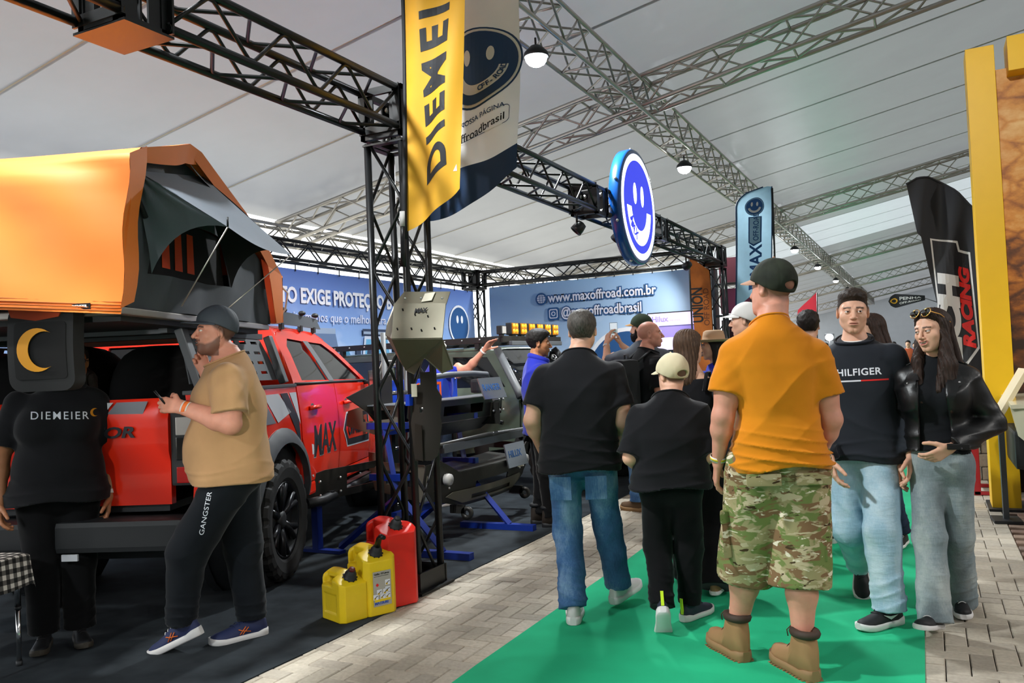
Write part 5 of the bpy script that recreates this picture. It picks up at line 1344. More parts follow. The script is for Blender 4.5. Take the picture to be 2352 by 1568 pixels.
# printed vehicles: flat art on the sheet
MP = {k: mat('print_'+k, c, .55) for k, c in dict(steel='#8fa0b8', dark='#2b3852', mid='#5d7396', glass='#5f9fc8', pale='#b9c3d6', lamp='#d5dbe6', teal='#3f7fa5').items()}
def art(poly, m, lay, par=BL, nm='printed_shape', X=None):
    f = X or (lambda y, z: (.030+.0012*lay, y, z)); panel(poly, f, step=5, thick=.001, name=nm, m=MP[m], parent=par, dirn=(-1, 0, 0) if X is None else (0, 1, 0))
def circ(cx_, cz_, r, n=20, k=1.): return [(cx_+r*math.cos(2*math.pi*i/n), cz_+r*k*math.sin(2*math.pi*i/n)) for i in range(n)]
def printed_truck(y, z, s, body, rack=True):
    q = lambda pts: [(y+a*s, z+b*s) for a, b in pts]
    art(q([(-.62, .0), (.62, .0), (.66, .55), (.60, .80), (-.60, .80), (-.66, .55)]), body, 1); art(q([(-.50, .80), (.50, .80), (.40, 1.28), (-.40, 1.28)]), body, 1)
    art(q([(-.43, .83), (.43, .83), (.35, 1.22), (-.35, 1.22)]), 'glass', 2); art(q([(-.36, .9), (-.2, .9), (-.16, 1.1), (-.3, 1.1)]), 'dark', 3)
    if rack: art(q([(-.46, 1.30), (.46, 1.30), (.46, 1.42), (-.46, 1.42)]), 'dark', 2); art(q([(-.43, 1.32), (.43, 1.32), (.43, 1.37), (-.43, 1.37)]), 'steel', 3)
    art(q([(-.5, .34), (.5, .34), (.5, .62), (-.5, .62)]), 'dark', 2)
    for k_ in (.40, .46, .52): art(q([(-.26, k_), (.26, k_), (.26, k_+.025), (-.26, k_+.025)]), 'steel', 3)
    art(q([(-.05, .38), (.05, .38), (.05, .58), (-.05, .58)]), 'steel', 4)
    for sg in (-1, 1): art(q(circ(sg*.40, .48, .09)), 'lamp', 3); art(q(circ(sg*.40, .48, .05)), 'mid', 4); art(q([(sg*.54, .86), (sg*.68, .86), (sg*.68, 1.04), (sg*.54, 1.04)]), 'dark', 2); art(q([(sg*.44, -.3), (sg*.66, -.3), (sg*.66, .1), (sg*.44, .1)]), 'dark', 0)
    art(q([(-.64, .06), (.64, .06), (.60, .28), (-.60, .28)]), 'mid', 3); art(q([(-.14, .1), (.14, .1), (.14, .24), (-.14, .24)]), 'lamp', 4)
    for sg in (-1, 1): art(q(circ(sg*.36, .17, .06)), 'lamp', 4)
printed_truck(1.50, .98, .78, 'pale'); printed_truck(3.2, .86, .66, 'teal')
art([(-.3, .5), (.62, .5), (.62, 1.55), (.5, 2.0), (-.25, 2.0), (-.3, 1.7)], 'mid', 0); art([(-.3, 2.0), (.50, 2.0), (.50, 2.08), (-.3, 2.08)], 'steel', 1); art([(.62, .55), (1.0, .55), (.98, 1.40), (.80, 1.75), (.62, 1.75)], 'teal', 0); art([(.70, 1.30), (.95, 1.30), (.80, 1.62), (.70, 1.62)], 'glass', 1)
lg = panel(circ(4.05, 2.22, .36, 28), lambda y, z: (.030, y, z), step=9, thick=.001, name='printed_emblem', m=M_WHT, parent=BL, dirn=(-1, 0, 0)); panel(circ(4.05, 2.22, .32, 28), lambda y, z: (.032, y, z), step=9, thick=.001, name='emblem_disc', m=M_NAVY, parent=lg, dirn=(-1, 0, 0))
panel(circ(3.98, 2.32, .04, 14, 1.8), lambda y, z: (.034, y, z), step=9, thick=.001, name='emblem_eye', m=M_WHT, parent=lg, dirn=(-1, 0, 0)); panel(circ(4.14, 2.32, .04, 14, 1.8), lambda y, z: (.034, y, z), step=9, thick=.001, name='emblem_eye', m=M_WHT, parent=lg, dirn=(-1, 0, 0))
# right banner, faces the viewer (-y)
BR = thing('printed_banner', 'pale blue banner printed with a web address at the end of the stand', 'banner', (-5.35, 13.78, 0))
panel([(-1.98, .2), (1.98, .2), (1.98, 2.93), (-1.98, 2.93)], lambda x, z: (x, .014*math.sin(x*3+2*z)+.01*math.sin(x*5-z*4), z), step=.25, thick=.004, name='vinyl_sheet', m=M_SKY2, parent=BR, dirn=(0, 1, 0))
FR = (R(90), 0, 0)
def txr(body, size, x, z, m, b, y, sx=1.): return text('print_lettering', body, size, m, BR, (x, y, z), FR, bold=b, sx=sx)
for body, x, z, sz in (('www.maxoffroad.com.br', -.76, 2.56, .235), ('@maxoffroadbrasil', -.52, 2.28, .235)):
    txr(body, sz, x, z, M_NAVY, .11, -.034, .85 if x < -.6 else .83); txr(body, sz, x, z, M_LET, .022, -.038, .85 if x < -.6 else .83)
fx = lambda x, z: (x, -.034, z)
def disc(cx_, cz_, r, m, lay, par, nm, n=24, k=1.): return panel(circ(cx_, cz_, r, n, k), lambda x, z: (x, -.034-.0015*lay, z), step=9, thick=.001, name=nm, m=m, parent=par, dirn=(0, 1, 0))
gl = disc(-.90, 2.63, .115, M_NAVY, 0, BR, 'globe_icon'); disc(-.90, 2.63, .09, M_LET, 1, gl, 'globe_disc')
b = MB()
for k_ in (.03, .09): b.tube([(-.90+k_*math.cos(a), -.038, 2.63+.088*math.sin(a)) for a in np.linspace(0, 2*math.pi, 21)[:-1]], .005, 5, closed=True)
for dz in (-.04, 0, .04): b.tube([(-.985, -.038, 2.63+dz), (-.815, -.038, 2.63+dz)], .005, 5)
b.build('globe_lines', M_NAVY, gl)
def rsq(cx_, cz_, h, r): return rr2(cx_-h, cx_+h, cz_-h, cz_+h, r)
ig = panel(rsq(-.67, 2.345, .115, .045), fx, step=9, thick=.001, name='camera_icon', m=M_NAVY, parent=BR, dirn=(0, 1, 0))
panel(rsq(-.67, 2.345, .085, .035), lambda x, z: (x, -.036, z), [rsq(-.67, 2.345, .067, .025)], step=9, thick=.001, name='icon_outline', m=M_LET, parent=ig, dirn=(0, 1, 0))
panel(circ(-.67, 2.345, .042, 20), lambda x, z: (x, -.036, z), [circ(-.67, 2.345, .026, 16)], step=9, thick=.001, name='icon_lens', m=M_LET, parent=ig, dirn=(0, 1, 0))
em = disc(.70, 1.22, .80, M_WHT, -1, BR, 'printed_emblem', 40); disc(.70, 1.22, .73, M_NAVY, 0, em, 'emblem_disc', 40); disc(.42, 1.40, .075, M_WHT, 1, em, 'emblem_eye', 18, 2.0); disc(.94, 1.40, .075, M_WHT, 1, em, 'emblem_eye', 18, 2.0)
for i in range(12): MB().box((-1.9+.345*i, -.01, 2.955), (.012, .012, .08)).build('cable_tie', M_BLK, BR)
# red shelving behind, seen through the gap beside the orange flag
M_PINK = mat('pink_sheet', '#b8506a', .5); M_MAROON = mat('maroon_frame', '#4a1520', .5)
rg = thing('storage_rack', 'tall black rack with pink and dark red panels right of the orange flag', 'rack', (-2.95, 14.7, 0))
for x in (-.35, .3): MB().box((x, 0, 1.5), (.05, .3, 3.0)).build('post', M_BLK, rg)
for k_, z in enumerate((.5, 1.05, 1.6, 2.15, 2.7)):
    MB().box((0, 0, z), (.64, .3, .03)).build('shelf', M_BLK, rg); MB().box((0, .1, z+.26), (.56, .05, .44)).build('panel_insert', M_PINK if k_ % 2 else M_MAROON, rg)
mb = MB().box((-7.3, 14.35, 1.5), (.22, .05, 3.0)).build('curtain', mat('maroon_cloth', '#6e2a2e', .8, var=.2)); tag(mb, 'narrow dark red curtain strip at the back corner column', 'curtain')
# ------------------------------------------------------------------ round lightbox sign on the front beam
SG = thing('round_sign', 'round blue lit sign with a white smiling face on the truss beam', 'sign', (-2.93, 9.07, 3.17))
M_SBLUE = mat('sign_blue', '#0d4f9c', .25, coat=.5); M_LIT = mat('sign_lit_blue', '#2a34c4', .3, emit='#2a36d8', estr=1.1); M_LITW = mat('sign_lit_white', '#ffffff', .3, emit='#eef0ff', estr=2.6)
XR_ = Matrix.Rotation(math.pi/2, 4, 'Y')
MB().lathe([(1e-4, -.06), (.62, -.06), (.655, -.045), (.66, .05), (.65, .075), (.63, .08), (1e-4, .08)], 64, XR_).build('housing', M_SBLUE, SG)
def sgp(poly, m, lay, nm, holes=(), par=SG): return panel(poly, lambda y, z: (.082+.002*lay, y, z), holes, step=.2, thick=.002, name=nm, m=m, parent=par, dirn=(-1, 0, 0))
sgp(circ(0, 0, .605, 60), M_LITW, 0, 'white_ring', [circ(0, 0, .53, 60)]); sgp(circ(0, 0, .53, 60), M_LIT, 0, 'blue_face')
for y0 in (-.13, .13): sgp(circ(y0, .14, .055, 24, 2.2), M_LITW, 1, 'eye')
sm = [(.43*math.cos(a), .02+.46*math.sin(a)) for a in np.linspace(R(186), R(354), 30)]+[(.28*math.cos(a), .0+.27*math.sin(a)) for a in np.linspace(R(354), R(186), 30)]
sme = sgp(sm, M_LITW, 1, 'smile')
for i, ch in enumerate('MAX'):
    a = R(198+19*i); text('smile_lettering', ch, .15, M_LIT, sme, (.090, .345*math.cos(a)-.04, .34*math.sin(a)-.05), (R(90), R(0), R(90)), bold=.03).rotation_euler = (Matrix.Rotation(math.pi/2, 3, 'Z') @ Matrix.Rotation(math.pi/2, 3, 'X') @ Matrix.Rotation(a+math.pi/2, 3, 'Z')).to_euler()
for a in (40, 95, 160, 200, 250, 320): MB().sphere((.03, .665*math.cos(R(a)), .665*math.sin(R(a))), .018, 10, 6).build('rim_screw', M_BOLT, SG)
for z in (.12, -.12): MB().box((-.06, 0, z), (.05, .5, .03)).build('bracket', M_BLK, SG)
# small spot lamps clipped on the beams
M_HOT = mat('spot_glow', '#ffffff', .5, emit='#fff2dd', estr=45)
def spot(loc, aim, label, w=0, lit=True, col=(1, .93, .82), body=M_BLK):
    t = thing('spot_lamp', label, 'lamp', loc); q = (Vector(aim)-Vector(loc)).to_track_quat('-Z', 'Y'); X = q.to_matrix().to_4x4()
    MB().lathe([(.02, .09), (.05, .08), (.062, .02), (.065, -.03), (.06, -.03), (.055, .0)], 16, X).build('housing', body, t)
    MB().lathe([(1e-4, -.018), (.03, -.02), (.052, -.012), (.052, -.002)], 16, X).build('lens', M_HOT if lit else M_GLASS, t)
    MB().tube([(0, 0, .06), (0, 0, .16)], .012, 6).build('yoke', body, t)
    if w: lamp('spot_light', 'SPOT', Vector(loc)+(Vector(aim)-Vector(loc)).normalized()*.05, w, col, .05, aim=aim, spot=95, blend=.6)
    return t
spot((-3.15, 7.9, 2.80), (-4.8, 7.0, .8), 'black flood lamp under the beam left of the round sign', 0, False)
spot((-3.02, 8.75, 2.80), (-5.2, 9.5, .9), 'lit spot lamp low at the left edge of the round sign', 160)
spot((-3.25, 12.6, 2.85), (-5.3, 13.7, 1.8), 'lit spot lamp on the beam beside the top of the orange flag', 160)
spot((-3.75, 13.84, 2.82), (-5.4, 13.6, 1.6), 'lit spot lamp hanging over the banner end by the orange flag', 60)
spot((-3.2, 5.6, 2.84), (-4.4, 6.6, .7), 'small spot lamp on the beam hidden behind the white flag', 130)
spot((-7.6, 7.5, 2.84), (-5.2, 6.8, .9), 'small spot lamp on the back beam above the printed vehicles', 130)
# television
TV = thing('television', 'wall television showing a lilac product screen on the web banner', 'television', (-3.74, 13.68, 1.90))
M_SCR = mat('screen_lilac', '#c8b8f0', .2, emit='#c9bff2', estr=.95); M_SCR2 = mat('screen_violet', '#7f72b8', .2, emit='#7a6db8', estr=.8); M_SCR3 = mat('screen_dark', '#4d4a78', .2, emit='#4d4a7a', estr=.6); M_SCRB = mat('screen_blue', '#2f5fc0', .2, emit='#2f5fc8', estr=.9)
MB().box((0, 0, 0), (1.0, .05, .66), bev=.008).build('casing', M_BLK, TV); sc_ = MB().box((0, -.027, 0), (.96, .006, .62)).build('screen', M_SCR, TV)
sp_ = lambda poly, m, l, nm='screen_picture': panel(poly, lambda x, z: (x, -.031-.001*l, z), step=9, thick=.0008, name=nm, m=m, parent=sc_, dirn=(0, 1, 0))
sp_([(-.30, .10), (.30, .10), (.30, .08), (-.30, .08)], M_SCR3, 1); sp_([(-.36, .08), (.32, .08), (.40, .0), (.38, -.10), (-.40, -.10), (-.42, .0)], M_SCR2, 1); sp_([(-.28, .03), (-.26, .03), (-.26, .01), (-.28, .01)], M_SCR, 2); sp_(circ(.40, -.22, .055, 18), M_SCRB, 1, 'screen_emblem')
text('screen_lettering', 'Hilux', .13, M_SCR2, sc_, (-.42, -.033, .17), FR, bold=.03); text('screen_lettering', 'acessórios', .05, M_SCR2, sc_, (-.14, -.033, .17), FR)
MB().box((0, .07, 0), (.3, .12, .3)).build('wall_bracket', M_BLK, TV)
# blue box and plant glimpsed below the screen
bx = thing('tool_chest', 'bright blue metal chest below the television', 'chest', (-3.35, 13.3, 0)); M_BLU = mat('bumper_blue', '#0f3fc0', .35, coat=.3)
MB().box((0, 0, .62), (.5, .45, 1.2), bev=.015).build('body', M_BLU, bx)
for z in (.35, .7, 1.0): MB().box((0, -.23, z), (.44, .012, .26), bev=.004).build('drawer', M_BLU, bx)
pp = thing('potted_plant', 'small leafy potted plant under the television corner', 'plant', (-3.98, 13.3, 0)); MB().lathe([(.001, 0), (.14, 0), (.18, .4), (.16, .4), (.15, .36), (.001, .36)], 18).build('pot', M_PLA, pp)
M_LEAF = mat('leaf', '#4d6a2c', .6, var=.3); MB().tube([(0, 0, .36), (.02, 0, .9)], .02, 6).build('stem', M_LEAF, pp)
lm = MB()._new([(0, 0, 0), (.035, .08, .02), (0, .2, 0), (-.035, .08, .02)], [(0, 1, 2, 3)]).me('leaf'); lm.materials.append(M_LEAF)
for i in range(70):
    o = mesh_obj('leaf', lm, None, pp); o.location = (.02+random.gauss(0, .10), random.gauss(0, .10), random.uniform(.7, 1.35)); o.rotation_euler = (random.uniform(-.8, .8), random.uniform(-.8, .8), random.uniform(0, 6.28))
# ------------------------------------------------------------------ flags
def flag_mesh(name, f, nu, nv, m, parent):
    b = MB(); g = [[b.b.verts.new(f(i/nu, j/nv)) for j in range(nv+1)] for i in range(nu+1)]
    for i in range(nu):
        for j in range(nv): q = b.b.faces.new((g[i][j], g[i+1][j], g[i+1][j+1], g[i][j+1])); q.smooth = True
    me = b.me(name); return mesh_obj(name, me, m, parent)
def on_flag(f, body, size, u0, v0, m, parent, U, V, rot=90, bold=.02, lay=1, shear=0., sx=1., nm='flag_lettering', cut=.03, shape=None, sp=1.):
    """print lettering or a flat outline on a flag surface f(u,v); size in metres, U,V flag extents"""
    if shape is None: vv, ff = text_mesh(body, size, bold, shear, sx, sp, cut=cut, align='LEFT')
    else:
        V2, E_, F2, *_ = delaunay_2d_cdt([Vector(p) for p in shape], [(i, (i+1) % len(shape)) for i in range(len(shape))], [], 1, 1e-6)
        bm = bmesh.new(); A = [bm.verts.new((p.x, p.y, 0)) for p in V2]
        for t in F2:
            try: bm.faces.new([A[i] for i in t])
            except ValueError: pass
        xs_ = [p.x for p in V2]; ys_ = [p.y for p in V2]; x = min(xs_)+cut
        while x < max(xs_): bmesh.ops.bisect_plane(bm, geom=list(bm.verts)+list(bm.edges)+list(bm.faces), plane_co=(x, 0, 0), plane_no=(1, 0, 0)); x += cut
        y = min(ys_)+cut
        while y < max(ys_): bmesh.ops.bisect_plane(bm, geom=list(bm.verts)+list(bm.edges)+list(bm.faces), plane_co=(0, y, 0), plane_no=(0, 1, 0)); y += cut
        bm.verts.index_update(); vv = [v.co.copy() for v in bm.verts]; ff = [[v.index for v in q.verts] for q in bm.faces]; bm.free()
    c, s = math.cos(R(rot)), math.sin(R(rot)); out = []
    for p in vv:
        a, b_ = p.x*c-p.y*s, p.x*s+p.y*c; u, v = u0+a/U, v0+b_/V
        q = Vector(f(u, v)); e = 1e-3; n = (Vector(f(u+e, v))-q).cross(Vector(f(u, v+e))-q).normalized()
        out.append(q+n*.002*lay)
    me = bpy.data.meshes.new(nm); me.from_pydata(out, [], ff); me.update(); return mesh_obj(nm, me, m, parent)
M_YEL = mat('flag_yellow', '#eeb02a', .65, var=.06, vscale=5, sheen=.2); translucent(M_YEL, '#f0b235', .25)
M_INK = mat('flag_ink', '#15171c', .65); M_FWH = mat('flag_white', '#dcdad8', .65, var=.04, vscale=6); translucent(M_FWH, '#dcdad8', .2); M_FNAVY = mat('flag_navy', '#12365e', .65)
# yellow hanging flag
YF_ = thing('hanging_flag', 'tall yellow flag with black lettering hanging at the near column', 'flag', (0, 0, 0))
def fy(u, v): # u across 0..1, v up 0..1 (2.1 m)
    lo = (1-v)*2.1; x = -2.90+.46*u+.07*v; z = 2.30+2.1*v+(.21*u)*max(0, 1-v*2.2)
    return (x-.035*u*max(0, 1-v*1.5), 4.37+.03*math.sin(u*4+v*5)+.02*math.sin(u*9-v*6)-.03*u, z)
fo = flag_mesh('cloth', fy, 20, 60, M_YEL, YF_)
on_flag(fy, 'DIEMEIER', .27, .74, .115, M_INK, YF_, .46, 2.1, rot=90, bold=.034, shear=-.12, sx=1.12, sp=1.30)
on_flag(fy, '', 0, .86, .085, M_FWH, YF_, .46, 2.1, rot=0, shape=[(0, 0), (.03, .035), (.035, -.02)], nm='flag_mark')
MB().tube([fy(-.02, v) for v in np.linspace(-.02, 1.0, 20)], .017, 8).build('pole_sleeve', M_INK, YF_)
MB().tube([fy(-.04, v) for v in np.linspace(-.10, .03, 4)], .02, 8).build('pole_clamp', M_BLK, YF_); MB().tube([fy(-.045, .02), fy(-.045, .065)], .022, 8).build('tape', M_FWH, YF_)
# white hanging flag behind it
WF = thing('hanging_flag', 'white flag with a navy smiling emblem and navy hem behind the yellow flag', 'flag', (0, 0, 0))
def fw(u, v):
    x = -3.04+.72*u+.05*v; z = 2.45+2.0*v+0.26*max(0, u)**1.5*max(0, 1-v*1.6)
    return (x, 4.86+.035*math.sin(u*5+v*4)+.015*math.sin(u*11+v*9), z)
hem_ = lambda u: .125+.022*math.sin(u*5); flag_mesh('cloth', lambda u, v: fw(u, hem_(u)+(1-hem_(u))*v), 24, 50, M_FWH, WF); flag_mesh('navy_hem', lambda u, v: fw(u, v*hem_(u)), 24, 10, M_FNAVY, WF)
W_, H_ = .72, 2.0
for k_, (r, m_) in enumerate(((.298, M_FNAVY), (.284, M_FWH), (.265, M_FNAVY))): on_flag(fw, '', 0, .62, .475, m_, WF, W_, H_, rot=0, shape=circ(0, 0, r, 44), lay=1+k_, nm='emblem_ring' if k_ < 2 else 'emblem_disc')
for u0 in (-.085, .075): on_flag(fw, '', 0, .62+u0/W_, .515, M_FWH, WF, W_, H_, rot=0, shape=circ(0, 0, .026, 16, 2.2), lay=4, nm='emblem_eye')
sml = [(.20*math.cos(a), .20*math.sin(a)) for a in np.linspace(R(195), R(350), 26)]+[(.135*math.cos(a), .135*math.sin(a)) for a in np.linspace(R(350), R(195), 26)]
on_flag(fw, '', 0, .62, .475, M_FWH, WF, W_, H_, rot=0, shape=sml, lay=4, nm='emblem_smile')
for i, ch in enumerate('OFF-ROAD'):
    a = R(268+10.4*i); on_flag(fw, ch, .052, .62+.185*math.cos(a)/W_, .475+.185*math.sin(a)/H_, M_FNAVY, WF, W_, H_, rot=math.degrees(a)+90, bold=.03, lay=6, cut=.05)
on_flag(fw, 'NOSSA PÁGINA', .052, .36, .285, M_FNAVY, WF, W_, H_, rot=0, bold=.01, lay=2, cut=.05); on_flag(fw, '@maxoffroadbrasil', .083, .0, .232, M_INK, WF, W_, H_, rot=0, bold=.012, lay=2, sx=.98, cut=.05)
o1 = rr2(-.05, .66, -.03, .115, .03); 
MB().tube([Vector(fw(a/W_, .232+b_/H_))+Vector((0, -.003, 0)) for a, b_ in o1], .0022, 4, closed=True).build('text_frame', M_FNAVY, WF)
on_flag(fw, '', 0, .30, .82, M_FNAVY, WF, W_, H_, rot=0, shape=[(0, 0), (.32, .02), (.42, .10), (.02, .10)], nm='upper_badge')
MB().tube([fw(-.01, v) for v in np.linspace(.0, 1, 20)], .016, 8).build('pole_sleeve', M_FWH, WF); MB().tube([fw(-.01, .01), (-3.05, 4.86, 1.62)], .014, 8).build('pole', mat('pole_tape', '#b9ad9c', .6), WF)
for z in (1.75, 1.95, 2.1, 2.2, 2.3, 2.38): MB().tube([(-3.052, 4.86, z), (-3.052, 4.86, z+.012)], .018, 8).build('tape_band', M_BLK, WF)
# far blue feather flag
def feather(name, label, f, m, px, group=None, sleeve=M_FNAVY):
    t = thing(name, label, 'flag', (0, 0, 0)); flag_mesh('cloth', f, 16, 40, m, t); return t
M_ICE = mat('flag_ice', '#9cc4dc', .65, var=.14, vscale=4); translucent(M_ICE, '#a8cce0', .25); M_INKB = mat('flag_blue_ink', '#1c4f86', .65)
def fb(u, v):
    top = .0 if v < .86 else ((v-.86)/.14)
    w0 = .0+.52*(1-math.sqrt(max(0, 1-top*top)))*.92
    x = -2.70+.15*0+w0+(.55-w0)*u+.10*v; z = 2.20+1.88*v+.42*(u)*max(0, 1-v*5)**1.0
    return (x, 13.45+.03*math.sin(u*5+v*4), z)
FB = feather('feather_flag', 'pale blue feather flag with a round emblem and navy lettering', fb, M_ICE, None)
MB().tube([fb(0, v) for v in np.linspace(0, .999, 30)], .012, 6).build('pole_sleeve', M_FNAVY, FB); MB().tube([fb(1, v) for v in np.linspace(.12, .999, 20)], .01, 6).build('edge_binding', M_FNAVY, FB); MB().tube([(-2.12, 13.47, 0), (-2.05, 13.47, 4.05)], .018, 8).build('pole', M_BLK, FB)
on_flag(fb, '', 0, .52, .845, M_INKB, FB, .55, 1.88, rot=0, shape=circ(0, 0, .145, 30), nm='emblem_ring'); on_flag(fb, '', 0, .52, .845, M_ICE, FB, .55, 1.88, rot=0, shape=circ(0, 0, .135, 30), lay=2, nm='emblem_gap'); on_flag(fb, '', 0, .52, .845, M_INKB, FB, .55, 1.88, rot=0, shape=circ(0, 0, .125, 30), lay=3, nm='emblem_disc')
for d in (-.04, .04): on_flag(fb, '', 0, .52+d/.55, .865, M_FWH, FB, .55, 1.88, rot=0, shape=circ(0, 0, .016, 12, 2.2), lay=5, nm='emblem_eye')
on_flag(fb, '', 0, .52, .845, M_FWH, FB, .55, 1.88, rot=0, shape=[(p*.5, q*.5) for p, q in sml], lay=5, nm='emblem_smile')
on_flag(fb, 'MAX', .255, .72, .255, M_INKB, FB, .55, 1.88, rot=90, bold=.03, sx=.9, shear=.05)
on_flag(fb, '', 0, .36, .51, M_INKB, FB, .55, 1.88, rot=0, shape=[(.0, .06), (.08, 0), (.20, .06), (.20, .47), (0, .47)], nm='lettering_box'); on_flag(fb, '', 0, .36, .51, M_ICE, FB, .55, 1.88, rot=0, shape=[(.02, .07), (.08, .03), (.18, .07), (.18, .455), (.02, .455)], lay=2, nm='box_gap'); on_flag(fb, 'OFF-ROAD', .115, .64, .555, M_INKB, FB, .55, 1.88, rot=90, bold=.015, sx=.80, lay=3)
on_flag(fb, '', 0, .36, .105, M_INKB, FB, .55, 1.88, rot=0, shape=[(0, 0), (.2, 0), (.2, .22), (0, .22)], nm='corner_badge'); on_flag(fb, '', 0, .36, .105, M_FWH, FB, .55, 1.88, rot=0, shape=[(.05, .04), (.09, .05), (.07, .09), (.15, .13), (.16, .17), (.06, .10)], lay=2, nm='badge_mark')
# orange flag beside the television
M_ORF = mat('flag_orange', '#b8641e', .7, var=.25, vscale=5)
def fo_(u, v): return (-3.40+.10*(1-v)+(.30+.02*math.sin(v*9))*u, 13.35+.03*math.sin(v*8+u*3), .35+2.75*v-(.25*u if v > .9 else 0)*(v-.9)*10)
OF = feather('feather_flag', 'narrow orange feather flag with black lettering beside the television', fo_, M_ORF, None)
on_flag(fo_, 'UNION', .23, .52, .60, M_INK, OF, .3, 2.75, rot=90, bold=.03, sx=.75); on_flag(fo_, 'OFF ROAD', .125, .86, .58, mat('flag_brown', '#6a3512', .7), OF, .3, 2.75, rot=90, bold=.01, sx=1.0)
for p_ in ([(-.10, 0), (.08, .05), (.10, .22), (-.02, .16), (-.10, .24)], [(.0, .26), (.10, .30), (.04, .40), (-.02, .36)]): on_flag(fo_, '', 0, .6, .40, M_INK, OF, .3, 2.75, rot=0, shape=p_, nm='flag_motif')
MB().tube([(-3.42, 13.4, 0), (-3.40, 13.38, 3.1)], .015, 6).build('pole', M_BLK, OF)
# black racing feather flag right
M_FBL = mat('flag_black', '#14151a', .7, sheen=.2); M_FRED = mat('flag_red', '#d8231f', .65)
def fr_abs(x, z): return (x, 9.6+.05*math.sin(x*9+z*2)+.03*math.sin(x*21-z*3), z)
def fr(u, v):
    z = .7+(float(np.interp(u, [0, .2, .4, .6, .8, 1], [3.15, 3.205, 3.20, 3.13, 3.01, 2.82]))-.7)*v
    a = float(np.interp(z, [.7, 1.91, 2.60, 2.62, 3.19], [.30, .11, .0, -.03, -.11])); b_ = float(np.interp(z, [.7, .96, 2.84, 3.2], [.62, .60, .49, .44]))
    return fr_abs(a+(b_-a)*u, z)
RF = thing('feather_flag', 'large black feather flag with white and red racing lettering by the yellow arch', 'flag', (0, 0, 0)); flag_mesh('cloth', fr, 24, 60, M_FBL, RF)
MB().tube([fr(1.01, v) for v in np.linspace(0, 1, 30)]+[fr(u, 1.0) for u in np.linspace(.95, 0, 16)], .012, 6).build('pole_sleeve', M_FBL, RF); MB().tube([(.64, 9.65, 0), (.62, 9.65, .75)], .016, 6).build('pole', M_BLK, RF); MB().lathe([(.001, 0), (.16, 0), (.16, .03), (.03, .05), (.001, .05)], 18, Matrix.Translation((.66, 9.65, 0))).build('base', M_BLK, RF)
bd = [(.085, 2.56), (.335, 2.51), (.35, 2.42), (.445, 2.385), (.475, 1.40), (.36, 1.24), (.31, .98), (.08, .98), (.12, 1.9)]; ctr_ = (.27, 1.75)
for sc_f, m_b, ly_, nm in ((1., M_FWH, 1, 'lettering_border'), (.0, M_INK, 2, 'lettering_ground')):
    pl_ = [(x+(0 if sc_f else (.016 if x < .27 else -.016)), z+(0 if sc_f else (.02 if z < 1.75 else -.02))) for x, z in bd]
    on_flag(fr_abs, '', 0, 0, 0, m_b, RF, 1, 1, rot=0, shape=pl_, lay=ly_, nm=nm)
on_flag(fr_abs, 'TECH', .225, .305, 1.00, M_FWH, RF, 1, 1, rot=90, bold=.075, lay=4, sx=2.02, shear=.12)
on_flag(fr_abs, 'RACING', .135, .435, 1.40, M_FRED, RF, 1, 1, rot=91, bold=.06, lay=4, sx=1.62, shear=.25)
# small far flags
def ft(u, v): return (-.78+.80*u, 22+.03*math.sin(u*6), 2.60+(v-.5)*.40*math.sqrt(max(0, min(1, u*5)))*(1-.72*u)+.03*u)
TF = feather('feather_flag', 'small black teardrop flag lying sideways above the crowd', ft, M_FBL, None); on_flag(ft, 'PENHA', .15, .30, .52, M_FWH, TF, .8, .4, rot=0, bold=.02, lay=2); on_flag(ft, 'OFF-ROAD', .095, .30, .20, M_FWH, TF, .8, .4, rot=0, bold=.02, lay=2); on_flag(ft, '', 0, .15, .5, M_YEL, TF, .8, .4, rot=0, shape=circ(0, 0, .085, 16), lay=2, nm='flag_mark'); on_flag(ft, '', 0, .15, .5, M_INK, TF, .8, .4, rot=0, shape=circ(0, 0, .05, 16), lay=3, nm='flag_mark')
MB().tube([(.02, 22, 2.62), (.5, 22, 2.4), (.55, 22, 0)], .012, 6).build('pole', M_BLK, TF)
M_REDF = mat('flag_red_far', '#d63a48', .6); translucent(M_REDF, '#d63a48', .3)
def fd(u, v): return (-2.75+.14*v+.42*u+.05*(1-v), 20+.04*math.sin(u*5+v*4), 1.2+1.62*v-(.55*(1-u))*max(0, (v-.5)*2)**1.5*.7)
RD = feather('feather_flag', 'red feather flag with white lettering behind the orange-shirted man', fd, M_REDF, None); on_flag(fd, 'FH', .34, .75, .30, M_FWH, RD, .42, 1.62, rot=80, bold=.05, lay=2); MB().tube([(-2.30, 20, 0), (-2.18, 20, 2.8)], .014, 6).build('pole', M_BLK, RD)
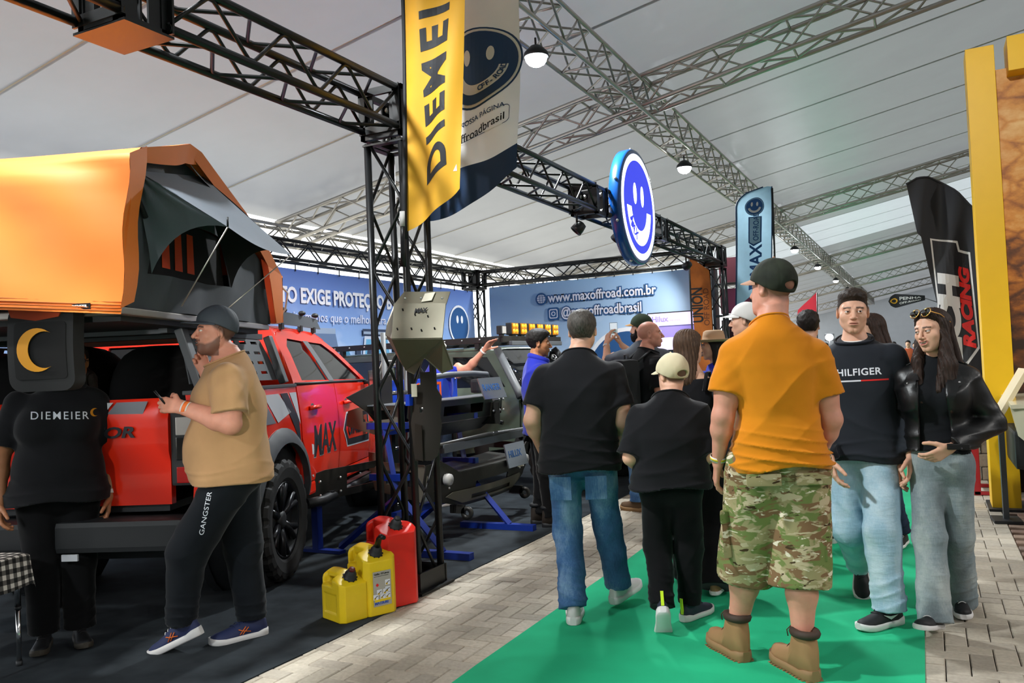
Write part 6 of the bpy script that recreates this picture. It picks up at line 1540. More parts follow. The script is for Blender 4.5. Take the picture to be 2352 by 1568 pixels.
# ------------------------------------------------------------------ steel bumpers on blue trestles
M_STL = mat('bumper_dark', '#2d2c29', .42, metal=.3, var=.1, vscale=6); M_BRZ = mat('bumper_bronze', '#6b675a', .45, metal=.35); M_SIL = mat('plate_steel', '#9aa0a6', .25, metal=.9); M_TRB = mat('trestle_blue', '#0e2a80', .4, coat=.2)
M_TAGP = mat('paper_tag', '#d9d2bd', .7)
def plate(name, poly, x0, m, parent, th=.006, holes=(), lean=0., curve=0., step=.2, z0=0.):
    """steel plate in the (y,z) plane facing +x"""
    return panel(poly, lambda y, z: (x0+lean*(z-z0)-curve*y*y, y, z), holes, step=step, thick=th, name=name, m=m, parent=parent, dirn=(-1, 0, 0), ang=25)
def bolts(pts, parent, r=.012):
    for p in pts: MB().sphere(p, r, 8, 5).build('bolt', M_BOLT, parent)
def tilted(body, size, par, c, a, y0):
    o = text('plate_lettering', body, size, M_NAVY, par, (0, 0, 0), bold=.02, ext=.0006); Ry = Matrix.Rotation(a, 4, 'Y')
    o.matrix_local = Matrix.Translation(c) @ Ry @ Matrix.Translation((.0072, y0, -.02)) @ Euler((R(90), 0, R(90))).to_matrix().to_4x4(); return o
# upper bumper with hoop and plate
B1 = thing('steel_bumper', 'dark steel front bumper with a low hoop, upper one on the blue trestle', 'bumper', (-3.62, 6.25, 0))
ctr = [(-.72, .98), (.72, .98), (.80, 1.05), (.80, 1.16), (-.80, 1.16), (-.80, 1.05)]
plate('centre_plate', ctr, .0, M_STL, B1, .008, [[(-.34, 1.03), (.34, 1.03), (.34, 1.11), (-.34, 1.11)]], lean=.15, z0=1.0, curve=.10)
panel([(-.95, 1.16), (.95, 1.16), (.80, 1.0), (-.80, 1.0)], lambda y, z: (-.28+(1.16-z)*0+.28*0-.10*y*y+.0, y, z), step=.3, thick=.008, name='rear_plate', m=M_STL, parent=B1, dirn=(-1, 0, 0))
b = MB(); rows = [[(x-.10*y*y, y, 1.165) for y in np.linspace(-.95, .95, 9)] for x in (-.30, .02)]
def strip(name, A, B, m, par, th=.008):
    b = MB(); 
    for i in range(len(A)-1): b._new([A[i], A[i+1], B[i+1], B[i]], [(0, 1, 2, 3)], None, False)
    bmesh.ops.remove_doubles(b.b, verts=list(b.b.verts), dist=1e-5); bmesh.ops.recalc_face_normals(b.b, faces=list(b.b.faces)); bmesh.ops.solidify(b.b, geom=list(b.b.faces), thickness=th); return b.build(name, m, par)
strip('top_plate', rows[0], rows[1], M_RACK, B1)
strip('lower_lip', [(.0-.10*y*y, y, .98) for y in np.linspace(-.72, .72, 7)], [(-.16-.08*y*y, y, .86) for y in np.linspace(-.60, .60, 7)], M_STL, B1)
for sg in (-1, 1):
    panel([(-.22, .92), (-.02, .98), (.0, 1.15), (-.34, 1.16), (-.50, 1.12), (-.52, 1.0)], lambda x, z: (x-.07, sg*(.82+.10*(-x)*.5+.04), z), [[(-.36, 1.03), (-.12, 1.05), (-.10, 1.12), (-.36, 1.12)]], step=.2, thick=.01, name='wing_plate', m=M_BRZ if sg < 0 else M_STL, parent=B1, dirn=(0, -sg, 0))
    MB().box((-.08, sg*.52, 1.0), (.30, .012, .20)).build('mount_plate', M_STL, B1)
    MB().tube([(-.02, sg*.60, .92), (.06, sg*.60, .90)], .02, 8).build('shackle_mount', M_STL, B1)
hp = [(-.10, -.58, 1.16), (-.06, -.57, 1.30), (-.04, -.50, 1.36), (-.02, -.2, 1.375), (-.02, .2, 1.375), (-.04, .50, 1.36), (-.06, .57, 1.30), (-.10, .58, 1.16)]
MB().tube(hp, .026, 10).build('hoop', M_RACK, B1)
np_ = MB().box((.10, .34, 1.235), (.012, .42, .20), rot=(0, -.35, 0)).build('name_plate', M_SIL, B1)
tilted('RANGER', .085, np_, (.10, .34, 1.235), -.35, -.185); MB().box((.112, .36, 1.165), (.004, .12, .08), rot=(0, -.35, 0)).build('price_tag', M_TAGP, np_)
bolts([(.02, y, z) for y in (-.7, -.5, .5, .62, .7) for z in (1.02, 1.12)], B1)
# lower bumper
B2 = thing('steel_bumper', 'dark steel winch bumper with bronze insert, lower one on the blue trestle', 'bumper', (-3.55, 6.55, 0))
lowp = [(-.95, .50), (-.86, .36), (-.45, .26), (.45, .26), (.86, .36), (.95, .50), (.95, .66), (.80, .68), (.56, .56), (-.56, .56), (-.80, .68), (-.95, .66)]
plate('front_plate', lowp, .0, M_STL, B2, .01, [[(-.30, .36), (.30, .36), (.30, .45), (-.30, .45)]], lean=.22, z0=.3, curve=.16, step=.15)
plate('bronze_insert', [(-.48, .29), (.48, .29), (.70, .37), (.62, .40), (-.62, .40), (-.70, .37)], .015, M_BRZ, B2, .008, [[(-.36, .31), (.36, .31), (.36, .345), (-.36, .345)]], lean=.22, z0=.3, curve=.16, step=.15)
strip('top_shelf', [(-.30-.12*y*y, y, .60) for y in np.linspace(-.62, .62, 7)], [(.05-.16*y*y, y, .565) for y in np.linspace(-.62, .62, 7)], M_STL, B2)
MB().tube([(-.12, -.88, .70), (-.05, -.80, .80), (-.02, 0, .82), (-.05, .80, .80), (-.12, .88, .70)], .022, 8).build('guard_bar', M_STL, B2)
MB().box((-.04, 0, .77), (.05, 1.5, .07)).build('light_bar', M_RACK, B2)
for sg in (-1, 1):
    panel([(-.62, .44), (-.14, .36), (-.06, .52), (-.10, .66), (-.55, .68), (-.66, .60)], lambda x, z: (x, sg*(.93-.10*x*x), z), [[(-.5, .50), (-.24, .48), (-.22, .6), (-.5, .61)]], step=.2, thick=.01, name='wing_plate', m=M_BRZ if sg < 0 else M_STL, parent=B2, dirn=(0, -sg, 0))
    b = MB(); b.lathe([(.022, -.012), (.055, -.012), (.055, .012), (.022, .012)], 18, Matrix.Translation((.06, sg*.55, .22)) @ Matrix.Rotation(math.pi/2, 4, 'X'), closed=True); b.box((-.03, sg*.55, .25), (.14, .024, .07)); b.build('recovery_point', M_STL, B2)
    b = MB(); b.lathe([(1e-4, .02), (.045, .018), (.05, 0), (.05, -.03), (1e-4, -.03)], 14, Matrix.Translation((.0, sg*.72, .52)) @ XR_); b.build('fog_lamp', M_CLENS, B2)
n2 = MB().box((.06, .40, .60), (.012, .40, .22), rot=(0, -.2, 0)).build('name_plate', M_SIL, B2); tilted('HILUX', .09, n2, (.06, .40, .60), -.2, -.16); MB().box((.075, .44, .525), (.004, .12, .09), rot=(0, -.2, 0)).build('price_tag', M_TAGP, n2)
bolts([(.03-.16*y*y, y, z) for y in (-.82, -.66, .66, .82) for z in (.44, .60)], B2)
# trestle
TR_ = thing('display_trestle', 'blue steel trestle with splayed feet holding the dark bumpers', 'stand', (-3.75, 5.9, 0))
for y in (-.55, .55):
    MB().tube([(-.55, y, .0+.03), (.02, y, .45), (-.08, y, 1.0)], .03, 4).build('post', M_TRB, TR_); MB().box((.30, y, .03), (.72, .07, .05)).build('foot', M_TRB, TR_); MB().tube([(.42, y, .05), (.02, y, .48)], .03, 4).build('leg', M_TRB, TR_)
    MB().box((-.05, y, .60), (.34, .06, .05)).build('arm', M_TRB, TR_); MB().box((-.05, y, 1.0), (.36, .06, .05)).build('arm', M_TRB, TR_)
MB().box((-.02, 0, .30), (.05, 1.1, .05)).build('crossbar', M_TRB, TR_); MB().box((-.08, 0, .95), (.05, 1.1, .05)).build('crossbar', M_TRB, TR_)
# rear bumper further back and a small blue cart
B3 = thing('steel_bumper', 'bronze and black rear bumper on the floor rack behind the truss column', 'bumper', (-4.35, 5.75, 0))
plate('front_plate', [(-.75, .42), (.75, .42), (.75, .62), (.5, .66), (-.5, .66), (-.75, .62)], .0, M_STL, B3, .01, [[(-.25, .48), (.25, .48), (.25, .6), (-.25, .6)]], lean=.05, curve=.12)
for sg in (-1, 1): panel([(-.5, .40), (-.05, .42), (-.05, .62), (-.5, .66)], lambda x, z: (x, sg*.76, z), step=.3, thick=.01, name='wing_plate', m=M_BRZ, parent=B3, dirn=(0, -sg, 0))
for y in (-.5, .5): MB().box((-.1, y, .21), (.06, .06, .42)).build('leg', M_TRB, B3); MB().box((-.1, y, .015), (.5, .07, .03)).build('foot', M_TRB, B3)
bolts([(.03, y, z) for y in (-.6, -.35, .35, .6) for z in (.47, .58)], B3)
CT = thing('display_board', 'blue panel with an orange arrow badge behind the upper bumper', 'panel', (-4.45, 6.9, 0))
MB().box((0, 0, 1.21), (.03, 1.25, .26), bev=.006).build('board', M_BLU, CT)
for y in (-.55, .55): MB().box((-.02, y, .55), (.05, .05, 1.1)).build('post', M_BLK, CT)
M_ORB = mat('orange_badge', '#d8551c', .5)
panel([(-.30, 1.21), (-.12, 1.30), (.30, 1.30), (.30, 1.12), (-.12, 1.12)], lambda y, z: (.018, y, z), [[(-.22, 1.21), (-.10, 1.275), (.27, 1.275), (.27, 1.145), (-.10, 1.145)]], step=.5, thick=.003, name='badge_frame', m=M_ORB, parent=CT, dirn=(-1, 0, 0))
text('badge_lettering', 'OFF-ROAD', .085, M_ORB, CT, (.021, -.14, 1.18), (R(90), 0, R(90)), bold=.02, sx=.85); bolts([(.02, y, z) for y in (-.58, .58) for z in (1.1, 1.32)], CT)
RB = thing('roll_bar', 'black arched roll bar standing behind the skid plates', 'bar', (-4.3, 6.2, 0)); MB().tube([(0, -.22, .9), (0, -.22, 1.40), (0, -.16, 1.50), (0, .16, 1.50), (0, .22, 1.40), (0, .22, .9)], .03, 10).build('hoop', M_STL, RB); MB().box((0, 0, .45), (.1, .5, .9)).build('pedestal', M_BLK, RB)
# ladder behind the column
LD = thing('step_ladder', 'grey steel ladder with chromed rungs seen through the near truss column', 'ladder', (-4.05, 5.85, 0))
for y in (-.16, .16): MB().tube([(0, y, 0), (0, y, 1.75)], .022, 8).build('rail', M_RACK, LD)
for z in np.arange(.3, 1.75, .235): MB().tube([(0, -.16, z), (0, .16, z)], .018, 8).build('rung', M_CHROME, LD)
# skid plates hung on the column
SK = thing('skid_plate', 'folded khaki steel skid plate hanging on the near column', 'plate', (-2.96, 4.34, 0))
M_KH = mat('khaki_steel', '#7d7866', .42, metal=.35, var=.05)
def fold_plate(name, pts, holes_m, m, par, th=.006):
    b = MB(); b._new(pts, [tuple(range(len(pts)))]); bmesh.ops.recalc_face_normals(b.b, faces=list(b.b.faces)); bmesh.ops.solidify(b.b, geom=list(b.b.faces), thickness=th); return b.build(name, m, par)
a_, b2, c2, d2 = (.01, 0.05, 1.925), (.35, .05, 1.90), (-.02, -.02, 1.845), (.36, -.02, 1.82)
e_, f2 = (.05, -.16, 1.62), (.41, -.16, 1.605); g2, h2, i2, j2, k2 = (.02, .02, 1.43), (.10, .0, 1.40), (.19, -.02, 1.50), (.30, .0, 1.40), (.37, .02, 1.425)
w1_, w2_, w3_ = (-.14, .06, 1.73), (-.14, .04, 1.66), (.0, .0, 1.47)
fold_plate('top_flange', [a_, b2, d2, c2], 0, M_KH, SK); fold_plate('main_panel', [c2, d2, f2, e_], 0, M_KH, SK); fold_plate('side_wing', [a_, c2, e_, w2_, w1_], 0, M_KH, SK); fold_plate('wing_fold', [w2_, e_, g2, w3_], 0, M_KH, SK); fold_plate('lower_panel', [e_, f2, k2, j2, i2, h2, g2], 0, M_KH, SK)
def lerp3(u, v): return tuple(np.array(c2)*(1-u)*(1-v)+np.array(d2)*u*(1-v)+np.array(e_)*(1-u)*v+np.array(f2)*u*v)
for u in (.36, .70): MB().tube([lerp3(u, .02), lerp3(u+.02, .98)], .005, 5).build('pressed_rib', M_KH, SK)
for u, v in ((.2, .2), (.45, .35), (.7, .4), (.12, .75), (.4, .75), (.6, .8), (.85, .75)):
    p = np.array(lerp3(u, v)); MB().box(tuple(p+(0, -.008, 0)), (.008, .004, .03), rot=(.5, 0, 0)).build('slot', M_DKIN, SK)
MB().box((.215, .010, 1.873), (.075, .004, .075), rot=(-.75, -.05, 0)).build('price_tag', M_TAGP, SK); text('plate_lettering', 'MAX', .045, M_INK, SK, (.16, -.072, 1.775), (R(62), 0, 0), bold=.04, sx=.9)
for u in (.1, .45, .9): bolts([tuple(np.array(a_)*(1-u)+np.array(b2)*u+np.array((0, -.04, -.045)))], SK, .009)
MB().box((.12, .09, 1.90), (.06, .08, .03)).build('hanger', M_BLK, SK)
S2_ = thing('skid_plate', 'long dark brown skid plate hanging below the khaki one', 'plate', (-2.94, 4.36, 0)); M_DB = mat('brown_steel', '#332e29', .45, metal=.35)
panel([(-.04, 1.30), (.06, 1.30), (.06, 1.40), (.22, 1.40), (.22, 1.28), (.28, 1.20), (.27, 1.06), (.29, .98), (.27, .80), (.25, .74), (.18, .70), (.0, .70), (-.02, .86), (-.05, 1.0), (-.03, 1.1)], lambda x, z: (.075+x*.60, -.03*math.cos(x*6)+.02*math.sin(z*6), 1.41-(1.40-z)*.78), [[(.05, 1.12), (.09, 1.12), (.09, 1.08), (.05, 1.08)]], step=.07, thick=.006, name='main_panel', m=M_DB, parent=S2_, dirn=(0, 1, 0), ang=25)
panel([(.0, .72), (.10, .70), (.10, .98), (.02, 1.0)], lambda x, z: (.08+x*.6, -.06, 1.41-(1.40-z)*.78), step=.2, thick=.005, name='folded_tab', m=M_DB, parent=S2_, dirn=(0, 1, 0)); MB().box((.09, -.05, 1.30), (.04, .004, .08)).build('price_tag', M_TAGP, S2_); MB().box((.04, -.03, 1.24), (.03, .05, .07)).build('blue_bracket', M_BLU, S2_)
# black triangular side sail at the column (rear side wing)
SW = thing('side_panel', 'black triangular steel panel beside the red pickup door mirror', 'panel', (-3.95, 5.6, 0)); panel([(-.55, 1.24), (.05, 1.40), (.05, .94), (-.15, 1.04)], lambda y, z: (.0, y, z), step=.2, thick=.01, name='plate', m=M_STL, parent=SW, dirn=(-1, 0, 0)); MB().box((-.01, .03, .55), (.03, .05, 1.1)).build('post', M_BLK, SW); MB().box((-.01, .03, .01), (.2, .2, .02)).build('base', M_BLK, SW)
# ------------------------------------------------------------------ jerry cans
M_CANR = mat('can_red', '#d8261a', .35, var=.04); M_CANY = mat('can_yellow', '#e8c61c', .35, var=.05)
def jerry(loc, rz_, w, d, h, m, label, spout=False, deep=False, mark=None):
    """plastic fuel can: width w along local x (handle end to spout end), depth d, height h"""
    t = thing('jerry_can', label, 'can', loc, rz_)
    sx, sy, sz = w/2, d/2, h
    def f(P):
        x, y, z = P[:, 0], P[:, 1], P[:, 2]
        ch = .25*sy
        q = np.maximum(np.abs(x)-sx, np.abs(y)-sy); q = np.maximum(q, (np.abs(x)+np.abs(y)-(sx+sy-ch))*.707)
        top = np.where(x < -.1*sx, h, h-(x+.1*sx)*.55)
        dd = np.maximum(q, np.maximum(-z, (z-top)*.87))
        dd = smax(dd, ((np.abs(y)/sy)*.045+z-h-.012), .02)
        # handle opening near the top at the -x side
        hx, hz = -.38*sx, h-.17*h
        hole = np.maximum(np.abs(x-hx)-.34*sx, np.abs(z-hz)-.062*h-.02*(x-hx)/sx*h*.2)
        dd = smax(dd, -(hole+.0), .016)
        # neck the handle: cut sides around the handle
        side = np.maximum(np.maximum(np.abs(x-hx)-.50*sx, (h-.27*h)-z), (.052-np.abs(y)*1.0)*.9)
        dd = smax(dd, -side, .018)
        # pressed panel on the broad side
        pn = np.maximum(np.maximum(np.abs(x+.05*sx)-.62*sx, np.abs(z-.36*h)-.22*h), sy-.004-np.abs(y))
        dd = smax(dd, -pn, .008)
        return (dd-.006).astype(F32)
    V, Fq = sdf_mesh(f, (-sx-.03, -sy-.03, -.02), (sx+.03, sy+.03, h+.05), .0065, 1)
    V[:, 2] -= V[:, 2].min()
    bo = mesh_obj('body', np_mesh('body', [(V, Fq)]), m, t)
    nx_, nz_ = .50*sx, h-.30*sx*.55+.0; X = Matrix.Translation((nx_, 0, nz_-.012)) @ Matrix.Rotation(.50, 4, 'Y')
    cp = MB().lathe([(.040, -.01), (.040, .012), (.034, .014), (.034, .034), (.028, .04), (.024, .055), (.001, .056)], 20, X).build('cap', M_PLA, t)
    for k_ in range(10):
        a = 2*math.pi*k_/10; MB().box((.041*math.cos(a), .041*math.sin(a), .0), (.008, .008, .022), rot=(0, 0, a), M=X).build('grip_rib', M_PLA, cp)
    if spout: MB().tube([X @ Vector(p) for p in ((0, 0, .05), (0, 0, .11), (.012, 0, .135), (.045, 0, .15))], [.019, .017, .016, .013], 10).build('spout', M_BLK, cp)
    else: MB().lathe([(.018, .05), (.018, .07), (.001, .072)], 14, X).build('vent_knob', mat('knob_red', '#5a1414', .4) if deep else M_PLA, cp)
    return t, sx, sy
rzc = R(38)
jerry((-3.02, 4.24, .005), R(-25), .25, .235, .50, M_CANR, 'red plastic jerry can, tallest of three, beside the truss column')
ty, sx_, sy_ = jerry((-3.035, 4.05, .005), R(-25), .24, .20, .375, M_CANY, 'yellow jerry can with a spout and printed sticker, between the red and the small one', True)
jerry((-3.105, 3.885, .005), R(-20), .225, .18, .265, M_CANY, 'small yellow jerry can with a black cap, nearest of the three', False, True)
# sticker on the end face (+x) of the middle can
M_STK = mat('sticker_grey', '#a9a59a', .5); M_BLUP = mat('sticker_blue', '#2d55b0', .5)
stx = sx_+.009
sk = MB().box((stx, 0, .155), (.002, .118, .20)).build('sticker', M_STK, ty)
lt = (R(90), 0, R(90)); text('sticker_lettering', 'Galão 10 Litros', .016, M_INK, sk, (stx+.002, -.053, .236), lt, bold=.02, ext=.0004); text('sticker_lettering', 'uso em reservatório de combustível', .0065, M_INK, sk, (stx+.002, -.053, .226), lt, ext=.0003); text('sticker_lettering', 'MATSURI', .022, M_BLUP, sk, (stx+.002, -.053, .066), lt, bold=.05, ext=.0004)
for (y, z) in ((.02, .135), (-.02, .135), (-.045, .11), (.0, .11), (.035, .11), (.035, .145), (.035, .185)): 
    p_ = MB().box((stx+.002, y, z), (.0015, .032, .030)).build('pictogram', M_WHT, sk); MB().tube([(stx+.004, y-.010, z-.008), (stx+.004, y+.004, z+.004), (stx+.004, y+.012, z+.006)], .0018, 4).build('pictogram_mark', M_INK, p_); MB().box((stx+.0035, y-.006, z-.008), (.001, .012, .009)).build('pictogram_can', M_CANY, p_)
MB().box((stx+.002, 0, .088), (.0015, .105, .014)).build('sticker_band', M_CANY, sk); MB().box((stx+.002, -.033, .178), (.0015, .015, .015), rot=(R(45), 0, 0)).build('hazard_mark', M_FRED, sk)
# ------------------------------------------------------------------ folding table with gingham cloth, lower left
M_GING = bpy.data.materials.new('gingham'); M_GING.use_nodes = True; _T = NT(M_GING); _b = _T.N['Principled BSDF']; _b.inputs['Roughness'].default_value = .9
_tc = _T.n('ShaderNodeUVMap'); _sp = _T.n('ShaderNodeSeparateXYZ'); _T.l(_tc.outputs[0], _sp.inputs[0]); _s = []
for ax in 'XY':
    a = _T.n('ShaderNodeMath', operation='FRACT'); _T.l(_sp.outputs[ax], a.inputs[0]); g = _T.n('ShaderNodeMath', operation='GREATER_THAN'); _T.l(a.outputs[0], g.inputs[0]); g.inputs[1].default_value = .5; _s.append(g.outputs[0])
_ad = _T.n('ShaderNodeMath', operation='ADD'); _T.l(_s[0], _ad.inputs[0]); _T.l(_s[1], _ad.inputs[1]); _dv = _T.n('ShaderNodeMath', operation='MULTIPLY'); _T.l(_ad.outputs[0], _dv.inputs[0]); _dv.inputs[1].default_value = .5
_T.l(ramp(_T, _dv.outputs[0], [(0, '#d9d4cb'), (.5, '#5f5c58'), (1, '#131313')]), _b.inputs['Base Color'])
TB = thing('folding_table', 'small folding table with chrome legs at the lower left edge', 'table', (-4.43, 2.38, 0), R(15))
MB().box((0, 0, .555), (.60, .50, .022), bev=.006).build('table_top', M_PLA, TB)
for x in (-.27, .27):
    for y in (-.22, .22):
        l_ = MB().tube([(x, y, .545), (x, y, .30)], .015, 12).build('leg', M_CHROME, TB); MB().tube([(x, y, .30), (x, y, .0)], .012, 12).build('leg_tube', M_CHROME, l_); MB().tube([(x, y, .0), (x, y, .03)], .016, 10).build('rubber_foot', M_PLA, l_); MB().tube([(x, y, .305), (x, y, .29)], .0165, 12).build('leg_collar', M_PLA, l_)
CL = bpy.data.objects.new('tablecloth', None); 
def cloth_pt(u, v):
    hw, hd = .31, .26; dx, dy = (u-.5)*.96, (v-.5)*.86
    x, y = max(-hw, min(hw, dx)), max(-hd, min(hd, dy)); ox, oy = abs(dx)-hw, abs(dy)-hd; dr = max(0, max(ox, oy))+.35*max(0, min(ox, oy))
    fl = .10*dr*1.4; sx_2, sy_2 = math.copysign(1, dx), math.copysign(1, dy)
    return (x+(sx_2*fl*.6 if ox > 0 else 0), y+(sy_2*fl*.6 if oy > 0 else 0), .572-dr*.95+.006*math.sin(dx*20+dy*13)*(dr > 0))
b = MB(); nu, nv = 36, 32; g = [[b.b.verts.new(cloth_pt(i/nu, j/nv)) for j in range(nv+1)] for i in range(nu+1)]; uvl = b.b.loops.layers.uv.new('UVMap')
for i in range(nu):
    for j in range(nv):
        q = b.b.faces.new((g[i][j], g[i+1][j], g[i+1][j+1], g[i][j+1])); q.smooth = True
        for lp, (a, c_) in zip(q.loops, ((i, j), (i+1, j), (i+1, j+1), (i, j+1))): lp[uvl].uv = (a/nu*.96/.046, c_/nv*.86/.046)
me = bpy.data.meshes.new('tablecloth'); bmesh.ops.recalc_face_normals(b.b, faces=list(b.b.faces)); b.b.to_mesh(me); b.b.free()
bpy.data.objects.remove(CL); CL = mesh_obj('tablecloth', me, M_GING, None, (-4.43, 2.38, 0), (0, 0, R(15))); tag(CL, 'black and white gingham cloth hanging over the folding table', 'tablecloth')
# ------------------------------------------------------------------ yellow arch with desert poster, right
M_ARCH = mat('arch_yellow', '#f2bd12', .45, var=.02)
AR = thing('display_arch', 'tall bright yellow arch framing a desert poster at the right', 'arch', (.435, 8.3, 0))
MB().box((.11, .16, 2.02), (.22, .32, 4.04), bev=.004).build('post', M_ARCH, AR); MB().box((1.9, .16, 3.94), (3.16, .32, .30), bev=.004).build('lintel', M_ARCH, AR); MB().box((3.6, .16, 2.02), (.32, .32, 4.04), bev=.004).build('post', M_ARCH, AR)
MB().box((.14, .16, .01), (.34, .5, .02)).build('base_plate', M_PLA, AR)
m_ = bpy.data.materials.new('desert_print'); m_.use_nodes = True; _T = NT(m_); _b = _T.N['Principled BSDF']; _b.inputs['Roughness'].default_value = .5
_tc = _T.n('ShaderNodeTexCoord'); _mp = _T.n('ShaderNodeMapping'); _mp.inputs['Scale'].default_value = (1, 1, 1.7); _T.l(_tc.outputs['Object'], _mp.inputs[0]); _n1 = _T.n('ShaderNodeTexNoise'); _n1.inputs['Scale'].default_value = 2.6; _n1.inputs['Detail'].default_value = 9; _n1.inputs['Roughness'].default_value = .65; _T.l(_mp.outputs[0], _n1.inputs['Vector'])
_v = _T.n('ShaderNodeTexVoronoi', feature='DISTANCE_TO_EDGE'); _v.inputs['Scale'].default_value = 3.0; _T.l(_mp.outputs[0], _v.inputs['Vector'])
_sp = _T.n('ShaderNodeSeparateXYZ'); _T.l(_tc.outputs['Object'], _sp.inputs[0]); _mr = _T.n('ShaderNodeMapRange'); _mr.inputs['From Min'].default_value = .8; _mr.inputs['From Max'].default_value = 3.2; _mr.inputs['To Min'].default_value = -.22; _mr.inputs['To Max'].default_value = .16; _T.l(_sp.outputs['Z'], _mr.inputs[0])
_a = _T.n('ShaderNodeMath', operation='ADD'); _T.l(_n1.outputs[0], _a.inputs[0]); _T.l(_mr.outputs[0], _a.inputs[1]); _m2 = _T.n('ShaderNodeMapRange'); _m2.inputs['From Max'].default_value = .10; _m2.inputs['To Min'].default_value = -.12; _m2.inputs['To Max'].default_value = 0; _T.l(_v.outputs[0], _m2.inputs[0]); _a2 = _T.n('ShaderNodeMath', operation='ADD'); _T.l(_a.outputs[0], _a2.inputs[0]); _T.l(_m2.outputs[0], _a2.inputs[1])
_T.l(ramp(_T, _a2.outputs[0], [(.22, '#2b170a'), (.38, '#6b3c14'), (.5, '#b06a20'), (.62, '#d89238'), (.8, '#eec07a')]), _b.inputs['Base Color'])
MB().box((1.9, .22, 2.0), (3.42, .02, 3.75)).build('desert_poster', m_, AR)
# parked vehicle corner in front of the poster
OV = thing('off_road_vehicle', 'pale nosed off-road vehicle with a dark arch at the right edge, before the desert poster', 'car', (1.25, 7.95, 0))
M_CREAM = mat('cream_paint', '#cfcbb0', .25, coat=.7)
def ovx(x, z): return (x, -.55-.0*x+.10*max(0, -.50-x)*2, z)
panel([(-.70, .94), (-.66, .72), (-.58, .64)]+arc(0.05, .42, .60, 2.75, .6, 12)+[(.75, .70), (.75, .98), (.2, 1.0), (-.45, .985)], ovx, step=.1, thick=.05, name='fender', m=M_CREAM, parent=OV, dirn=(0, 1, 0))
panel(arc(.05, .42, .64, 2.9, .3, 14)+arc(.05, .42, .50, .3, 2.9, 14), lambda x, z: (x, -.62, z), step=.08, thick=.12, name='wheel_flare', m=M_PLA, parent=OV, dirn=(0, 1, 0))
wheel(OV, (.05, -.48, .42), rotz=-math.pi/2); MB().box((-.62, .2, .60), (.12, 1.3, .30), bev=.03).build('bumper', M_PLA, OV); panel([(-.70, -.55), (.75, -.55), (.75, .9), (-.70, .9)], lambda x, y: (x, y, .97+.05*math.cos((y-.2)*1.8)+.03*min(0, x)), step=.15, thick=.03, name='hood', m=M_CREAM, parent=OV, dirn=(0, 0, -1)); MB().box((.1, .2, .55), (1.2, 1.3, .5)).build('chassis', M_PLA, OV)
MB().box((.62, .0, 1.15), (.05, 1.2, .35), rot=(0, .3, 0), bev=.01).build('windscreen', M_GLASS, OV)
# information lectern: grey post, slanted board
IL = thing('sign_stand', 'grey post with a slanted pale board at the foot of the yellow arch', 'stand', (.50, 7.78, 0), R(4)); MB().box((0, 0, .012), (.20, .26, .024), bev=.004).build('base', M_PLA, IL); MB().box((0, 0, .46), (.04, .05, .88)).build('post', M_GRYP, IL); MB().box((.085, 0, 1.04), (.035, .34, .42), rot=(0, .52, 0), bev=.004).build('board', mat('board_edge', '#d8c6a2', .6), IL)
# red stand and stone blocks by the arch
RS = thing('red_stand', 'red metal display frame seen between the leather jacket and the yellow arch', 'stand', (.36, 9.1, 0)); M_RFR = mat('red_frame', '#a01622', .35, coat=.4)
for y in (0, .5): MB().box((0, y, .42), (.06, .05, .84), bev=.006).build('upright', M_RFR, RS)
MB().box((0, .25, .80), (.06, .5, .06)).build('top_bar', M_RFR, RS); MB().box((.08, 0, .02), (.26, .05, .03)).build('foot', M_RFR, RS); MB().box((.08, .5, .02), (.26, .05, .03)).build('foot', M_RFR, RS); MB().box((-.05, .25, .45), (.03, .44, .6)).build('back_panel', M_MAROON, RS)
SWL = thing('stone_display', 'low wall of stacked stone blocks behind the red frame', 'wall', (.75, 10.2, 0)); M_STN = brick_mat('stone_block', ['#7d6f60', '#93826f', '#a5957f', '#6a5e52'])
bm_ = MB().box((0, 0, 0), (.29, .2, .135), bev=.012).me('block'); bm_.materials.append(M_STN)
for r in range(7):
    for c_ in range(4): o = mesh_obj('block', bm_, None, SWL); o.location = (-.45+.3*c_+(.15 if r % 2 else 0), random.uniform(-.01, .01), .07+.14*r)
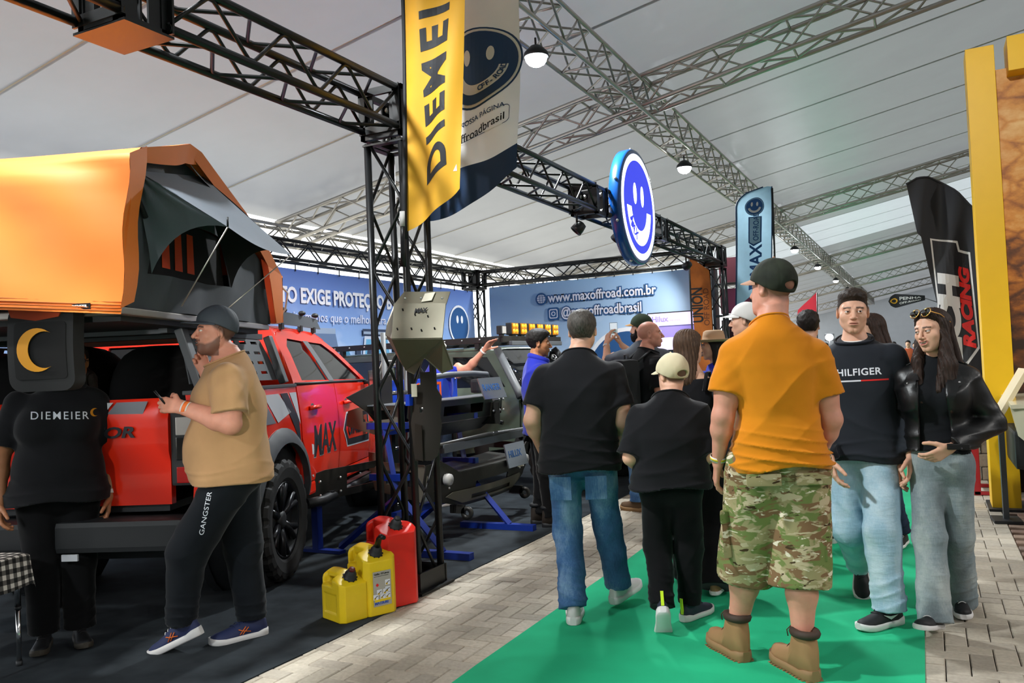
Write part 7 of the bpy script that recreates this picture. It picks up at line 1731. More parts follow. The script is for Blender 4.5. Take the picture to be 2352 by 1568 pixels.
# ------------------------------------------------------------------ dark green off-roader in the stand, nose to the aisle (+x)
SUV = thing('off_road_vehicle', 'dark green off-roader with amber roof lamps facing the aisle', 'car', (-5.45, 9.25, 0), R(-4))
M_GRN = mat('suv_green', '#4e5a4e', .3, coat=.6); M_AMB = mat('amber_lens', '#b06c08', .1, coat=1.); M_AMBH = mat('amber_core', '#e8a020', .1, coat=1., emit='#ffb020', estr=.12)
def ss(sg, off=0.):
    def f(x, z): return (x, sg*(float(np.interp(z, [.5, .8, 1.15, 1.25, 1.75], [.80, .83, .82, .79, .68]))+off), z)
    return f
for sg in (-1, 1):
    d = (0, -sg, 0)
    panel([(-1.75, .62), (-1.7, 1.22), (1.38, 1.22), (1.40, .95), (1.38, .55)]+[(.62, .45), (-.62, .45)]+arc(-1.15, .42, .48, .15, math.pi-.5, 10), ss(sg), step=.15, thick=.05, name='body_side', m=M_GRN, parent=SUV, dirn=d)
    panel([(-1.72, 1.22), (1.42, 1.22), (1.02, 1.72), (-1.60, 1.74)], ss(sg), [[(-1.5, 1.27), (-.55, 1.27), (-.60, 1.66), (-1.42, 1.66)], [(-.42, 1.27), (.38, 1.27), (.30, 1.66), (-.46, 1.66)], [(.50, 1.27), (1.20, 1.27), (.92, 1.64), (.43, 1.66)]], step=.14, thick=.05, name='cab_frame', m=M_GRN, parent=SUV, dirn=d)
    for wv in ([(-1.5, 1.27), (-.55, 1.27), (-.60, 1.66), (-1.42, 1.66)], [(-.42, 1.27), (.38, 1.27), (.30, 1.66), (-.46, 1.66)], [(.50, 1.27), (1.20, 1.27), (.92, 1.64), (.43, 1.66)]): panel(wv, ss(sg, -.015), step=.2, thick=.006, name='side_window', m=M_GLASS, parent=SUV, dirn=d)
    panel([(1.40, .62), (1.45, 1.12), (2.30, 1.06), (2.42, .80), (2.36, .62)]+arc(1.92, .42, .50, .42, math.pi-.42, 10), ss(sg, .01), step=.12, thick=.05, name='front_fender', m=M_GRN, parent=SUV, dirn=d)
    for cx_ in (-1.15, 1.92):
        panel(arc(cx_, .42, .60, .1, math.pi-.1, 16)+arc(cx_, .42, .49, math.pi-.1, .1, 16), lambda x, z: (x, sg*.90, z), step=.07, thick=.14, name='wheel_flare', m=M_PLA, parent=SUV, dirn=d); wheel(SUV, (cx_, sg*.78, .40), Rr=.40, wd=.26, rotz=-math.pi/2 if sg < 0 else math.pi/2)
    mi = MB().box((1.02, sg*1.02, 1.30), (.12, .26, .17), bev=.035).build('mirror', M_PLA, SUV); MB().tube([(1.08, sg*.80, 1.22), (1.05, sg*.95, 1.24)], .025, 8).build('mirror_arm', M_PLA, mi)
    MB().tube([(1.44, sg*.86, 1.14), (1.40, sg*.84, 1.22), (1.06, sg*.70, 1.74)], .045, 10).build('snorkel' if sg < 0 else 'pillar_tube', M_GRYP if sg < 0 else M_PLA, SUV)
    hl = MB().lathe([(.10, -.04), (.10, .02), (.085, .03), (.001, .05)], 20, Matrix.Translation((2.40, sg*.60, .92)) @ XR_).build('headlamp', M_CLENS, SUV)
strip2 = lambda nm, rows, m, th=.03: (lambda o: o)(loft_on(nm, rows, m, th))
def loft_on(name, rows, m, th):
    b = MB(); n = len(rows[0]); vv = [[b.b.verts.new(p) for p in r] for r in rows]
    for A, B in zip(vv[:-1], vv[1:]):
        for j in range(n-1): q_ = b.b.faces.new((A[j], A[j+1], B[j+1], B[j])); q_.smooth = True
    bmesh.ops.recalc_face_normals(b.b, faces=list(b.b.faces)); bmesh.ops.solidify(b.b, geom=list(b.b.faces), thickness=th); return b.build(name, m, SUV)
ys = np.linspace(-1, 1, 11)
loft_on('roof', [[(x, y*.68, 1.75+.03*(1-y**4)-dz) for y in ys] for x, dz in ((-1.62, .06), (-1.45, 0), (.8, 0), (1.02, .03))], M_GRN, .03)
ws = loft_on('windscreen', [[(x+.05*(1-y*y), y*w_, z) for y in ys] for x, z, w_ in ((1.03, 1.72, .64), (1.43, 1.22, .76))], M_GLASS, .01)
loft_on('hood', [[(x, y*w_, z+.035*(1-y**4)) for y in ys] for x, z, w_ in ((1.43, 1.18, .80), (1.9, 1.15, .80), (2.35, 1.06, .76), (2.42, .98, .74))], M_GRN, .03)
MB().box((2.42, 0, .82), (.08, 1.5, .36), bev=.02).build('grille', M_PLA, SUV); MB().box((2.55, 0, .58), (.26, 1.7, .24), bev=.04).build('front_bumper', M_STL, SUV); MB().box((-1.7, 0, .9), (.1, 1.5, .8), bev=.03).build('tail_door', M_GRN, SUV); MB().box((.3, 0, .5), (3.8, 1.4, .2)).build('chassis', M_PLA, SUV)
text('windscreen_lettering', 'UNION', .105, M_LGREY, ws, (1.135, -.60, 1.60), (R(52), 0, R(90)), bold=.02, sx=1.35, shear=.2); text('windscreen_lettering', 'OFF', .105, M_ORB, ws, (1.155, -.02, 1.60), (R(52), 0, R(90)), bold=.02, sx=1.35, shear=.2); text('windscreen_lettering', 'ROAD', .105, M_LGREY, ws, (1.135, .26, 1.60), (R(52), 0, R(90)), bold=.02, sx=1.35, shear=.2)
MB().tube([(1.55, -.4, 1.20), (1.30, -.15, 1.40)], .01, 6).build('wiper', M_PLA, SUV); MB().box((.95, 0, 1.60), (.04, .28, .09), bev=.01).build('rear_view_mirror', M_PLA, SUV)
# roof rack with lamps
RK = thing('roof_rack', 'black flat roof rack with a light bar on the dark green off-roader', 'rack', (-5.45, 9.25, 0), R(-4))
for sg in (-1, 1):
    MB().box((-.25, sg*.72, 1.855), (2.75, .035, .075), bev=.006).build('side_rail', M_STL, RK)
    for x in (-1.3, -.3, .8): MB().box((x, sg*.70, 1.80), (.06, .06, .10)).build('foot', M_STL, RK)
for x in np.arange(-1.5, 1.1, .26): MB().box((x, 0, 1.87), (.09, 1.42, .022)).build('slat', M_STL, RK)
MB().box((1.14, 0, 1.855), (.035, 1.46, .075), bev=.006).build('front_rail', M_STL, RK); lbx = MB().box((1.20, 0, 1.80), (.05, 1.25, .055), bev=.01).build('light_bar', M_RACK, RK)
for x in np.arange(-1.4, 1.2, .25): MB().sphere((x, -.74, 1.86), .012, 8, 5).build('bolt', M_BOLT, RK)
lens_me = MB().box((0, 0, 0), (.02, .135, .13), bev=.008).me('lens'); lens_me.materials.append(M_AMB)
core = MB().sphere((0, 0, 0), (.012, .032, .030), 12, 8).me('led'); core.materials.append(M_AMBH)
box_ = MB().box((-.045, 0, 0), (.08, .15, .145), bev=.015).me('housing'); box_.materials.append(M_PLA); ft_ = MB().box((-.04, 0, -.10), (.05, .08, .06)).me('bracket'); ft_.materials.append(M_STL)
root = None
for i in range(6):
    t = thing('auxiliary_lamp', ('amber lamp on the green off-roader rack, first from its near corner', 'amber lamp on the green off-roader rack, second from its near corner', 'amber lamp on the green off-roader rack, third from its near corner', 'amber lamp on the green off-roader rack, fourth from its near corner', 'amber lamp on the green off-roader rack, fifth, beside the greying head', 'amber lamp on the green off-roader rack, sixth, behind the greying head')[i], 'lamp', (-5.45+1.17*math.cos(R(-4))-(-.46+.205*i)*math.sin(R(-4)), 9.25+1.17*math.sin(R(-4))+(-.46+.205*i)*math.cos(R(-4)), 1.865), R(-4), 'amber lamps on the roof rack')
    for me_, nm, p in ((box_, 'housing', (0, 0, 0)), (lens_me, 'lens', (0, 0, 0)), (ft_, 'bracket', (0, 0, 0))):
        o = mesh_obj(nm, me_, None, t); o.location = p
        if nm == 'lens': ln = o
    for a in (-.033, .033):
        for c_ in (-.031, .031): o = mesh_obj('led', core, None, ln); o.location = (.008, a, c_)
t = thing('auxiliary_lamp', 'small clear cube lamp on the near corner of the off-roader rack', 'lamp', (-4.32, 8.42, 1.845), R(-4)); MB().box((-.03, 0, 0), (.07, .10, .10), bev=.01).build('housing', M_PLA, t); MB().box((.008, 0, 0), (.01, .08, .08)).build('lens', M_CLENS, t); MB().box((-.03, 0, -.06), (.04, .05, .03)).build('bracket', M_STL, t)

SUV.scale = (1, 1, .94); RK.scale = (1, 1, .94)
# ------------------------------------------------------------------ people
def denim(name, dark, mid, light, scale=3.):
    if name in MATS: return MATS[name]
    m = bpy.data.materials.new(name); m.use_nodes = True; MATS[name] = m; T = NT(m); b = T.N['Principled BSDF']; b.inputs['Roughness'].default_value = .88; b.inputs['Specular IOR Level'].default_value = .2
    tc = T.n('ShaderNodeTexCoord'); mp = T.n('ShaderNodeMapping'); mp.inputs['Scale'].default_value = (1.2, 1.2, .55); T.l(tc.outputs['Object'], mp.inputs[0])
    n1 = T.n('ShaderNodeTexNoise'); n1.inputs['Scale'].default_value = scale*2; n1.inputs['Detail'].default_value = 6; T.l(mp.outputs[0], n1.inputs['Vector'])
    m2 = T.n('ShaderNodeMapping'); m2.inputs['Scale'].default_value = (1, 1, .15); T.l(tc.outputs['Object'], m2.inputs[0]); n2 = T.n('ShaderNodeTexNoise'); n2.inputs['Scale'].default_value = 220; T.l(m2.outputs[0], n2.inputs['Vector'])
    a = T.n('ShaderNodeMath', operation='MULTIPLY_ADD'); T.l(n2.outputs[0], a.inputs[0]); a.inputs[1].default_value = .22; T.l(n1.outputs[0], a.inputs[2])
    T.l(ramp(T, a.outputs[0], [(.35, dark), (.58, mid), (.82, light)]), b.inputs['Base Color'])
    wv = T.n('ShaderNodeTexNoise'); wv.inputs['Scale'].default_value = 28; wv.inputs['Detail'].default_value = 3; m3 = T.n('ShaderNodeMapping'); m3.inputs['Scale'].default_value = (.5, .5, 1.6); T.l(tc.outputs['Object'], m3.inputs[0]); T.l(m3.outputs[0], wv.inputs['Vector'])
    bp = T.n('ShaderNodeBump'); bp.inputs['Strength'].default_value = .35; bp.inputs['Distance'].default_value = .012; T.l(wv.outputs[0], bp.inputs['Height']); T.l(bp.outputs[0], b.inputs['Normal']); return m
def knit(name, col, rough=.9, var=.08): return mat(name, col, rough, var=var, vscale=7, bump=.22, bscale=26, sheen=.15, spec=.2)
def camo():
    m = bpy.data.materials.new('camouflage'); m.use_nodes = True; T = NT(m); b = T.N['Principled BSDF']; b.inputs['Roughness'].default_value = .9; b.inputs['Specular IOR Level'].default_value = .2
    tc = T.n('ShaderNodeTexCoord'); prev = None
    base_c = (*lin('#9c8f68'), 1)
    for i, (sc, col, lo_, st) in enumerate(((7, '#6f7a45', .50, (1, 1, 1.4)), (8.5, '#7d5f43', .53, (1, 1, 2.0)), (13, '#b9a888', .57, (1, 1, 2.3)), (17, '#d9ccb4', .635, (1, 1, 2.6)), (15, '#43321f', .65, (1, 1, 2.4)))):
        mp = T.n('ShaderNodeMapping'); mp.inputs['Scale'].default_value = st; mp.inputs['Location'].default_value = (i*3.7, i*1.3, i*5.1); mp.inputs['Rotation'].default_value = (0, .3*(i % 3-1), 0); T.l(tc.outputs['Object'], mp.inputs[0])
        nz = T.n('ShaderNodeTexNoise'); nz.inputs['Scale'].default_value = sc; nz.inputs['Detail'].default_value = 3; nz.inputs['Distortion'].default_value = .6; T.l(mp.outputs[0], nz.inputs['Vector'])
        mr = T.n('ShaderNodeMapRange'); mr.inputs['From Min'].default_value = lo_; mr.inputs['From Max'].default_value = lo_+.03; T.l(nz.outputs[0], mr.inputs[0])
        mx = T.n('ShaderNodeMix', data_type='RGBA'); T.l(mr.outputs[0], mx.inputs['Factor'])
        if prev is None: mx.inputs['A'].default_value = base_c
        else: T.l(prev, mx.inputs['A'])
        mx.inputs['B'].default_value = (*lin(col), 1); prev = mx.outputs['Result']
    T.l(prev, b.inputs['Base Color']); return m
M_CAMO = camo()
SK_A, SK_B, SK_C, SK_D = skin('warm', '#b67a5c'), skin('pale', '#dba98e'), skin('tan', '#a8714f'), skin('rosy', '#d0917a')
M_TBLK = knit('tee_black', '#19191c'); M_TBLK2 = knit('tee_black_soft', '#161619'); M_ORT = knit('tee_orange', '#d17f16'); M_BEI = knit('tee_beige', '#b28b62'); M_SWT = knit('sweat_navy', '#23272e', .75); M_BLUSH = knit('shirt_blue', '#2430a8', .7); M_GREYT = knit('tee_grey', '#565a61')
M_LEA = mat('leather_black', '#0d0d0e', .40, bump=.22, bscale=45, spec=.55); M_TURT = knit('turtleneck', '#14161a', .8)
J_MID = denim('denim_mid', '#2f4a6e', '#466a96', '#86a4c2'); J_LIGHT = denim('denim_light', '#7d9cb0', '#9dbccd', '#c3d6de'); J_GREY = denim('denim_grey', '#5f6a70', '#7e8a8e', '#a3aaa8'); J_DARK = denim('denim_dark', '#161e2c', '#222e40', '#34445a'); J_BLK = knit('joggers_black', '#0b0b0d'); J_JOG = knit('joggers_slate', '#14181d')
SH_W = mat('shoe_white', '#cfccca', .6); SO_W = mat('sole_white', '#d8d6d4', .55); SH_BLK = mat('shoe_black', '#17181b', .65); SH_NAVY = mat('shoe_navy', '#232c52', .7, bump=.1, bscale=300); SO_OR = mat('sole_orange', '#e0702a', .55); SH_TAN = mat('boot_tan', '#96704a', .8, bump=.08, bscale=150, var=.08); SO_TAN = mat('boot_sole', '#8a6a46', .7); M_COLR = mat('boot_collar', '#3a2a20', .7); M_LACE = mat('lace_brown', '#4a3422', .8); SH_BRN = mat('shoe_brown', '#5c452f', .75); M_NEON = mat('neon_tab', '#c6e81e', .5); M_SOCK = mat('sock_white', '#e2e0dc', .9)
M_BANDW = mat('band_white', '#dcd6d0', .5); M_BANDO = mat('band_orange', '#e8702a', .5); M_BANDY = mat('band_yellow', '#e8c52a', .5)
DK = ('dark', '#17100c'); GREY_H = ('greying', '#4a4540'); BRN = ('brown', '#4f3a2a'); DBRN = ('dark_brown', '#21150f')
def up(d, **k): d.update(k); return d
# --- man in orange shirt and camouflage shorts
S = base(1.85, 1.0); W_ = .0
S.update(skin=SK_D, face=False, hrot=(38, 2, 2), head=(.01, .02, 1.725), pelvis=(0, 0), neck=(-.005, -.015), tyaw=2., jaw=1.1, heavy=.5, buzz=.55, hairc='#3a2a1e', calf=1.04, armr=1.08, neckr=1.12,
    sh=[(-.178, -.01, 1.425), (.178, -.02, 1.41)], el=[(-.245, -.03, 1.15), (.232, -.02, 1.12)], wr=[(-.268, .05, .935), (.195, .12, .92)],
    hand=[dict(n=(1, 0, 0), s=(0, 1, 0), curl=(.5, .55, .6, .6)), dict(n=(-1, .2, 0), s=(0, 1, .2), curl=(.5, .55, .6, .6))],
    hip=[(-.105, .0, .93), (.095, 0, .93)], kn=[(-.15, .10, .46), (.06, -.03, .46)], an=[(-.215, .145, .11), (.04, -.095, .11)], fyaw=(22, 20), shoeL=.325)
S['torso'] = [(z, a*.93, b*1.06) for z, a, b in S['torso']]
S['top'] = dict(mat=M_ORT, hem=.915, sleeve=.62, amp=.006, bamp=.012, bunch=(.93, 1.12), bf=58, infl=.016, sr=(.066, .085), collar=dict(t=.0045, fl=1.1), h=.0075, hemw=.016, flare=[(.9, .03, .03), (1.0, .034, .035), (1.1, .006, .015), (1.3, .0, .0)])
S['bottom'] = dict(mat=M_CAMO, r=(.125, .1, .128), short=.075, amp=.006, h=.0075, waist=.97, infl=.006)
S['cap'] = dict(mat=mat('cap_camo', '#1f2418', .85, var=.5, vscale=14, bump=.1, bscale=300), bmat=mat('cap_brim', '#b0836a', .8), hole=.012, line=([-.11, -.06, 0, .06, .1], [-.025, -.012, .02, .04, .045]), len=.07, droop=.022, button=True, tall=.004)
S['shoes'] = dict(style='boot', upper=SH_TAN, sole=SO_TAN, laces=M_LACE, extra=M_COLR)
o = person('broad man seen from behind in an orange T-shirt, camouflage shorts and tan boots', (-.63, 3.93), 20, S)
wb = wristband(o, 0, M_BANDW, r=.036); wristband(o, 0, M_BANDY, r=.0365, wd=.010)
for i in (0, 1):
    an = np.array(S['an'][i]); MB().lathe([(.036, -.03), (.045, .005), (.046, .02), (.042, .036), (.036, .036)], 16, Matrix.Translation(tuple(an+(np.array(S['kn'][i])-an)*.30))).build('sock', M_SOCK, o['root'])
def pocket(o, kind, c, ex, ey, n, w_, h_, m, par, bulge=.03):
    """cargo pocket: cushion box laid on the cloth"""
    b = MB(); M3 = Matrix((Vector(ex).normalized(), Vector(ey).normalized(), Vector(n).normalized())).transposed().to_4x4(); b.box((0, 0, 0), (w_, h_, bulge*2), bev=min(.018, bulge*.8), M=Matrix.Translation(c) @ M3); q = b.build(kind, m, par); smooth_me(q.data, 50); return q
tr = o['trousers']
for sx_, cx_ in ((-1, -.225), (1, .165)):
    yb = .06 if sx_ < 0 else -.03
    pocket(o, 'cargo_pocket', (cx_, yb-.02, .60), (.45*sx_, -1, 0) if sx_ < 0 else (.35, 1, 0), (0, .05, 1), (sx_, -.4, 0), .155, .19, M_CAMO, tr, .022); pocket(o, 'pocket_flap', (cx_+sx_*.004, yb-.02, .69), (.45*sx_, -1, 0) if sx_ < 0 else (.35, 1, 0), (0, .02, 1), (sx_, -.4, .12), .165, .065, M_CAMO, tr, .026)
for cx_ in (-.10, .11): pocket(o, 'back_pocket_flap', (cx_, -.158, .875), (1, .06*cx_, 0), (0, .05, 1), (.6*cx_, -1, .05), .15, .055, M_CAMO, tr, .012)
# --- man in black T-shirt and blue jeans
S = base(1.73, 1.08)
S.update(skin=SK_B, face=False, hrot=(-8, 0, 0), head=(.03, .02, 1.605), neck=(.0, -.01), pelvis=(-.02, 0), buzz=.6, hairc='#5a5450',
    el=[(-.275, -.05, 1.11), (.235, -.04, 1.09)], wr=[(-.235, .09, .92), (.225, .15, .98)], hip=[(-.105, 0, .88), (.085, 0, .88)], kn=[(-.105, .02, .47), (.12, .12, .47)], an=[(-.085, -.12, .10), (.165, .16, .135)], fyaw=(0, -32), fpitch=(0, .18*57), shoeL=.30, armr=1.08)
S['fpitch'] = (-3, 8)
S['hair'] = [dict(kind='short', mat=GREY_H, t=(.006, .016), tex=.0014, taper=.04)]
S['torso'] = [(z, a*1.02, b*1.1) for z, a, b in S['torso']]
S['top'] = dict(mat=M_TBLK, hem=.825, sleeve=.70, amp=.005, bamp=.008, bunch=(.85, 1.08), infl=.02, sr=(.064, .086), collar=dict(t=.0045, fl=1.1), flare=[(.8, .022, .02), (1.1, .025, .02), (1.35, 0, 0)])
S['bottom'] = dict(mat=J_MID, r=(.105, .078, .076), amp=.007, infl=.004, waist=.90, drop=.02)
S['shoes'] = dict(style='sneaker', upper=SH_W, sole=SO_W)
o = person('man with greying hair seen from behind in a black T-shirt and blue jeans', (-1.78, 4.39), 20, S)
for cx_ in (-.105, .09):
    b = MB(); b.box((0, 0, 0), (.12, .13, .006), bev=.002, M=Matrix.Translation((cx_-.02, -.138, .735)) @ Euler((R(94), 0, R(-8 if cx_ < 0 else 8))).to_matrix().to_4x4()); b.build('back_pocket', J_MID, o['trousers'])
# --- child in black with beige cap
S = base(1.44, 1.12)
S.update(skin=SK_B, face=False, hrot=(38, -6, 0), head=(.035, .02, 1.335), hs=.925, buzz=.8, hairc='#2a1c14', neck=(.02, -.01),
    sh=[(-.150, 0, 1.125), (.165, 0, 1.125)], el=[(-.205, -.05, .90), (.20, -.03, .90)], wr=[(-.15, .12, .83), (.14, .16, .84)], hip=[(-.08, 0, .73), (.08, 0, .73)], kn=[(-.085, .03, .40), (.08, .05, .39)], an=[(-.07, -.16, .135), (.07, .06, .095)], fyaw=(4, -35), fpitch=(-52, 0), shoeL=.27, armr=1.1)
S['top'] = dict(mat=M_TBLK2, hem=.735, sleeve=.93, amp=.006, bamp=.008, infl=.026, sr=(.072, .098), collar=dict(t=.0045, fl=1.1), flare=[(.7, .03, .025), (1.0, .025, .02), (1.1, 0, 0)])
S['bottom'] = dict(mat=J_BLK, r=(.105, .088, .072), amp=.006, infl=.008, waist=.80, drop=.0)
S['cap'] = dict(mat=mat('cap_cream', '#d3c6a4', .85, var=.04, bump=.1, bscale=250), hole=-.001, line=([-.11, -.06, 0, .06, .1], [-.034, -.022, .012, .034, .04]), len=.07, wr=.002, button=True)
S['shoes'] = dict(style='sneaker', upper=mat('shoe_slate', '#252a38', .7), sole=SO_W)
o = person('child in black T-shirt and joggers with a cream cap, seen from behind', (-1.28, 4.40), 15, S)
for sh_ in o['shoes']: MB().box((0, -.074, -.005), (.016, .006, .085), rot=(.08, 0, 0)).build('heel_tab', M_NEON, sh_)
# --- young man in navy sweatshirt, walking to the viewer
S = base(1.75, 1.0)
S.update(skin=SK_B, face=True, hrot=(9, -3, -2), gaze=(14, -2), head=(.0, .03, 1.635), neck=(.0, .0), pelvis=(.0, -.03), jaw=.98, lip='#b0685e', buzz=.75, hairc='#2a1d14', nosek=1.05,
    sh=[(-.185, .0, 1.385), (.185, 0.01, 1.385)], el=[(-.255, -.04, 1.11), (.235, .0, 1.09)], wr=[(-.245, .05, .87), (.135, .20, .86)],
    hand=[dict(n=(1, 0, 0), s=(0, 1, 0)), dict(d=(-.25, .25, -1), n=(-.8, -.4, 0), s=(-.3, .9, .2), curl=(.5, .55, .6, .65), spread=.25, fine=1)],
    hip=[(-.085, -.03, .89), (.085, -.03, .89)], kn=[(-.095, .14, .48), (.075, .02, .46)], an=[(-.11, .17, .10), (.075, -.36, .20)], fyaw=(-38, 8), fpitch=(0, -48), shoeL=.295)
S['hair'] = [dict(kind='short', mat=('fade', '#2b2018'), t=(.003, .022), z0=.055, zr=.05, front=.008, tex=.0022, taper=.025, line=([-.095, -.05, -.02, .0, .015, .03, .05, .08, .1], [-.04, -.02, .005, .015, .022, .034, .050, .064, .07]))]
S['top'] = dict(mat=M_SWT, hem=.83, sleeve=1.2, amp=.006, bamp=.009, bunch=(.85, .98), infl=.018, sr=(.066, .066), collar=dict(t=.006, fl=1.2, mat=knit('rib_navy', '#14181f')), flare=[(.8, .02, .015), (1., .028, .02), (1.3, 0.005, 0)], name='sweatshirt', cuff=.62)
S['bottom'] = dict(mat=J_LIGHT, r=(.108, .088, .080), amp=.008, infl=.006, waist=.90, drop=.015)
S['shoes'] = dict(style='sneaker', upper=SH_BLK, sole=SO_W)
o = person('young man in a navy sweatshirt with printed chest lettering and pale jeans', (-.35, 4.88), 178, S)
MB().tube([(.072*math.cos(a), .004+.066*math.sin(a), 1.487-.016*math.sin(a)) for a in np.linspace(0, 2*math.pi, 29)[:-1]], .007, 8, closed=True).build('undershirt_collar', M_SOCK, o['root'])
wm = o['shirt'].data
vf = text_mesh('HILFIGER', .051, .022, 0, 1.0, 1.08, cut=.015); wrap('chest_lettering', vf, wm, (-.022, .4, 1.295), (-1, 0, .02), (.02, 0, 1), (0, -1, 0), M_WHT, o['shirt'])
def bar_vf(w_, h_, x0=0, n=14): 
    V = []; F_ = []
    for i in range(n+1): V += [Vector((x0+w_*i/n, 0, 0)), Vector((x0+w_*i/n, h_, 0))]
    for i in range(n): F_.append((2*i, 2*i+2, 2*i+3, 2*i+1))
    return V, F_
wrap('chest_stripe', bar_vf(.125, .008, -.125), wm, (-.032, .4, 1.262), (-1, 0, .02), (0, 0, 1), (0, -1, 0), M_WHT, o['shirt']); wrap('chest_stripe', bar_vf(.132, .008, 0), wm, (-.032, .4, 1.262), (-1, 0, .02), (0, 0, 1), (0, -1, 0), M_FRED, o['shirt'])
for sh_, sg in ((o['shoes'][0], 1), (o['shoes'][1], -1)):
    for sd in (-1, 1): panel([(-.02, .0), (.03, -.018), (.085, .012), (.03, -.002)], lambda y, z: (sd*(.040+.06*max(0, y-.03)), y, z-.035), step=.03, thick=.002, name='side_flash', m=SO_W, parent=sh_, dirn=(-sd, 0, 0))
# --- young woman in leather jacket
S = base(1.62, .93, True)
S.update(skin=SK_B, face=True, hrot=(-30, -6, 4), gaze=(-16, 2), head=(.0, .035, 1.512), smile=.75, jaw=.86, lip='#c0605a', neck=(.0, .0), pelvis=(0, 0), nosek=.92,
    el=[(-.245, -.06, 1.03), (.20, -.08, 1.02)], wr=[(-.07, .155, .925), (.20, -.02, .83)], hand=[dict(d=(.75, .25, -.45), n=(.3, -.9, -.2), s=(.2, .5, .8), curl=(.5, .6, .7, .7), fine=1), dict()],
    hip=[(-.075, 0, .83), (.07, 0, .83)], kn=[(-.055, -.06, .45), (.060, .10, .45)], an=[(-.035, -.25, .10), (.045, .19, .115)], fyaw=(8, -14), fpitch=(0, 12), shoeL=.265,
    bumps=[((-.07, .085, 1.17), (.065, .055, .065)), ((.07, .085, 1.17), (.065, .055, .065))])
S['hair'] = [dict(kind='long', mat=('long_dark', '#2c1c14'), t=.016, part=.012, n=34, amp=.0022,
    line=([-.1, -.02, .0, .03, .055, .075, .095, .11], [-.3, -.3, -.04, .045, .066, .080, .092, .1]),
    segs=[((0, -.07, .03), (0, -.10, -.30), .075, .085, (0, 1, 0), .55), ((-.062, -.01, .04), (-.088, .03, -.20), .026, .036), ((-.088, .03, -.20), (-.09, .085, -.44), .04, .022), ((.066, -.01, .04), (.072, .07, -.16), .022, .03), ((.072, .07, -.16), (.035, .165, -.38), .032, .018), ((-.06, .0, -.1), (-.05, .10, -.33), .03, .02)])]
S['top'] = dict(mat=M_TURT, hem=.885, sleeve=.25, amp=.004, bamp=.005, infl=.008, nz=1.415, ntilt=.08, flare=[(.85, -.02, -.012), (.95, 0., 0), (1.2, 0, 0)], sr=(.055, .055), name='turtleneck')
S['jacket'] = dict(mat=M_LEA, hem=.905, sleeve=1.22, amp=.007, bamp=.008, infl=.022, seed=2.4, sr=(.064, .066), cuff=.66, nz=1.385, ntilt=.35, open=([.9, 1.0, 1.2, 1.32, 1.40], [.075, .07, .06, .065, .07], .005), name='leather_jacket', flare=[(.88, -.005, .0), (1.0, .012, .01), (1.2, 0.01, 0)])
S['bottom'] = dict(mat=J_GREY, r=(.088, .078, .088), amp=.006, infl=-.004, waist=.93, drop=.055)
S['shoes'] = dict(style='canvas', upper=SH_BLK, sole=SO_W, laces=SO_W)
o = person('laughing young woman with long dark hair in a black leather jacket and grey jeans', (.03, 4.83), 174, S)
jm = o['jacket'].data
def poly_vf(poly, cut=.02):
    V2, E_, F2, *_ = delaunay_2d_cdt([Vector(p) for p in poly], [(i, (i+1) % len(poly)) for i in range(len(poly))], [], 1, 1e-7)
    bm = bmesh.new(); A = [bm.verts.new((p.x, p.y, 0)) for p in V2]
    for t in F2:
        try: bm.faces.new([A[i] for i in t])
        except ValueError: pass
    for ax in (0, 1):
        vv_ = [p[ax] for p in poly]; x = min(vv_)+cut
        while x < max(vv_):
            bmesh.ops.bisect_plane(bm, geom=list(bm.verts)+list(bm.edges)+list(bm.faces), plane_co=(x, 0, 0) if ax == 0 else (0, x, 0), plane_no=(1, 0, 0) if ax == 0 else (0, 1, 0)); x += cut
    bm.verts.index_update(); r = [v.co.copy() for v in bm.verts], [[v.index for v in q.verts] for q in bm.faces]; bm.free(); return r
def drop(me, p, d):
    t = BVHTree.FromPolygons([v.co for v in me.vertices], [tuple(q.vertices) for q in me.polygons]); h = t.ray_cast(Vector(p), Vector(d).normalized(), 2); return h[0] if h[0] is not None else Vector(p)
for sg in (-1, 1): # lapels, snaps, epaulettes
    lp = wrap('lapel', poly_vf([(sg*.062, .10), (sg*.095, .075), (sg*.135, -.06), (sg*.118, -.075), (sg*.072, -.20), (sg*.066, -.05)]), jm, (0, .5, 1.30), (1, 0, 0), (0, 0, 1), (0, -1, 0), M_LEA, o['jacket'], .007)
    bmx = bmesh.new(); bmx.from_mesh(lp.data); bmesh.ops.remove_doubles(bmx, verts=list(bmx.verts), dist=1e-5)
    isl = []; todo = set(bmx.verts)
    while todo:
        st = [todo.pop()]; cur = set(st)
        while st:
            for e_q in st.pop().link_edges:
                for v_q in e_q.verts:
                    if v_q in todo: todo.discard(v_q); cur.add(v_q); st.append(v_q)
        isl.append(cur)
    isl.sort(key=len); bmesh.ops.delete(bmx, geom=[v for c in isl[:-1] for v in c], context='VERTS')
    bmesh.ops.solidify(bmx, geom=list(bmx.faces), thickness=.005); bmx.to_mesh(lp.data); bmx.free(); smooth_me(lp.data, 60)
    MB().sphere(drop(jm, (sg*.118, .5, 1.245), (0, -1, 0))+Vector((0, .009, 0)), .0075, 10, 6).build('snap', M_CHROME, lp)
    h_ = drop(jm, (sg*.125, -.005, 1.6), (0, 0, -1)); MB().box(h_+Vector((0, 0, .003)), (.06, .035, .006), rot=(0, sg*.42, 0), bev=.002).build('epaulette', M_LEA, o['jacket']); MB().sphere(drop(jm, (sg*.145, .01, 1.6), (0, 0, -1))+Vector((0, 0, .008)), .0065, 10, 6).build('snap', M_CHROME, o['jacket'])
h_ = drop(jm, (-.10, .5, .93), (0, -1, 0)); MB().box(h_, (.10, .02, .03), rot=(0, 0, .3), bev=.006).build('belt_tab', M_LEA, o['jacket'])
g = bpy.data.objects.new('sunglasses', None); COL.objects.link(g); g.parent = o['root']
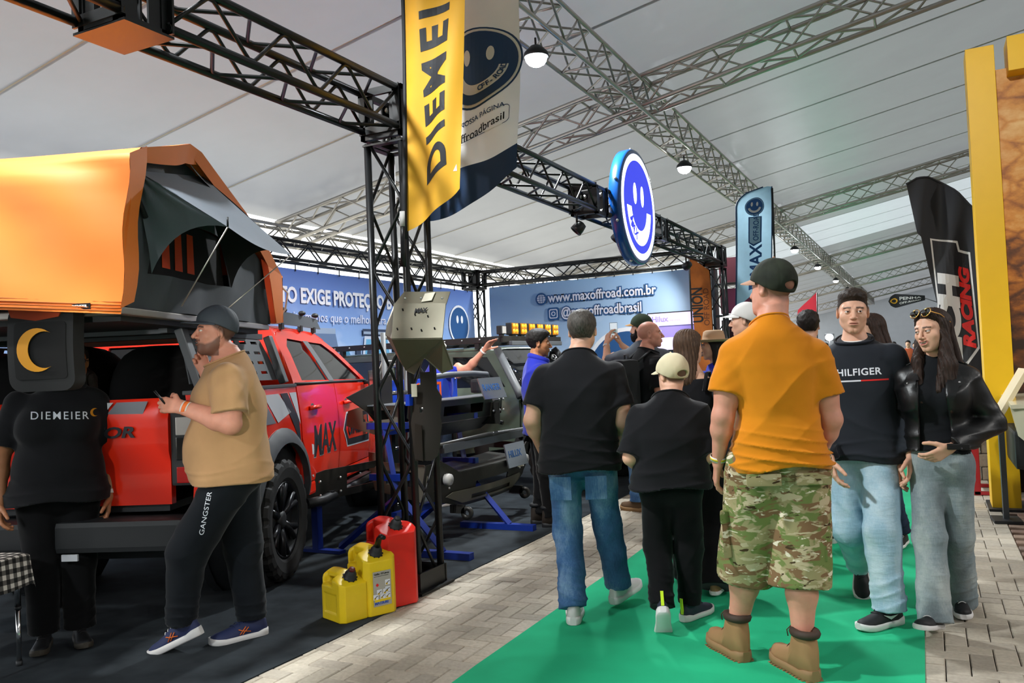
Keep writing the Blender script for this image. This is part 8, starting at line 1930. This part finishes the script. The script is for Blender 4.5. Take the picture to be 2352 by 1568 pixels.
fh = o['fromH']
for sg in (-1, 1):
    MB().tube([fh((sg*.036+.026*math.cos(a), .066-.02*math.sin(a), .108+.022*math.sin(a))) for a in np.linspace(0, 2*math.pi, 19)[:-1]], .0024, 5, closed=True).build('rim', mat('gold_rim', '#c89a50', .25, metal=.9), g); MB().tube([fh((sg*.063, .062, .108)), fh((sg*.084, .02, .085)), fh((sg*.088, -.05, .03))], .0024, 5).build('temple', mat('temple_amber', '#d89a4a', .3), g)
    MB().lathe([(1e-4, 0), (.024, .001)], 14, Matrix.Translation(fh((sg*.036, .067, .108))) @ Matrix.Rotation(-.7, 4, 'X')).build('lens', M_GLASS, g)
# --- man in beige T-shirt and grey cap, profile to the left
S = base(1.80, 1.13)
S.update(skin=SK_D, face=True, hrot=(14, 4, 0), gaze=(6, 0), head=(.0, .045, 1.675), smile=.35, heavy=.9, jaw=1.08, stubble=.72, hairc='#2c221d', buzz=.85, neck=(.0, -.02), pelvis=(0, -.02), nosek=1.12, neckr=1.08,
    sh=[(-.215, -.02, 1.43), (.215, -.02, 1.43)], el=[(-.285, -.03, 1.19), (.30, .02, 1.24)], wr=[(-.20, .205, 1.285), (.22, .11, 1.445)],
    hand=[dict(d=(.35, .9, .15), n=(.75, -.2, -.45), s=(.3, .1, .95), curl=(.8, .9, 1.0, 1.0), grip=1., fine=1), dict(d=(-.1, .35, 1), n=(-1, .1, 0), s=(0, -1, .3), curl=(.9, 1., 1.1, 1.2), spread=.5)],
    hip=[(-.10, -.03, .92), (.10, -.03, .92)], kn=[(-.07, .22, .51), (.08, -.06, .49)], an=[(-.05, .26, .155), (.06, -.09, .10)], fyaw=(-24, 20), fpitch=(-24, 0), shoeL=.315, armr=1.15,
    bumps=[((0, .085, 1.05), (.165, .125, .17)), ((0, .06, 1.30), (.16, .09, .10))])
S['torso'] = [(z, a, b*1.12) for z, a, b in S['torso']]
S['cap'] = dict(mat=mat('cap_slate', '#3d444d', .7, bump=.06, bscale=300), line=([-.11, -.06, 0, .06, .1], [.0, .012, .034, .048, .052]), len=.085, droop=.014, tall=.012, flatfront=1)
S['top'] = dict(mat=M_BEI, hem=.885, sleeve=.78, amp=.006, bamp=.012, bunch=(.90, 1.0), infl=.022, sr=(.072, .096), collar=dict(t=.0045, fl=1.1), hemw=.02, flare=[(.85, .02, .03), (1.1, .02, .02), (1.4, 0, 0)])
S['bottom'] = dict(mat=J_JOG, r=(.122, .098, .070), amp=.008, infl=.006, waist=.95, drop=.0, rf=60, name='joggers')
S['shoes'] = dict(style='sneaker', upper=SH_NAVY, sole=SO_W)
o = person('bearded man in a beige T-shirt, slate cap and dark joggers beside the red pickup', (-3.42, 3.33), 133, S)
wristband(o, 0, M_BANDO, r=.037, wd=.020); wristband(o, 0, M_BANDW, r=.0365, wd=.034)
o['shoes'][0].children[0].data.materials[0] = SO_W
for sh_ in o['shoes']:
    for sd in (-1, 1):
        MB().tube([(sd*.043, .02, -.055), (sd*.046, .06, -.045), (sd*.040, .085, -.035)], .0028, 5).build('side_stripe', SO_OR, sh_); MB().tube([(sd*.041, .03, -.03), (sd*.046, .065, -.062)], .0028, 5).build('side_stripe', SO_OR, sh_); MB().tube([(sd*.041, .045, -.025), (sd*.047, .08, -.062)], .0028, 5).build('side_stripe', SO_OR, sh_)
b = MB(); b.tube([(-.03, .11, -.090), (0, .19, -.082), (.03, .11, -.090)], .012, 6); b.build('orange_outsole', SO_OR, o['shoes'][0])
lg_ = o['trousers'].data; vf = text_mesh('GANGSTER', .034, .0, 0, 1.3, 1.0, cut=.015); wrap('leg_lettering', vf, lg_, (-.4, .10, .73), (0, -.22, 1), (0, 1, .22), (1, .0, 0), M_WHT, o['trousers'])
MB().tube([tuple(np.array(S['wr'][0])+np.array((.03, .085, .02))+np.array((0, .05*t, .07*t))) for t in (0, .5, 1)], .006, 5).build('held_card', M_BLK, o['root'])
MB().box((-.20, .10, 1.72), (.022, .004, .014)).build('cap_badge', M_BLK, o['root']) if False else None
# --- woman behind the hanging organiser
S = base(1.68, 1.22, True)
S.update(skin=SK_C, face=True, hrot=(6, 0, 0), head=(-.085, .03, 1.55), smile=.6, heavy=.5, neck=(-.045, 0), sh=[(-.185, 0, 1.33), (.185, 0, 1.33)], el=[(-.27, -.03, 1.02), (.275, -.03, 1.04)], wr=[(-.25, .03, .80), (.27, .04, .82)], hip=[(-.10, 0, .86), (.10, 0, .86)], shoeL=.26, armr=1.25,
    bumps=[((-.08, .11, 1.20), (.09, .07, .08)), ((.08, .11, 1.20), (.09, .07, .08)), ((0, .05, 1.0), (.19, .13, .14))], hand=[dict(curl=(.5, .6, .7, .7)), dict(curl=(.5, .6, .7, .7))])
S['hair'] = [dict(kind='long', mat=('ponytail', '#20150f'), t=.012, n=40, segs=[((0, -.09, .02), (-.09, -.07, -.10), .035, .04), ((-.09, -.07, -.10), (-.12, -.04, -.24), .04, .025)], line=([-.1, -.05, -.02, .0, .03, .06, .085, .1], [-.08, -.05, -.01, .01, .04, .06, .078, .09]))]
S['top'] = dict(mat=M_TBLK, hem=.80, sleeve=.72, amp=.005, bamp=.006, infl=.022, sr=(.07, .088), collar=dict(t=.0045, fl=1.1), flare=[(.75, .03, .03), (1.2, .01, .01)])
S['bottom'] = dict(mat=J_BLK, r=(.12, .09, .08), waist=.88)
S['shoes'] = dict(style='sneaker', upper=SH_BLK, sole=mat('sole_dark', '#3a352c', .7))
o = person('woman in a black printed T-shirt whose face is half behind the hanging organiser', (-4.30, 2.95), 234, S)
wristband(o, 0, M_BANDW, r=.036)
vf = text_mesh('DIEMEIER', .058, .003, 0, .95, 1.25, cut=.02); wrap('chest_lettering', vf, o['shirt'].data, (-.02, .4, 1.245), (-1, 0, -.06), (0, 0, 1), (0, -1, 0), M_WHT, o['shirt'])
cr2 = [((x-.61)*.22, (z-1.59)*.22) for x, z in cr]; V2, E_, F2, *_ = delaunay_2d_cdt([Vector(p) for p in cr2], [(i, (i+1) % len(cr2)) for i in range(len(cr2))], [], 1, 1e-7)
wrap('chest_crescent', ([Vector((v.x, v.y, 0)) for v in V2], [list(f) for f in F2]), o['shirt'].data, (-.19, .4, 1.27), (-1, 0, 0), (0, 0, 1), (0, -1, 0), M_CRES, o['shirt'])
fh = o['fromH']; g = bpy.data.objects.new('glasses', None); COL.objects.link(g); g.parent = o['root']
for sg in (-1, 1): MB().tube([fh((sg*.033+.025*math.cos(a), .098-.012*abs(math.cos(a)), .003+.019*math.sin(a))) for a in np.linspace(0, 2*math.pi, 19)[:-1]], .0026, 5, closed=True).build('rim', M_BLK, g); MB().tube([fh((sg*.058, .09, .006)), fh((sg*.076, .05, .006)), fh((sg*.082, -.02, .0))], .0022, 5).build('temple', M_BLK, g)
# --- man in blue shirt, profile to the right
S = base(1.74, .96)
S.update(skin=SK_C, face=True, hrot=(-8, -3, 0), head=(0, .03, 1.615), stubble=.35, buzz=.7, hairc='#1a120e', nosek=1.1, neck=(0, 0), el=[(-.225, -.03, 1.10), (.225, -.03, 1.10)], wr=[(-.20, .11, .87), (.20, .09, .86)], an=[(-.09, -.02, .095), (.09, .05, .095)], fyaw=(10, -5), shoeL=.29, res=1.25)
S['hair'] = [dict(kind='short', mat=('black', '#0e0b0a'), t=(.005, .026), front=.012, tex=.002)]
S['top'] = dict(mat=M_BLUSH, hem=.80, sleeve=1.0, amp=.007, bamp=.006, infl=.022, sr=(.064, .072), collar=dict(t=.013, fl=1.8), name='shirt')
S['bottom'] = dict(mat=J_BLK, r=(.09, .066, .060), amp=.006, waist=.86)
S['shoes'] = dict(style='boot', upper=mat('boot_dark', '#2a2119', .7), sole=SH_BLK, extra=SH_BLK)
person('dark-haired man in a royal blue shirt looking right beside the green off-roader', (-3.12, 6.70), -55, S)
# --- man photographing with a phone
S = base(1.86, 1.05)
S.update(skin=SK_B, face=False, hrot=(42, 0, 0), head=(.0, .02, 1.735), buzz=.8, hairc='#2a2019', neck=(0, -.01), sh=[(-.20, 0, 1.46), (.20, 0, 1.46)], el=[(-.31, .16, 1.40), (.16, .28, 1.34)], wr=[(-.29, .30, 1.60), (-.13, .34, 1.585)], hand=[dict(d=(.3, .2, 1), n=(.8, .5, 0), s=(.4, -.8, .2), curl=(.5, .6, .7, .7)), dict(d=(-.3, .1, 1), n=(-.9, .3, 0), s=(-.3, -.9, 0), curl=(.6, .7, .8, .8))],
    an=[(-.10, .0, .095), (.14, -.06, .095)], fyaw=(40, 0), shoeL=.30, res=1.3)
S['hair'] = [dict(kind='beard', mat=('black', '#0e0b0a'), t=.014)]
S['cap'] = dict(mat=mat('cap_green', '#2f3f2c', .85, var=.3, vscale=10), bmat=mat('cap_tanbrim', '#b98a52', .8), len=.07, line=([-.11, -.06, 0, .06, .1], [-.03, -.015, .015, .04, .045]))
S['top'] = dict(mat=M_GREYT, hem=.88, sleeve=.75, infl=.02, sr=(.066, .08))
S['bottom'] = dict(mat=J_MID, r=(.105, .08, .078), amp=.007, waist=.95)
S['shoes'] = dict(style='boot', upper=SH_BRN, sole=SO_TAN, extra=SH_BRN)
o = person('man in a green cap and grey T-shirt holding up a phone', (-2.43, 7.62), 30, S); wristband(o, 0, M_BANDW)
ph = thing('phone', 'smartphone held up by the man in the green cap', 'phone', (0, 0, 0)); hd_ = np.array((-.205, .33, 1.735)); a_ = R(30); c3 = (-2.43+hd_[0]*math.cos(a_)-hd_[1]*math.sin(a_), 7.62+hd_[0]*math.sin(a_)+hd_[1]*math.cos(a_), hd_[2]); ph.location = c3; ph.rotation_euler = (0, 0, R(22))
MB().box((0, 0, 0), (.076, .009, .158), bev=.003).build('casing', M_BLK, ph); MB().box((0, -.0055, .0), (.070, .001, .150)).build('screen', mat('phone_screen', '#c9d6df', .2, emit='#cfdbe2', estr=.7), ph); MB().box((0, -.0065, -.01), (.06, .001, .045)).build('screen_picture', mat('phone_screen2', '#8aa0a0', .2, emit='#8aa0a0', estr=.5), ph)
for sx_ in (-.09, .09): MB().tube([(sx_, .13, 1.20), (sx_, .10, 1.44), (sx_*1.0, -.03, 1.535), (sx_, -.135, 1.40), (sx_*.9, -.155, 1.15)], .018, 6, flat=.4).build('bag_strap', M_BAG, o['root'])
# --- bald man with backpack
S = base(1.77, 1.0)
S.update(skin=SK_D, face=True, hrot=(-28, 3, 0), head=(.01, .04, 1.645), stubble=.15, buzz=.25, hairc='#6a5a4e', neck=(0, .0), el=[(-.235, -.04, 1.12), (.245, -.03, 1.10)], wr=[(-.2, .12, .92), (.2, .13, .90)], an=[(-.09, .06, .095), (.09, -.08, .095)], res=1.3, shoeL=.295)
S['top'] = dict(mat=M_TBLK, hem=.82, sleeve=.70, infl=.02, sr=(.062, .076), collar=dict(t=.0045, fl=1.1)); S['bottom'] = dict(mat=J_DARK, r=(.095, .072, .07), waist=.9); S['shoes'] = dict(style='sneaker', upper=SH_BRN, sole=SO_W)
o = person('bald man in a black T-shirt with a backpack, looking right', (-2.17, 6.92), -42, S)
bpk = thing('backpack', 'black backpack on the bald man', 'backpack', (-2.17, 6.92, 0), R(-42)); b = MB(); b.box((0, -.235, 1.22), (.30, .17, .44), bev=.06); q = b.build('main_bag', M_BAG, bpk); smooth_me(q.data, 60); b = MB(); b.box((0, -.335, 1.13), (.24, .07, .22), bev=.028); q = b.build('front_pocket', M_BAG, bpk); smooth_me(q.data, 60)
for sx_ in (-.11, .11): MB().tube([(sx_, -.15, 1.05), (sx_*1.25, .02, 1.10), (sx_*1.1, .14, 1.24), (sx_, .10, 1.42), (sx_, -.03, 1.505), (sx_, -.15, 1.42)], .022, 8, flat=.4).build('shoulder_strap', M_BAG, bpk)
for z_ in (1.05, 1.18, 1.30): MB().tube([(-.14, -.30, z_), (.14, -.30, z_+.02)], .008, 5).build('compression_strap', M_GRYP, bpk)
MB().tube([(-.03, -.2, 1.44), (-.03, -.2, 1.48), (.03, -.2, 1.48), (.03, -.2, 1.44)], .009, 6).build('grab_handle', M_GRYP, bpk)
# --- long-haired woman in black top
S = base(1.60, .98, True)
S.update(skin=SK_B, face=False, hrot=(-32, 0, 0), head=(-.01, .02, 1.495), neck=(0, 0), el=[(-.205, -.03, 1.01), (.215, -.04, 1.03)], wr=[(-.18, .1, .84), (.17, .12, .87)], kn=[(-.09, .02, .44), (.10, .0, .44)], an=[(-.09, .1, .09), (.12, -.18, .10)], fyaw=(4, -4), shoeL=.25)
S['hair'] = [dict(kind='long', mat=('chestnut', '#4d3829'), t=.014, n=36, amp=.0024, segs=[((0, -.06, .04), (.0, -.085, -.22), .078, .075, (0, 1, 0), .6), ((-.06, -.03, .0), (-.07, -.05, -.26), .035, .03), ((.06, -.03, .0), (.065, -.06, -.27), .035, .025)])]
S['top'] = dict(mat=M_TBLK2, hem=.86, sleeve=.0, infl=.006, nz=1.30, ntilt=-.1, name='tank_top'); S['bottom'] = dict(mat=J_BLK, r=(.10, .105, .125), amp=.004, drop=.05, waist=.96); S['shoes'] = dict(style='canvas', upper=SO_TAN, sole=SO_W)
o = person('long-haired chestnut woman in a black tank top and wide black trousers, seen from behind', (-1.33, 5.16), 3, S)
for sx_ in (-.095, .10): MB().tube([(sx_, .10, 1.24), (sx_, .045, 1.335), (sx_, -.045, 1.33), (sx_*.9, -.10, 1.22)], .012, 6, flat=.4).build('top_strap', M_TBLK2, o['root'])
sb = thing('shoulder_bag', 'black shoulder bag strap and bag of the long-haired woman', 'bag', (-1.33, 5.16, 0), R(3)); MB().tube([(.135, .07, 1.20), (.14, .0, 1.345), (.14, -.085, 1.2), (.20, -.05, .95)], .016, 6, flat=.4).build('strap', M_BAG, sb); b = MB(); b.box((.235, .0, .85), (.09, .24, .20), bev=.03); b.build('bag_body', M_BAG, sb)
# --- woman behind the couple
S = base(1.69, 1.0, True)
S.update(skin=SK_B, face=True, hrot=(-48, -4, 0), head=(.0, .03, 1.575), neck=(0, 0), el=[(-.24, -.04, 1.06), (.22, -.03, 1.06)], wr=[(-.23, .05, .84), (.22, .08, .84)], an=[(-.11, -.08, .095), (.10, .10, .095)], shoeL=.255, res=1.3)
S['hair'] = [dict(kind='long', mat=('brown_back', '#2f1d14'), t=.015, n=36, segs=[((0, -.07, .03), (-.03, -.12, -.26), .075, .07, (0, 1, 0), .6), ((-.065, -.02, .02), (-.11, -.06, -.24), .03, .035), ((.06, -.04, .02), (.06, -.08, -.2), .03, .03)])]
S['top'] = dict(mat=M_TBLK, hem=.90, sleeve=.0, infl=.008, nz=1.36, ntilt=.7, name='tank_top'); S['bottom'] = dict(mat=J_DARK, r=(.088, .062, .052), waist=.98, amp=.006); S['shoes'] = dict(style='canvas', upper=SH_BLK, sole=SO_W, laces=SO_W)
o = person('brown-haired woman in dark skinny jeans walking behind the young couple', (-.36, 6.62), 160, S)
for sx_ in (-.09, .09): MB().tube([(sx_, .11, 1.33), (sx_, .03, 1.425), (sx_, -.07, 1.38)], .008, 6).build('top_strap', M_TBLK, o['root'])
# --- people half hidden in the aisle and far away
def extra(label, pos, heading, H, kind, seed=0, fem=False, shirt=M_TBLK, pants=J_DARK, hair=DK, cap=None, face=True, yaw=0, w=1., sleeve=.65, sk=SK_B, res=1.5, group=None, long=False, tex=.0025):
    S = base(H, w, fem); S.update(skin=sk, face=face, res=res, hrot=(yaw, 0, 0), buzz=.8, hairc='#1a120e')
    if long: S['hair'] = [dict(kind='long', mat=hair, t=.014, h=.007, segs=[((0, -.07, .03), (0, -.10, -.25), .07, .07, (0, 1, 0), .6), ((-.065, -.02, .0), (-.08, -.02, -.2), .03, .03), ((.065, -.02, .0), (.08, -.02, -.2), .03, .03)])]
    elif hair: S['hair'] = [dict(kind='short', mat=hair, h=.006, tex=tex)]
    if cap: S['cap'] = cap
    S['top'] = dict(mat=shirt, hem=.49*H, sleeve=sleeve, infl=.02, h=.012); S['bottom'] = dict(mat=pants, r=(.095, .075, .075), h=.012, waist=.55*H); S['shoes'] = dict(style='sneaker', upper=SH_BLK, sole=SO_W)
    return person(label, pos, heading, S, group)
extra('man in a white cap half hidden behind the orange T-shirt', (-1.14, 6.05), 70, 1.80, 0, cap=dict(mat=mat('cap_white', '#d6d3cf', .8), line=([-.11, -.06, 0, .06, .1], [-.02, -.01, .02, .04, .045]), len=.07), shirt=M_GREYT, yaw=15, hair=None)
o = extra('woman in a tan felt hat and blue shirt, half hidden behind the orange T-shirt', (-1.60, 7.0), 95, 1.62, 0, fem=True, shirt=M_BLUSH, yaw=10, long=True, hair=('black', '#0e0b0a'))
fh = o['fromH']; M_HAT = mat('felt_hat', '#b89878', .9, bump=.08, bscale=200)
b = MB(); b.lathe([(.085, .052), (.12, .047), (.155, .055), (.175, .068), (.175, .072), (.155, .060), (.12, .053), (.096, .060), (.092, .10), (.082, .145), (.06, .158), (.03, .150), (1e-4, .146)], 28); me = b.me('hat')
for v in me.vertices: v.co = fh((v.co.x*1.0, v.co.y*1.1-.012, v.co.z))
mesh_obj('felt_hat', me, M_HAT, o['root'])
extra('dark curly-haired man whose head shows behind the orange T-shirt collar', (-.80, 6.65), 10, 1.75, 0, hair=('curly', '#1d1511'), face=False, tex=.006, shirt=M_TBLK)
S = base(1.72, 1.05); S.update(skin=SK_D, face=False, res=1.4, hrot=(-20, -10, 0), sh=[(-.19, 0, 1.36), (.20, 0, 1.38)], el=[(-.26, .02, 1.10), (.42, .16, 1.42)], wr=[(-.24, .1, .9), (.60, .26, 1.60)], hand=[dict(), dict(d=(.6, .3, .6), n=(.2, .8, -.5), curl=(.15, .2, .25, .3))])
S['hair'] = [dict(kind='short', mat=('silver', '#b9b6b0'), t=(.006, .016), h=.007)]; S['top'] = dict(mat=M_BLUSH, hem=.85, sleeve=.62, infl=.02, h=.012); S['bottom'] = dict(mat=J_DARK, r=(.095, .075, .075), h=.012); S['shoes'] = dict(style='sneaker', upper=SH_BLK, sole=SO_W)
o = person('silver-haired man in blue reaching up to the roof rack of the green off-roader', (-4.62, 7.45), -35, S); wristband(o, 1, M_BANDW)
for i, (x, y, hd, H, c_, lb) in enumerate(((-.55, 30., 170, 1.72, mat('tee_rust', '#a04a28', .9), 'distant person in a rust shirt beyond the laughing woman'), (-.85, 26., 200, 1.66, M_TBLK, 'distant dark-clothed person beyond the brown-haired woman'), (-.15, 34., 160, 1.75, mat('tee_pale', '#b8b4b0', .9), 'distant person in a pale shirt far down the aisle'), (-2.47, 24., 185, 1.70, M_GREYT, 'distant person in grey left of the young man'), (-.45, 38., 175, 1.70, M_BLUSH, 'farthest distant person in a blue shirt in the aisle'))):
    extra(lb, (x, y), hd, H, 0, shirt=c_, face=False, res=2.2)
